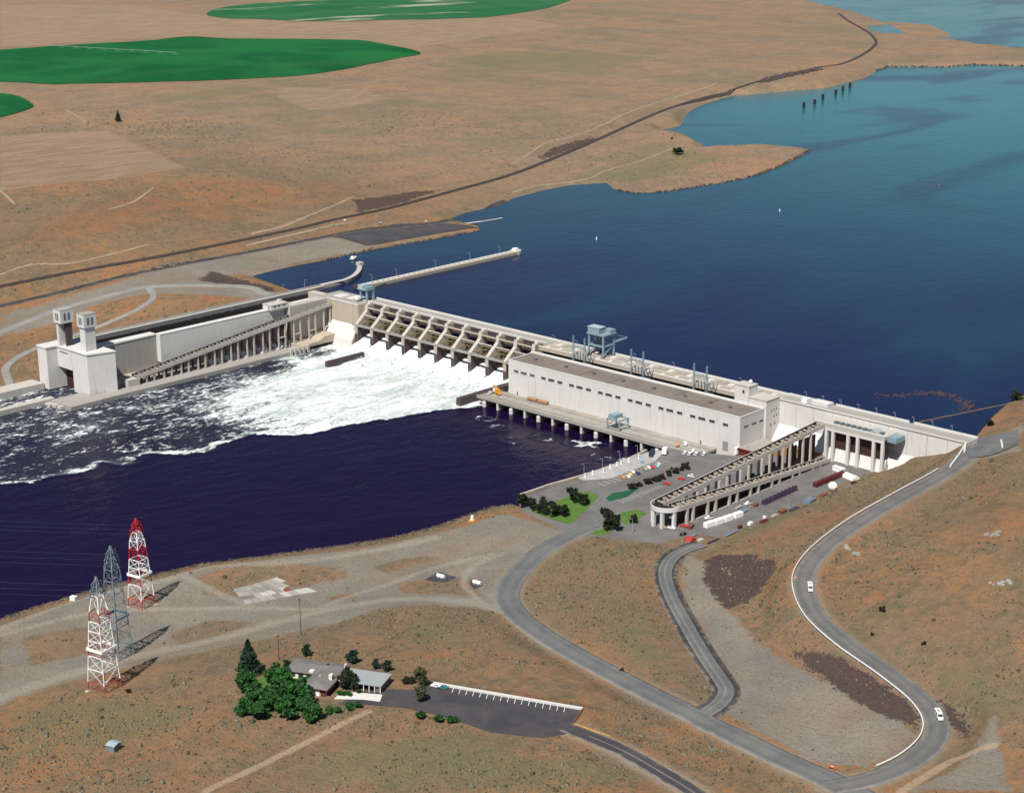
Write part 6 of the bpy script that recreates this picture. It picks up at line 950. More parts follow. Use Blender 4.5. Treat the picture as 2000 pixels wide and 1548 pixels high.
for i, x in enumerate((212, 222)):
    m = MB().tube((x, -39.5, 8.4), (x+8.5, -39.5, 8.4), 1.35, n=12); one('pipe_section', m, paint('rust_tan', (.30, .17, .09), .8, .3), ('brown steel pipe section lying on the deck, nearer the spillway', 'brown steel pipe section lying on the deck, nearer the small crane')[i], 'pipe', (x+4, -39.5, 7.05), 'pipes on the tailrace deck')
# ---------------------------------------------------------------- yard stores
def store(name, cat, lab, x, y, rz, parts, grp='stores in the yard'):
    t = thing(name, lab, cat, (x, y, 8.07), R(rz), grp)
    for n, mb, mt in parts: mk(n, mb.v, mb.f, mt, t)
def container(lab, x, y, rz, mat, l=6, w=2.5, h=2.7):
    m = MB()
    for i in range(int(l/.6)): m.box(-w/2-.04, w/2+.04, -l/2+.15+i*.6, -l/2+.45+i*.6, .25, h-.15)
    store('storage_container', 'container', lab, x, y, rz, (('shell', MB().box(-w/2, w/2, -l/2, l/2, .1, h), mat), ('corrugation', m, mat), ('door', MB().box(-w/2+.1, w/2-.1, -l/2-.06, -l/2, .2, h-.1), mat)))
MAR = paint('maroon_oxide', (.10, .012, .016), .7, .3); PUR = paint('purple_grey_steel', (.05, .03, .06), .6, .3); RST = paint('rust_iron', (.17, .06, .03), .85, .35); SLT = paint('slate_blue_sheet', (.15, .19, .23), .6, .2)
for i, (x, y, w) in enumerate(((454, -151, 'nearest the fish ladder bend'), (455.1, -144, 'second from the fish ladder bend'), (456, -136.6, 'third from the fish ladder bend'), (456.9, -128.6, 'nearest the dam'))): container(f'white site trailer in the yard row, {w}', x, y, -5, WHITE, 6.6, 2.9, 2.9)
for i, y in enumerate((-54, -46, -38, -31)): container(f'maroon container in the dark red row, {ORD[i]} from the fish ladder bend', 460.6+.2*i, y, 0, MAR, 7, 2.8, 2.7)
for i in range(9):
    y = -101+i*3.9
    store('barrel_rack', 'rack', f'purple grey rack of upright pipes, {ORD[i]} of nine from the fish ladder bend', 455.6-.1*i, y, 0, (('rack', MB().box(-1.6, 1.6, -1.5, 1.5, 0, .4), PUR), ('pipe_bundle', MB().tube((-.9, -.7, .4), (-.9, -.7, 2.6), .55).tube((.5, -.7, .4), (.5, -.7, 2.9), .55).tube((-.6, .8, .4), (-.6, .8, 2.4), .55).tube((.8, .7, .4), (.8, .7, 2.7), .55), PUR)))
store('storage_tank', 'tank', 'round white storage tank at the uphill edge of the yard', 471.6, -55.4, 0, (('shell', MB().lathe(0, 0, [(1.2, .6), (2.3, 1.3), (2.8, 2.6), (2.6, 3.9), (1.6, 5.0), (.3, 5.3)], 16), WHITE), ('leg', MB().tube((-1.8, -1.2, 0), (-1.8, -1.2, 1.6), .2).tube((1.8, -1.2, 0), (1.8, -1.2, 1.6), .2).tube((0, 1.9, 0), (0, 1.9, 1.6), .2), GALV)))
store('site_cabin', 'cabin', 'white site cabin beside the fishway columns', 455.6, -24.5, 80, (('wall', MB().box(-1.5, 1.5, -3.8, 3.8, .2, 2.7), WHITE), ('roof', MB().box(-1.7, 1.7, -4, 4, 2.7, 2.95), WHITE), ('window', MB().box(1.48, 1.53, -2, -.8, 1.2, 2), GLASS)))
store('tarpaulin_stack', 'stack', 'big white sheeted stack near the foot of the south dam wall', 465.5, -29, 75, (('sheet', MB().prismY([(-3, .1), (3, .1), (2.6, 1.6), (.4, 2.4), (-2.4, 1.8)], -6.5, 6), WHITE), ('pallet', MB().box(-3.1, 3.1, -6.6, 6.1, 0, .1), RST)))
store('dumpster', 'skip', 'rust brown skip beside the white pickup near the ladder bend', 447.6, -159.5, 20, (('bin', MB().prismX([(-2.6, 0), (2.2, 0), (3, 1.7), (-3, 1.7)], -1.2, 1.2), RST), ('rim', MB().box(-1.3, 1.3, -3.05, 3.05, 1.7, 1.85), RST)))
store('scrap_heap', 'heap', 'red scrap heap at the yard entrance', 459, -174.5, 0, (('scrap', MB().prismX([(-3, 0), (3, 0), (1.6, 1.4), (-.6, 2.1), (-2.2, 1.2)], -2.2, 2.4).beam((-2, -2, 1), (2, 2, 2.2), .4).beam((2, -2, .8), (-1, 1.5, 2.1), .4), paint('scrap_red', (.35, .03, .025), .8, .4)),))
for i, (x, y, mt, w, l_, h_, lab) in enumerate(((451.5, -171, BLACK, 2, 4, 1.2, 'low black crate pile left of the red scrap heap'), (456.5, -169, SLT, 2.2, 5, .9, 'slate blue plate stack behind the red scrap heap'), (463.5, -171.5, CONC, 2.4, 3.2, 1, 'pale block pile beside the red scrap heap'), (468, -141.5, MAR, 1.8, 2.4, 1.6, 'small maroon crate alone on the uphill yard edge'), (469.2, -133.4, WHITE, 2, 3, 1.6, 'small white crate alone on the uphill yard edge'), (470.4, -121.5, WHITE, 1.6, 1.6, 2.2, 'white drum crate next to the maroon plates'), (472.6, -125.4, MAR, 2.2, 6, 1.4, 'maroon plate stack on the uphill yard edge'), (472, -114.6, CONC_P, 2.4, 5, 1.3, 'grey plank stack behind the white drum crate'), (471.2, -105.6, RST, 3, 5, 1.8, 'orange brown timber stack on the uphill yard edge'), (474.5, -99.2, PUR, 2.6, 9, 1.5, 'long dark purple beam stack beside the lamp post'), (474, -68.4, RST, 2.4, 5, 2, 'rusty frame stack left of the round white tank'), (476.4, -61.5, MAR, 2, 4, 1.3, 'dark red crate just left of the round white tank'), (477.5, -46.5, SLT, 3, 6, 1.5, 'slate blue crate right of the round white tank'), (475.3, -38.4, BLACK, 2.5, 3, 1.8, 'black crate at the uphill corner below the dam'), (470, -152.6, SLT, 1.4, 12, .9, 'long low blue grey pipe stack along the yard edge'), (469.6, -168, PUR, 1.2, 10, .8, 'dark low pipe stack at the yard corner nearest the road'), (448.6, -116.5, CONC_P, 2, 6, .9, 'grey plank stack beside the ladder columns'), (454.8, -119.5, SLT, 2.2, 5, 1, 'blue grey plate stack between white trailers and pipe racks'), (453.8, -107, RST, 2, 3.4, 1.5, 'orange brown crate in front of the pipe racks'))):
    nl = max(2, int(h_/.45)); m = MB()
    for j in range(nl): m.box(-w/2+random.uniform(-.12, .12), w/2+random.uniform(-.12, .12), -l_/2+random.uniform(-.2, .2), l_/2+random.uniform(-.2, .2), .12+j*h_/nl, .12+(j+.86)*h_/nl)
    store('material_stack', 'stack', lab, x, y, random.uniform(-6, 6), (('layer', m, mt), ('skid', MB().box(-w/2, w/2, -l_/2+.3, -l_/2+.6, 0, .14).box(-w/2, w/2, l_/2-.6, l_/2-.3, 0, .14), RST)))
m = MB()
for k, (a, b) in enumerate(zip([(468.5, -178), (474, -140), (478, -100), (480, -60)], [(474, -140), (478, -100), (480, -60), (481, -32)])): m.beam((a[0], a[1], 8.3), (b[0], b[1], 8.3), .3, .5)
t = thing('machine_shed', 'slate blue covered machine at the uphill edge of the yard', 'machine', (474.4, -83.3, 8.07), R(8), 'stores in the yard')
for n, mb, mt in (('body', MB().box(-2, 2, -4.5, 4.5, .5, 2.6), SLT), ('hood', MB().prismY([(-2, 2.6), (2, 2.6), (1.4, 3.6), (-1.4, 3.6)], -4, 2), SLT), ('track', MB().box(-2.2, -1.5, -4, 4, 0, .9).box(1.5, 2.2, -4, 4, 0, .9), BLACK), ('stack', MB().tube((.8, 3, 2.6), (.8, 3, 4.2), .2), STEEL_D)): mk(n, mb.v, mb.f, mt, t)
# parking bay stripes
pk = MB()
for i in range(13): y = -154+i*3.0; pk.box(390.8, 395, y, y+.18, 8.08, 8.1)
tag(pk.build('bay_marking', WHITE), kind='structure')
pk = MB()
for i in range(15):
    y = -139+i*4.2; pk.box(362.3, 369, y, y+.2, 8.14, 8.15)
tag(pk.build('bay_marking', WHITE), kind='structure')
# ---------------------------------------------------------------- lattice pylons
def pylon(x, y, h, base, bands, lab, rz, head=True):
    z = H(x, y)-.3; t = thing('power_pylon', lab, 'pylon', (x, y, z), rz, 'power pylons on the south bank')
    wd = lambda q: (base*(1-q)+base*.36*q)/2 if q < .82 else base*.18*(1-(q-.82)/.18*.9)
    for (q0, q1, mt) in bands:
        m = MB(); n = max(1, round((q1-q0)*h/5.2))
        for i in range(n):
            a = q0+(q1-q0)*i/n; b = q0+(q1-q0)*(i+1)/n; A, B = wd(a), wd(b); za, zb = a*h, b*h
            c = [(-1, -1), (1, -1), (1, 1), (-1, 1)]
            for j in range(4):
                s, e = c[j], c[(j+1) % 4]
                m.beam((s[0]*A, s[1]*A, za), (s[0]*B, s[1]*B, zb), .36)
                m.beam((s[0]*A, s[1]*A, za), (e[0]*B, e[1]*B, zb), .13); m.beam((e[0]*A, e[1]*A, za), (s[0]*B, s[1]*B, zb), .13)
                m.beam((s[0]*B, s[1]*B, zb), (e[0]*B, e[1]*B, zb), .28)
        mk('tower_section', m.v, m.f, mt, t)
    A = wd(.38)+.6; m = MB()
    for s, e in (((-A, -A), (A, -A)), ((A, -A), (A, A)), ((A, A), (-A, A)), ((-A, A), (-A, -A))): m.beam((*s, .38*h), (*e, .38*h), .5, 1.2)
    mk('belt_frame', m.v, m.f, bands[3][2] if len(bands) > 3 else bands[0][2], t)
    hm = bands[-1][2]
    for k, q in enumerate((.84, .89, .94)):
        m = MB(); L_ = (4.8, 4.2, 3.0)[k]
        for s in (-1, 1): m.beam((0, s*wd(q), q*h), (0, s*L_, q*h+.5), .35).beam((0, s*wd(q+.03), (q+.035)*h), (0, s*L_, q*h+.5), .25).beam((s*wd(q), 0, q*h), (s*L_*.6, 0, q*h+.4), .3).tube((0, s*L_, q*h+.4), (0, s*L_, q*h-1.6), .16, n=5)
        mk('cross_arm', m.v, m.f, hm, t)
    for sx in (-1, 1):
        for sy in (-1, 1): m = MB().box(sx*base/2-.9, sx*base/2+.9, sy*base/2-.9, sy*base/2+.9, -.6, .5); mk('footing', m.v, m.f, CONC, t)
    return t, z
GREY = paint('weathered_galvanised', (.17, .22, .25), .6); W_, RD = WHITE, RED
(x1, y1), (x2, y2), (x3, y3) = PT['tower']
bands = [(0, .11, RD), (.11, .27, W_), (.27, .37, RD), (.37, .55, W_), (.55, .67, RD), (.67, .85, W_), (.85, 1, RD)]
p1, z1 = pylon(x1, y1, 46.5, 9.6, bands, 'red and white banded power pylon, nearest the river', R(12))
p2, z2 = pylon(x2, y2, 55, 9.6, [(0, .3, GREY), (.3, .6, GREY), (.6, 1, GREY)], 'bare grey steel power pylon between the two banded ones', R(12))
p3, z3 = pylon(x3, y3, 53, 10.2, [(0, .09, paint('faded_red_paint', (.36, .06, .05))), (.09, .32, W_), (.32, .37, paint('faded_red_paint', (.36, .06, .05))), (.37, .62, W_), (.62, .70, paint('faded_red_paint', (.36, .06, .05))), (.70, .84, W_), (.84, 1, GREY)], 'red and white banded power pylon with a grey head, nearest the left edge', R(12))
for n_, (px, py, pz, ph_) in enumerate(((x1, y1, z1, 46.5), (x2, y2, z2, 55), (x3, y3, z3, 53))):
    m = MB()
    for k in range(3):
        q = (.835, .885, .935)[k]; a = Vector((px, py-2, pz+q*ph_)); b = Vector((px-520, py-330, pz+q*ph_+22)); prev = a
        for i in range(1, 15):
            s = i/14; p = a.lerp(b, s); p.z -= 26*4*s*(1-s)*.5; m.beam(prev, p, .03); prev = p
    one('power_line', m, STEEL_D, 'thin wires strung over the river from the '+('riverside banded pylon', 'bare grey pylon', 'grey headed banded pylon')[n_], 'wires', (px, py, pz), 'power lines')
# ---------------------------------------------------------------- visitor building
vb = thing('visitor_building', 'low visitor building with a grey hipped roof and flat roofed wing among trees', 'building', (474.6, -432, 25.9), R(25.6))
def vp(n, mb, mt, par=vb): return mk(n, mb.v, mb.f, mt, par)
ROOF = asphalt('grey_shingle', (.135, .130, .125), (.185, .18, .172)); BRK = paint('maroon_brick', (.11, .03, .035), .8, .25, 2); STUC = paint('cream_stucco', (.66, .6, .52), .8, .06)
vp('wall', MB().box(-10.6, -.6, -23.2, -.8, 0, 3.6).box(-24, -10.7, -11.2, -.8, 0, 3.6), STUC); vp('brick_wall', MB().box(-.55, -.3, -22.6, -9, 0, 3.5).box(-3, -.6, -23.5, -23.25, 0, 3.5), BRK)
vp('front_wall', MB().box(-10.4, -3.4, -23.6, -23.25, 0, 3.4), WHITE)
r_ = vp('roof', MB().add([(-11.6, -24.4, 3.6), (.6, -24.4, 3.6), (.6, .6, 3.6), (-11.6, .6, 3.6), (-5.5, -20, 5.3), (-5.5, -6, 5.3)], [(0, 1, 4), (1, 2, 5, 4), (2, 3, 5), (3, 0, 4, 5), (0, 3, 2, 1)]).add([(-25, -12.2, 3.55), (-7, -12.2, 3.55), (-7, .5, 3.55), (-25, .5, 3.55), (-20.5, -6, 5.2), (-5.5, -6, 5.25)], [(0, 1, 5, 4), (2, 3, 4, 5), (3, 0, 4), (0, 3, 2, 1)]), ROOF)
vp('fascia', MB().box(-11.7, .7, -24.55, -24.4, 3.3, 3.75).box(.6, .75, -24.4, .6, 3.3, 3.75), BRK)
vp('skylight', MB().box(-13.5, -11.5, -11.8, -9.6, 3.9, 4.7), STUC); vp('chimney', MB().box(-2.4, -.9, -16, -14, 4, 6.4), STUC); vp('chimney', MB().box(-.6, .5, -4, -2.6, 4, 6), CONC); vp('roof_vent', MB().box(-7, -6, -16, -15, 4.6, 5.6), GALV)
vp('wing_roof', MB().box(1.2, 20.6, -14.2, -2, 3.3, 3.75), paint('pale_flat_roof', (.27, .30, .30), .7, .12, .3)); vp('wing_wall', MB().box(1.4, 10, -10.5, -2.4, 0, 3.3).box(17.5, 20, -13, -2.4, 0, 3.3), paint('wing_brick', (.16, .12, .11), .8))
for i in range(5): vp('wing_post', MB().box(9.8+i*2.5, 10.05+i*2.5, -13.9, -13.6, 0, 3.3), WHITE)
for i in range(4): w_ = vp('window', MB().box(-.34, -.24, -20+i*2.8, -18.2+i*2.8, .8, 2.8), GLASS)
for i in range(3): vp('window', MB().box(-22.5+i*3.8, -20.2+i*3.8, -11.32, -11.18, .9, 2.6), GLASS)
vp('door', MB().box(-.36, -.22, -8.6, -6.9, 0, 2.5), DKBR)
v, f = drape([(488.2, -452.5), (497.5, -444.5), (504, -441), (500, -436), (489, -443), (486.5, -448.5)], 3, .14, 26.0); tag(mk('pavement', v, f, CONC_W), kind='structure')
def kerb(n, pts, w, h, mat, zb, lab, cat):
    m = MB()
    for a, b in zip(pts[:-1], pts[1:]): m.beam((a[0], a[1], zb+h/2), (b[0], b[1], zb+h/2), w, h)
    return one(n, m, mat, lab, cat, (pts[0][0], pts[0][1], zb))
kerb('low_wall', [(508.5, -414.6), (570, -389.2)], 1.3, .9, CONC_W, 26, 'long white low wall along the far side of the visitor car park', 'wall')
kerb('low_wall', [(570.3, -389.6), (575.4, -401)], .5, .8, RST, 26, 'short brown timber wall at the end of the visitor car park', 'wall')
kerb('kerb', [(575.4, -400.8), (584, -400), (593.3, -398.8)], .35, .25, paint('kerb_yellow', (.6, .33, .05)), 26.1, 'yellow painted kerb at the visitor car park entrance', 'kerb')
pm = MB()
ux, uy = (61.5/66.5, 25.4/66.5)
for i in range(17):
    s = 9.5+i*3.1; x, y = 508.5+ux*s, -414.6+uy*s; pm.beam((x+uy*.8, y-ux*.8, 26.13), (x+uy*4.6+ux*.9, y-ux*4.6+uy*.9, 26.13), .2, .02)
tag(pm.build('bay_marking', WHITE), kind='structure')
lamp(529, -404.5, 26, 2.2, 'short pale post behind the low wall of the visitor car park', 'visitor posts', .3)
t = thing('electric_cabinet', 'small grey metal hut standing alone in the lower left scrub', 'hut', (*PT['shed'][0], H(*PT['shed'][0])-.15), R(20))
for n, mb, mt in (('wall', MB().box(-1.9, 1.9, -2.2, 2.2, 0, 2.9), paint('hut_grey', (.16, .19, .21), .6)), ('roof', MB().prismX([(-2.5, 2.9), (2.5, 2.9), (2.5, 3.1), (0, 3.7), (-2.5, 3.1)], -2.2, 2.2), paint('hut_roof', (.30, .36, .39), .5)), ('door', MB().box(1.88, 1.96, -.6, .6, 0, 2.1), STEEL_D), ('slab', MB().box(-2.6, 2.6, -2.8, 2.8, -.4, .12), CONC)): mk(n, mb.v, mb.f, mt, t)
for i, ((x, y), h_) in enumerate(zip(PT['pole'][:2], (19, 12.5))):
    z = H(x, y)-.2; t = thing('utility_pole', ('tall thin wooden pole beside the gravel road', 'shorter wooden pole behind the conifer')[i], 'pole', (x, y, z), R(30), 'wooden poles')
    WD = paint('dark_pole_wood', (.07, .05, .04), .9, .25); m = MB().tube((0, 0, 0), (0, 0, h_), .2, .13, 6); mk('post', m.v, m.f, WD, t); m = MB().beam((-1.3, 0, h_-.8), (1.3, 0, h_-.8), .2); mk('cross_arm', m.v, m.f, WD, t)
    m = MB().tube((-1.2, 0, h_-.7), (-1.2, 0, h_-.3), .08, n=5).tube((1.2, 0, h_-.7), (1.2, 0, h_-.3), .08, n=5); mk('insulator', m.v, m.f, WHITE, t)
for i, (x, y) in enumerate(PT['drum']):
    t = thing('road_barrel', ('orange road barrel at the edge of the upper bend', 'orange road barricade at the road junction')[i], 'barrier', (x, y, H(x, y)+.4), 0)
    m = MB().lathe(0, 0, [(.55, 0), (.55, .12), (.38, .2), (.32, 1.2), (.2, 1.3)], 10) if i == 0 else MB().box(-1.6, 1.6, -.1, .1, .9, 1.25).box(-1.6, 1.6, -.1, .1, .4, .7).box(-1.4, -1.2, -.5, .5, 0, 1.2).box(1.2, 1.4, -.5, .5, 0, 1.2)
    mk('body', m.v, m.f, paint('barrel_orange', (.62, .16, .04), .6), t)
    m = MB().lathe(0, 0, [(.385, .45), (.37, .7)], 10) if i == 0 else MB().box(-.5, .5, -.14, -.1, .92, 1.23); mk('reflector', m.v, m.f, WHITE, t)
# guard rails and edge lines of the hill road
def guard(i0, i1, side, lab):
    p = up[i0:i1]; d = np.gradient(p[:, :2], axis=0); d /= np.linalg.norm(d, axis=1)[:, None]; nr_ = np.column_stack([d[:, 1], -d[:, 0]]); q_ = p[:, :2]+nr_*side
    z = TER(q_[:, 0], q_[:, 1])+.35; t = thing('guard_rail', lab, 'guard rail', (q_[0][0], q_[0][1], z[0]))
    m = MB()
    for k in range(len(q_)-1): m.beam((*q_[k], z[k]+.75), (*q_[k+1], z[k+1]+.75), .32, .5)
    m.build('rail', WHITE, t)
    for k in range(0, len(q_), 2): MB().box(q_[k][0]-.1, q_[k][0]+.1, q_[k][1]-.1, q_[k][1]+.1, z[k]-.5, z[k]+.72).build('post', CONC_P, t)
cum = np.concatenate([[0], np.cumsum(np.linalg.norm(np.diff(up[:, :2], axis=0), axis=1))])
def ix(px): return int(np.argmin(np.hypot(up[:, 0]-px[0], up[:, 1]-px[1])))
guard(ix((545, -45)), len(up)-6, 5.6, 'long white guard rail on the river side of the hill road')
line_mark('upper', .2, 0, -4.4, GRAV, .43, ix((545, -45)), None)
CTR = paint('faded_yellow_line', (.165, .155, .13), .9, .3)
line_mark('upper', .28, 0, 0, CTR, .43, name='centre_line'); line_mark('main', .28, 0, 0, CTR, .39, name='centre_line'); line_mark('vc', .25, 0, 0, GRAV, .39, name='centre_line'); line_mark('lower', .3, 0, .3, GRAV, .45, name='centre_line')
kerb('wing_wall', [(524.6, 1.0), (531.5, -19), (538, -40)], .9, 1.2, CONC_W, 34.1, 'white parapet wall at the top of the hill road beside the dam', 'wall')
# ---------------------------------------------------------------- pads and rubble on the gravel flats
c4 = PT['slab']; m = MB(); 
random.seed(8); a, b, c, d = [np.array(p) for p in c4]
sl_ = thing('broken_slab', 'broken pale concrete floor slab on the gravel flat', 'slab', (float(a[0]), float(a[1]), H(*a)))
for i in range(9):
    for j in range(4):
        if random.random() < .12: continue
        u0, u1, v0, v1 = i/9+.004, (i+1)/9-.004, j/4+.01, (j+1)/4-.01
        pt = lambda u_, v_: (a*(1-u_)+b*u_)*(1-v_)+(d*(1-u_)+c*u_)*v_
        P4 = [pt(u0, v0), pt(u1, v0), pt(u1, v1), pt(u0, v1)]; z = H(*P4[0])+.12+random.random()*.1
        mm = MB().prismZ([tuple(p) for p in P4], z-.5, z); mm.build('slab_piece', random.choice([CONC_P, CONC_P, GRAV, GRAV, CONC] if j > 1 or random.random() < .3 else [CONC, CONC_W, CONC]), sl_)
cc = (a+b*2+c)/4
MB().prismZ([(cc[0]+3*math.cos(i*.7)*1.5, cc[1]+2*math.sin(i*.7)) for i in range(9)], H(*cc)+.2, H(*cc)+.5).build('red_patch', paint('brick_rubble', (.22, .05, .03), .9), sl_)
for k, lab in (('pad1', 'grey equipment pad with a white tank on the gravel flat'), ('pad2', 'small equipment pad with a pale tank beside the road curve')):
    P4 = [tuple(p) for p in PT[k]]; z = float(np.mean([H(*p) for p in P4])); cx, cy = np.mean(P4, 0)
    t = thing('equipment_pad', lab, 'pad', (cx, cy, z))
    MB().prismZ(P4, z-.5, z+.25).build('pad', ASPH_D, t); MB().tube((cx-2.4, cy, z+1.3), (cx+2.2, cy+.6, z+1.3), 1.0, n=12).build('tank', WHITE, t); MB().box(cx-1.6, cx-.6, cy-1, cy+1, z+.2, z+.9).box(cx+.6, cx+1.4, cy-.8, cy+1.2, z+.2, z+.9).build('saddle', CONC_P, t); MB().box(cx-4.4, cx-3.2, cy-.6, cy+.6, z+.2, z+2).build('pump_box', STEEL_D, t)
for i, (px_, lab) in enumerate((((352.0, -425), 0),) if 0 else ()): pass
for i, (x, y) in enumerate(PT['gauge']):
    z = H(x, y); t = thing('gauge_box', ('white gauge tank with a yellow base on the bank above the gravel flat', 'small white gauge box on the bank near the left pylons')[i], 'gauge box', (x, y, z), R(20))
    for n, mb, mt in (('housing', MB().lathe(0, 0, [(.9, .5), (.9, 2.6), (.5, 3.1)], 10) if i == 0 else MB().box(-1.6, 1.6, -1.2, 1.2, .2, 2.3), WHITE), ('base', MB().box(-1.6, 1.6, -1.4, 1.4, -.5, .45), paint('kerb_yellow', (.6, .33, .05)) if i == 0 else CONC)): mk(n, mb.v, mb.f, mt, t)
for i, (x, y) in enumerate(PT['whitepatch']):
    rr_ = random.Random(i); m = MB()
    for k in range(14):
        a_ = rr_.random()*6.28; d_ = rr_.random()*3.4; cx, cy = x+d_*1.6*math.cos(a_), y+d_*.9*math.sin(a_); s_ = rr_.uniform(.6, 1.7); zz = H(cx, cy)
        m.lathe(cx, cy, [(s_, zz-.4), (s_*.9, zz+s_*.25), (s_*.4, zz+s_*.5)], 6)
    one('pale_outcrop', m, GRAV, ('pale flat outcrop on the slope right of the hill road top', 'pale rock outcrop near the right edge of the slope', 'small pale outcrop above the upper road bend')[i], 'rock', (x, y, H(x, y)), 'pale outcrops')
# ---------------------------------------------------------------- reservoir: old bridge piers, buoys, debris, boom, dock
for i, (x, y) in enumerate(((-460.2, 1280.8), (-472.6, 1327.5), (-492, 1378.7), (-514.2, 1448.1), (-532.6, 1496.8), (-547.7, 1540.9))):
    t = thing('bridge_pier', f'{ORD[i]} nearest of the six old dark bridge piers in the reservoir', 'pier', (x, y, 28), R(-17), 'old bridge piers')
    m = MB().prismZ([(-1.9, -1.2), (0, -2.2), (1.9, -1.2), (1.9, 1.2), (0, 2.2), (-1.9, 1.2)], 0, 8.6+(i % 3)*.5); mk('shaft', m.v, m.f, paint('old_pier_stone', (.022, .017, .018), .9, .3), t)
    m = MB().box(-1.6, 1.6, -1.4, 1.4, 8.7+(i % 3)*.5, 9.6+(i % 3)*.5); mk('cap', m.v, m.f, paint('bird_lime', (.30, .27, .25), .9, .3) if i == 1 else paint('old_pier_cap', (.04, .03, .03)), t)
for i, (x, y, c, lab) in enumerate(((-45, 329.5, WHITE, 'white buoy nearest the approach guide wall'), (-.4, 563, WHITE, 'white buoy farther out on the reservoir'), (41, 806.5, RED, 'red buoy far out on the reservoir'))):
    t = thing('buoy', lab, 'buoy', (x, y, 29.8), 0, 'reservoir buoys'); t.scale = (.65, .65, .65); m = MB().lathe(0, 0, [(.7, 0), (1.2, .4), (1.1, 1), (.5, 1.6), (.35, 3.4), (.1, 3.6)], 10); mk('float', m.v, m.f, c, t); m = MB().box(-.5, .5, -.05, .05, 3.4, 4.2); mk('topmark', m.v, m.f, c, t)
random.seed(5); m = MB(); arc = catmull([(424, 68), (436, 76), (443, 90), (451, 96), (467, 95), (478, 87), (483, 76)], 2)
for i in range(230):
    p = arc[min(len(arc)-1, int(len(arc)*random.random()**.8))]; x = p[0]+random.gauss(0, 2.2); y = p[1]+random.gauss(0, 3.0); a_ = random.random()*6.28; l_ = random.uniform(.5, 2.6)
    m.beam((x, y, 30.06), (x+l_*math.cos(a_), y+l_*math.sin(a_), 30.08), random.uniform(.12, .36), .2)
o = m.build('driftwood', paint('wet_driftwood', (.15, .06, .04), .9, .5, .5)); tag(o, 'loose reddish driftwood floating in an arc behind the south dam wall', 'driftwood', kind='stuff')
bm = thing('log_boom', 'thin debris boom of floats from the dam wall to the south bank', 'boom', (472, 32, 30))
p0, p1 = np.array((470., 17.5)), np.array((497., 108.))
for i in range(30):
    a0 = p0+(p1-p0)*i/30; a1 = p0+(p1-p0)*(i+.86)/30; MB().tube((*a0, 30.1), (*a1, 30.1), .32, n=6).build('float', paint('weathered_log', (.22, .13, .09), .9, .3), bm)
dk_ = thing('floating_dock', 'long thin dock with a narrow tail beside the reservoir car park', 'dock', (-186, 312, 30))
MB().beam((-189, 296, 30.9), (-185.5, 318, 30.6), 2.6, .5).build('gangway', CONC_W, dk_)
for i in range(6): MB().beam((-185.4+.4*i, 319+i*4.4, 30.5), (-185.1+.4*i, 322.8+i*4.4, 30.5), 2.2, .6).build('float_section', CONC, dk_)
bt = thing('moored_barge', 'small pale barge moored near the curved guide wall', 'barge', (-150, 118, 29.9), R(35))
for n, mb, mt in (('hull', MB().prismX([(-7, .9), (-6, -.4), (6, -.4), (7, .9)], -2, 2), CONC_W), ('cabin', MB().box(-1.2, 1.2, -4, -1.5, .9, 2.8), WHITE)): mk(n, mb.v, mb.f, mt, bt)
for (x, y, lab, c) in ((-262, 205, 'white car in the car park beside the reservoir dock', 'white'), (-236, 228, 'pale blue car nearest the shore in the reservoir car park', 'pale blue'), (-214, 268, 'silver car near the tip of the reservoir car park', 'silver')): car(x, y, H(x, y)+.4, R(70), c, lab, 'cars at the reservoir')
# centre pivot in the big green field
(xa, ya), (xb, yb) = D['pivot']; ct = thing('irrigation_pivot', 'long thin irrigation boom across the big green field', 'irrigation boom', (xa, ya, H(xa, ya)))
m = MB(); n = 9
for i in range(n):
    s0, s1 = i/n, (i+1)/n; a_ = Vector((xa+(xb-xa)*s0, ya+(yb-ya)*s0, H(xa+(xb-xa)*s0, ya+(yb-ya)*s0)+4.6)); b_ = Vector((xa+(xb-xa)*s1, ya+(yb-ya)*s1, H(xa+(xb-xa)*s1, ya+(yb-ya)*s1)+4.6))
    MB().beam(a_, b_, .45, .45).build('span', GALV, ct); MB().beam(b_, b_+Vector((3, 2, -4.4)), .3).beam(b_, b_+Vector((-3, -2, -4.4)), .3).tube(b_+Vector((3, 2, -4)), b_+Vector((3.3, 2.2, -4)), .6, n=8).tube(b_+Vector((-3, -2, -4)), b_+Vector((-3.3, -2.2, -4)), .6, n=8).build('wheel_tower', GALV, ct)

# ---------------------------------------------------------------- trees, shrubs, scrub
LEAF_B = leaf_mat('broadleaf_green', (.006, .034, .009), (.036, .125, .022)); LEAF_C = leaf_mat('conifer_green', (.008, .024, .014), (.022, .052, .024))
LEAF_D = leaf_mat('dark_green_leaf', (.010, .017, .009), (.028, .036, .014)); LEAF_R = leaf_mat('bronze_leaf', (.022, .010, .008), (.040, .022, .012)); BARK = paint('grey_brown_bark', (.07, .05, .035), .9, .3, 2)  # dark leaf green for lawn trees and bushes
LEAF_O = leaf_mat('olive_leaf', (.03, .045, .016), (.075, .085, .032))
def leaf_quads(rg, pos, size):
    n = len(pos); a = rg.normal(size=(n, 3)); a /= np.linalg.norm(a, axis=1)[:, None]; b = np.cross(a, rg.normal(size=(n, 3))); b /= np.linalg.norm(b, axis=1)[:, None]+1e-9
    s = (size*rg.uniform(.6, 1.3, n))[:, None]; a = a*s; b = b*s*.7
    v = np.stack([pos-a-b, pos+a-b*.6, pos+a*.9+b, pos-a*.7+b], 1).reshape(-1, 3); return v, np.arange(4*n).reshape(n, 4)
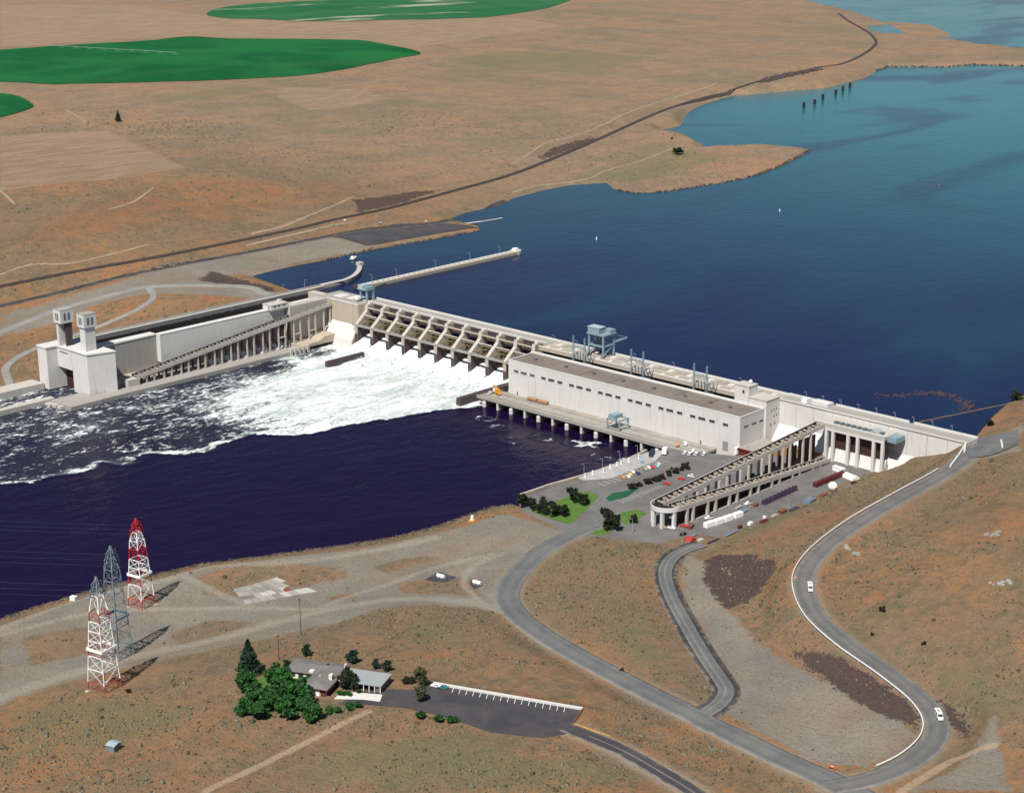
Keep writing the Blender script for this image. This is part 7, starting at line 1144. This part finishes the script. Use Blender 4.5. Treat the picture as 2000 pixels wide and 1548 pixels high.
def crown(seed, shape, h, r, n, size):
    """leaf-sized faces spread through lobes of the crown; local z from 0 at the ground"""
    rg = np.random.default_rng(seed); P = []
    if shape == 'cone':
        for k in range(n):
            t = rg.random()**.7; tier = math.floor(t*9)/9; rad = r*(1-t)*(.8+.25*math.sin(3*rg.integers(7)+t*9))*(.72+.28*math.cos((t*9 % 1)*6.28))*rg.uniform(.45, 1.05)**.5; a = rg.random()*6.283
            P.append((rad*math.cos(a), rad*math.sin(a), h*(.07+.93*t)+rg.normal()*.15))
    else:
        L = 19 if shape == 'round' else 7; cs = []
        for k in range(L):
            a = rg.random()*6.283; rr = r*rg.uniform(.1, .74); z = h*rg.uniform(.26 if shape == 'round' else .25, .86); cs.append((rr*math.cos(a), rr*math.sin(a), z, r*rg.uniform(.2, .48)))
        for k in range(n):
            c = cs[rg.integers(L)]; d = rg.normal(size=3); d /= np.linalg.norm(d); q = rg.uniform(.4, 1.0)+.25*rg.random()**4
            P.append((c[0]+d[0]*c[3]*q, c[1]+d[1]*c[3]*q, max(.25, c[2]+d[2]*c[3]*q*.85)))
    return leaf_quads(rg, np.array(P), size)
PROTO = {}
def tree_mesh(key, seed, shape, h, r, n, size, mat):
    if key in PROTO: return PROTO[key]
    v, f = crown(seed, shape, h, r, n, size); o = fast_mesh('crown', v, f, mat, False, 4); me = o.data; bpy.data.objects.remove(o)
    m = MB(); m.tube((0, 0, -.5), (0, 0, h*.5), .05*r+.1, .03*r+.06, 7)
    rg = random.Random(seed)
    for k in range(6): a = rg.random()*6.28; z = h*rg.uniform(.25, .5); m.tube((0, 0, z), (r*.55*math.cos(a), r*.55*math.sin(a), z+h*.25), .035*r+.05, .03, 5)
    tm = bpy.data.meshes.new('trunk'); tm.from_pydata(m.v, [], m.f); tm.materials.append(BARK); PROTO[key] = (me, tm); return PROTO[key]
def tree(name, key, x, y, sc, lab, cat, grp=None, rz=0, z=None):
    me, tm = PROTO[key]; t = thing(name, lab, cat, (x, y, (H(x, y) if z is None else z)), rz, grp); t.scale = (sc, sc, sc) if not isinstance(sc, tuple) else sc
    for n, d_ in (('crown', me), ('trunk', tm)): c = bpy.data.objects.new(n, d_); COL.objects.link(c); c.parent = t
tree_mesh('broad1', 1, 'round', 10, 5.2, 2600, .55, LEAF_B); tree_mesh('broad2', 2, 'round', 9, 5.0, 2400, .55, LEAF_B); tree_mesh('broad3', 3, 'round', 8, 4.6, 2200, .5, LEAF_B)
tree_mesh('conifer', 4, 'cone', 15, 6.6, 3800, .55, LEAF_C); tree_mesh('pine', 44, 'round', 15, 6.4, 4200, .6, LEAF_C); tree_mesh('dark1', 5, 'round', 7.5, 3.2, 1500, .42, LEAF_D); tree_mesh('dark2', 6, 'round', 7.5, 3.0, 1500, .42, LEAF_D)
tree_mesh('bush1', 7, 'bush', 3.4, 2.4, 700, .36, LEAF_R); tree_mesh('bush2', 8, 'bush', 3.2, 2.5, 700, .36, LEAF_D); tree_mesh('olive', 9, 'round', 8, 3.0, 800, .4, LEAF_O); tree_mesh('hedge', 10, 'bush', 2.4, 2.4, 700, .32, LEAF_B); tree_mesh('mid', 11, 'round', 6.5, 3.0, 1400, .42, LEAF_C)
random.seed(11); rr = lambda: random.random()*6.28
LT = ['left end of the lawn row', 'second from the left in the lawn row', 'third from the left in the lawn row', 'fourth from the left in the lawn row', 'right end of the lawn row', 'left of the pair in the middle of the lawn', 'right of the pair in the middle of the lawn', 'tall, left of the two beside the entrance lawn', 'tall, right of the two beside the entrance lawn', 'small, against the fish ladder bend']
for i, (x, y) in enumerate(PT['lawn_tree']):
    tree('lawn_tree', ('dark1', 'dark2')[i % 2], x, y, (1.25, 1.1, 1.3, 1.25, 1.1, 1.3, 1.05, 1.6, 1.4, .8)[i], 'dark tree, '+LT[i], 'tree', 'dark trees on the lawns', rr(), 8.0)
for i, (x, y) in enumerate(PT['lot_bush']): tree('round_bush', ('bush1', 'bush2')[i % 2], x, y, 1.25-.25*(i % 3 == 1), f'dark round bush, {ORD[i]} from the lawn in the parking island row', 'bush', 'bushes on the parking island', rr(), 8.0)
(x, y) = PT['vc_conifer'][0]; tree('conifer_tree', 'conifer', x, y, 1.1, 'tall pointed dark conifer at the left end of the visitor grove', 'tree', None, .5)
VN = ['small, just below the conifer', 'low, at the left edge below the first', 'low, at the left bottom of the grove', 'behind the lawn, next to the conifer', 'large, left of the roof corner', 'large, touching the white front wall', 'in the middle bottom of the grove', 'at the very bottom of the grove', 'large, bottom right of the grove', 'large, in the centre of the grove', 'at the bottom right corner above the track', 'between the bottom left and the bottom trees']
for i, (x, y) in enumerate(PT['vc_tree']): tree('broadleaf_tree', ('broad1', 'broad2', 'broad3')[i % 3], x, y, (.95, .95, .9, 1., 1.15, .95, 1.05, 1.05, 1.05, 1.25, .85, .95)[i], 'bright green broadleaf tree, '+VN[i], 'tree', 'broadleaf trees at the visitor building', rr())
SN = ['behind the left roof corner', 'behind the right roof corner', 'left of two behind the flat wing', 'right of two behind the flat wing', 'in the roof notch', 'left of the roof']
for i, (x, y) in enumerate(PT['vc_tree_small']): tree('small_tree', 'mid', x, y, (.9, 1.05, .75, .85, .8, .6)[i], 'small dark green tree '+SN[i], 'tree', 'small trees around the visitor building', rr())
for i, (x, y) in enumerate(PT['vc_yardtree']): tree('courtyard_tree', 'dark1', x, y, (1.25, 1.05)[i], ('big dark tree between the roof and the flat wing', 'dark tree tucked against the brick wall')[i], 'tree', None, rr(), 26.)
for i, (x, y) in enumerate(PT['vc_thin']): tree('olive_tree', 'olive', x, y, (1.1, .9)[i], ('loose olive tree at the near end of the long low wall', 'loose olive tree in the car park island')[i], 'tree', None, rr(), 26.)
for i, (x, y) in enumerate(PT['vc_bush']): tree('round_bush', 'hedge', x, y, 1.15, ('left', 'middle', 'right')[i]+' of three green bushes below the car park', 'bush', None, rr())
for i, (x, y) in enumerate(PT['vc_hedge']): tree('hedge', 'hedge', x, y, .95, f'{ORD[i]} clump from the grove in the hedge beside the drive', 'hedge', 'hedge beside the drive', rr())
for i, (x, y) in enumerate(PT['vc_hedge2']): tree('hedge', 'bush2', x, y, 1., ('left', 'right')[i]+' dark bush beyond the flat wing', 'hedge', None, rr(), 26.)
for i, (x, y) in enumerate(PT['vc_shrub']): tree('garden_shrub', 'hedge', x, y, (.8, .7, .7)[i], ('shrub left of the entrance path', 'shrub bed at the drive corner', 'shrub under the big dark tree')[i], 'shrub', None, rr(), 26.)
(x, y) = PT['farm_tree'][0]; tree('farm_tree', 'conifer', x, y, (.8, .8, .95), 'lone dark tree in the farm hollow on the plateau', 'tree')
for i, (x, y) in enumerate(PT['far_bush']): tree('far_bush', 'dark1' if i != 3 else 'bush2', x, y, ((2.2, 2.2, 1.3), (1.3, 1.3, .9), (.8, .8, .6), (1., 1., .8))[i], ('lone dark bush on the reservoir peninsula', 'dark bush on the bank at the right edge', 'dark shrub on the green bank above the dam end', 'low bush on the cove shore')[i], 'bush', None, rr())
for i, (x, y) in enumerate(PT['dark_bush']): tree('dark_bush', 'bush1', x, y, (.75, .45, .5, .6, .45)[i], ('biggest dark bush on the orange slope right of the road', 'dark bush at the inner edge of the upper road', 'dark bush lower on the orange slope', 'dark bush below the left pylon', 'dark bush on the slope above the main road')[i], 'bush', 'lone bushes on the slopes', rr())
# scrub: sagebrush and dry tufts over the near slopes
rg = np.random.default_rng(21); NS = 90000
ang = np.radians(rg.uniform(-27, 24, NS*3)-43.737); rd = np.sqrt(rg.uniform(480**2, 1120**2, NS*3)); sx, sy = 983.4+np.sin(ang)*rd, -861.8+np.cos(ang)*rd
dens = .62+1.1*fbm(sx, sy, 60, 3, 31)+.8*fbm(sx, sy, 14, 2, 33)
Az, Bz = zone_values(sx, sy); dens = dens*(1-np.clip(Az[:, 0]*1.5-Az[:, 1], 0, .97))*(1-np.clip(Bz[:, 2]+Bz[:, 3], 0, 1))*(1-.35*np.clip(Az[:, 3], 0, 1))*(1-.8*np.clip(Az[:, 2]*1.5, 0, 1))
ok = (rg.random(NS*3) < dens) & (sdist(sx, sy, D['tail']) > 6) & (sdist(sx, sy, D['res']) > 4) & ~((sx < 530) & (sy > -5)) & (sx > 100)
for k in ('main', 'upper', 'lower', 'vc'):
    p = catmull(D['roads'][k][0], 8); ok &= seg_dist(sx, sy, p, False) > D['roads'][k][1]*.5+2.2
for poly, _, _ in D['pads']: ok &= sdist(sx, sy, poly) > 1.5
for k in ('slab', 'pad1', 'pad2', 'vclawn'): ok &= sdist(sx, sy, PT[k]) > 1
sx, sy = sx[ok][:NS], sy[ok][:NS]; sz = TER(sx, sy); n = len(sx)
def clump(n, sx, sy, sz, r, hh, rg, name, mat):
    K = 5; a = np.arange(K)/K*6.283
    ring = np.stack([np.cos(a), np.sin(a)], 1)[None]*(r[:, None]*rg.uniform(.7, 1.2, (n, K)))[..., None]
    mid = ring*rg.uniform(.75, 1.05, (n, K, 1)); z1 = hh[:, None]*rg.uniform(.45, .75, (n, K))
    V = np.zeros((n, 2*K+1, 3)); c = np.column_stack([sx, sy, sz])[:, None]
    V[:, :K, :2] = ring*.8; V[:, :K, 2] = -.25; V[:, K:2*K, :2] = mid; V[:, K:2*K, 2] = z1; V[:, 2*K, 2] = hh*rg.uniform(.9, 1.15, n); V[:, 2*K, :2] = rg.normal(size=(n, 2))*.15*r[:, None]
    V += c; T = []
    for i in range(K):
        j = (i+1) % K; T += [(i, j, K+j), (i, K+j, K+i), (K+i, K+j, 2*K)]
    F = (np.array(T)[None]+(np.arange(n)*(2*K+1))[:, None, None]).reshape(-1, 3)
    o = fast_mesh(name, V.reshape(-1, 3), F, mat, False, 3); tag(o, kind='stuff'); return o
r = rg.lognormal(-1.22, .46, n); pick = rg.random(n)
for nm, lo, hi, mt, lab in (('sagebrush', 0, .54, leaf_mat('sage_grey_green', (.095, .092, .060), (.185, .172, .120)), 'grey green sagebrush over the near slopes'), ('dry_brush', .54, .70, leaf_mat('dry_brush_tan', (.15, .105, .06), (.21, .155, .09)), 'tan dry brush over the near slopes'), ('dark_brush', .70, 1.01, leaf_mat('dark_brush_olive', (.035, .034, .018), (.085, .078, .042)), 'dark olive brush over the near slopes')):
    k = (pick >= lo) & (pick < hi); o = clump(k.sum(), sx[k], sy[k], sz[k], r[k], r[k]*rg.uniform(.8, 1.3, k.sum()), rg, nm, mt); o['label'] = lab
# basalt rubble on the dark patches and along the banks
bx, by, br = [], [], []
for p in D['zones']['dark'][:4]:
    a = np.array(p); lo = a.min(0); hi = a.max(0); m_ = int((hi-lo).prod()/2.2); x = rg.uniform(lo[0], hi[0], m_); y = rg.uniform(lo[1], hi[1], m_); k = sdist(x+3*fbm(x, y, 8, 2, 3), y, p) < 1; bx.append(x[k]); by.append(y[k]); br.append(rg.uniform(.25, .7, k.sum()))
tl = np.array(D['tail'][1:16])
for a, b in zip(tl[:-1], tl[1:]):
    m_ = int(np.hypot(*(b-a))*3); t = rg.random(m_); pp = a+(b-a)*t[:, None]; d = np.array((-(b-a)[1], (b-a)[0])); d /= np.hypot(*d); pp = pp-d*rg.uniform(-1, 7, m_)[:, None]; bx.append(pp[:, 0]); by.append(pp[:, 1]); br.append(rg.uniform(.3, .9, m_))
bx, by, br = map(np.concatenate, (bx, by, br))
def rock_mat():
    m, nt, bs, L = base_mat('basalt_rock'); n_ = noise(nt, wpos(nt), .5, 4, .7); L(mixc(nt, ramp(nt, n_, .35, .7), (.030, .023, .024), (.085, .066, .058)), bs.inputs['Base Color']); bs.inputs['Roughness'].default_value = .9; return m
o = clump(len(bx), bx, by, TER(bx, by), br, br*rg.uniform(.5, .9, len(bx)), rg, 'basalt_rubble', rock_mat()); o['label'] = 'dark basalt rubble on the slopes and river bank'
# basalt ledges by the railway cut and along the peninsula shore
bx, by, br = [], [], []
rf_ = np.array(PT['rockface'])
for a, b in zip(rf_[:-1], rf_[1:]):
    t = rg.random(70); pp = a+(b-a)*t[:, None]+rg.normal(size=(70, 2))*5; bx.append(pp[:, 0]); by.append(pp[:, 1]); br.append(rg.uniform(1.5, 4.2, 70))
rs = np.array(D['res'][19:28]); rs2 = np.array(D['res'][46:52]); rs3 = np.array(D['res'][4:9])
for arr, sz_, n_ in ((rs, (.4, 1.7), 1.1), (rs2, (.8, 2.4), .5), (rs3, (.3, 1.0), 1.6)):
    for a, b in zip(arr[:-1], arr[1:]):
        m_ = int(np.hypot(*(b-a))*n_); t = rg.random(m_); pp = a+(b-a)*t[:, None]+rg.normal(size=(m_, 2))*1.6; bx.append(pp[:, 0]); by.append(pp[:, 1]); br.append(rg.uniform(*sz_, m_))
bx, by, br = map(np.concatenate, (bx, by, br))
o = clump(len(bx), bx, by, np.maximum(TER(bx, by), 29.6), br, br*rg.uniform(.6, 1.2, len(bx)), rg, 'basalt_ledge', rock_mat()); o['label'] = 'dark basalt blocks along the reservoir shore and railway cut'
# scattered brush on the far bank and the plateau edge
n_ = 60000; ang = np.radians(rg.uniform(-22, 19, n_)-43.737); rd = np.sqrt(rg.uniform(1080**2, 2300**2, n_)); fx, fy = 983.4+np.sin(ang)*rd, -861.8+np.cos(ang)*rd
dn = .12+1.0*fbm(fx, fy, 120, 3, 41)+.5*fbm(fx, fy, 30, 2, 43); Az, Bz = zone_values(fx, fy)
ok = (rg.random(n_) < dn) & (sdist(fx, fy, D['res']) > 3) & (Az[:, 0] < .3) & (Bz[:, 1] < .3) & ((fx < -92) | (fy > 40)) & (sdist(fx, fy, D['tail']) > 6)
for k in ('north', 'northloop', 'oldroad', 'rail'): ok &= seg_dist(fx, fy, catmull(D['roads'][k][0], 16), False) > 7
for p in D['fields']: ok &= sdist(fx, fy, p) > 5
ok &= sdist(fx, fy, D['reslot']) > 4
fx, fy = fx[ok], fy[ok]; r = rg.lognormal(-.35, .4, len(fx))
o = clump(len(fx), fx, fy, TER(fx, fy), r, r*.9, rg, 'far_brush', leaf_mat('far_brush_olive', (.085, .075, .048), (.16, .14, .095))); o['label'] = 'olive brush scattered over the far bank and plateau'

# ---------------------------------------------------------------- valley haze
hz = MB().box(-9000, 9000, -1600, 14000, -14, 400); hm = bpy.data.materials.new('valley_haze'); hm.use_nodes = True; nt = hm.node_tree; nt.nodes.clear()
pv = nt.nodes.new('ShaderNodeVolumePrincipled'); pv.inputs['Color'].default_value = (.80, .88, .96, 1); pv.inputs['Density'].default_value = 3e-6; pv.inputs['Anisotropy'].default_value = .2
ou = nt.nodes.new('ShaderNodeOutputMaterial'); nt.links.new(pv.outputs[0], ou.inputs['Volume'])
o = hz.build('haze', hm); tag(o, 'thin blue haze over the valley', 'haze', kind='stuff')
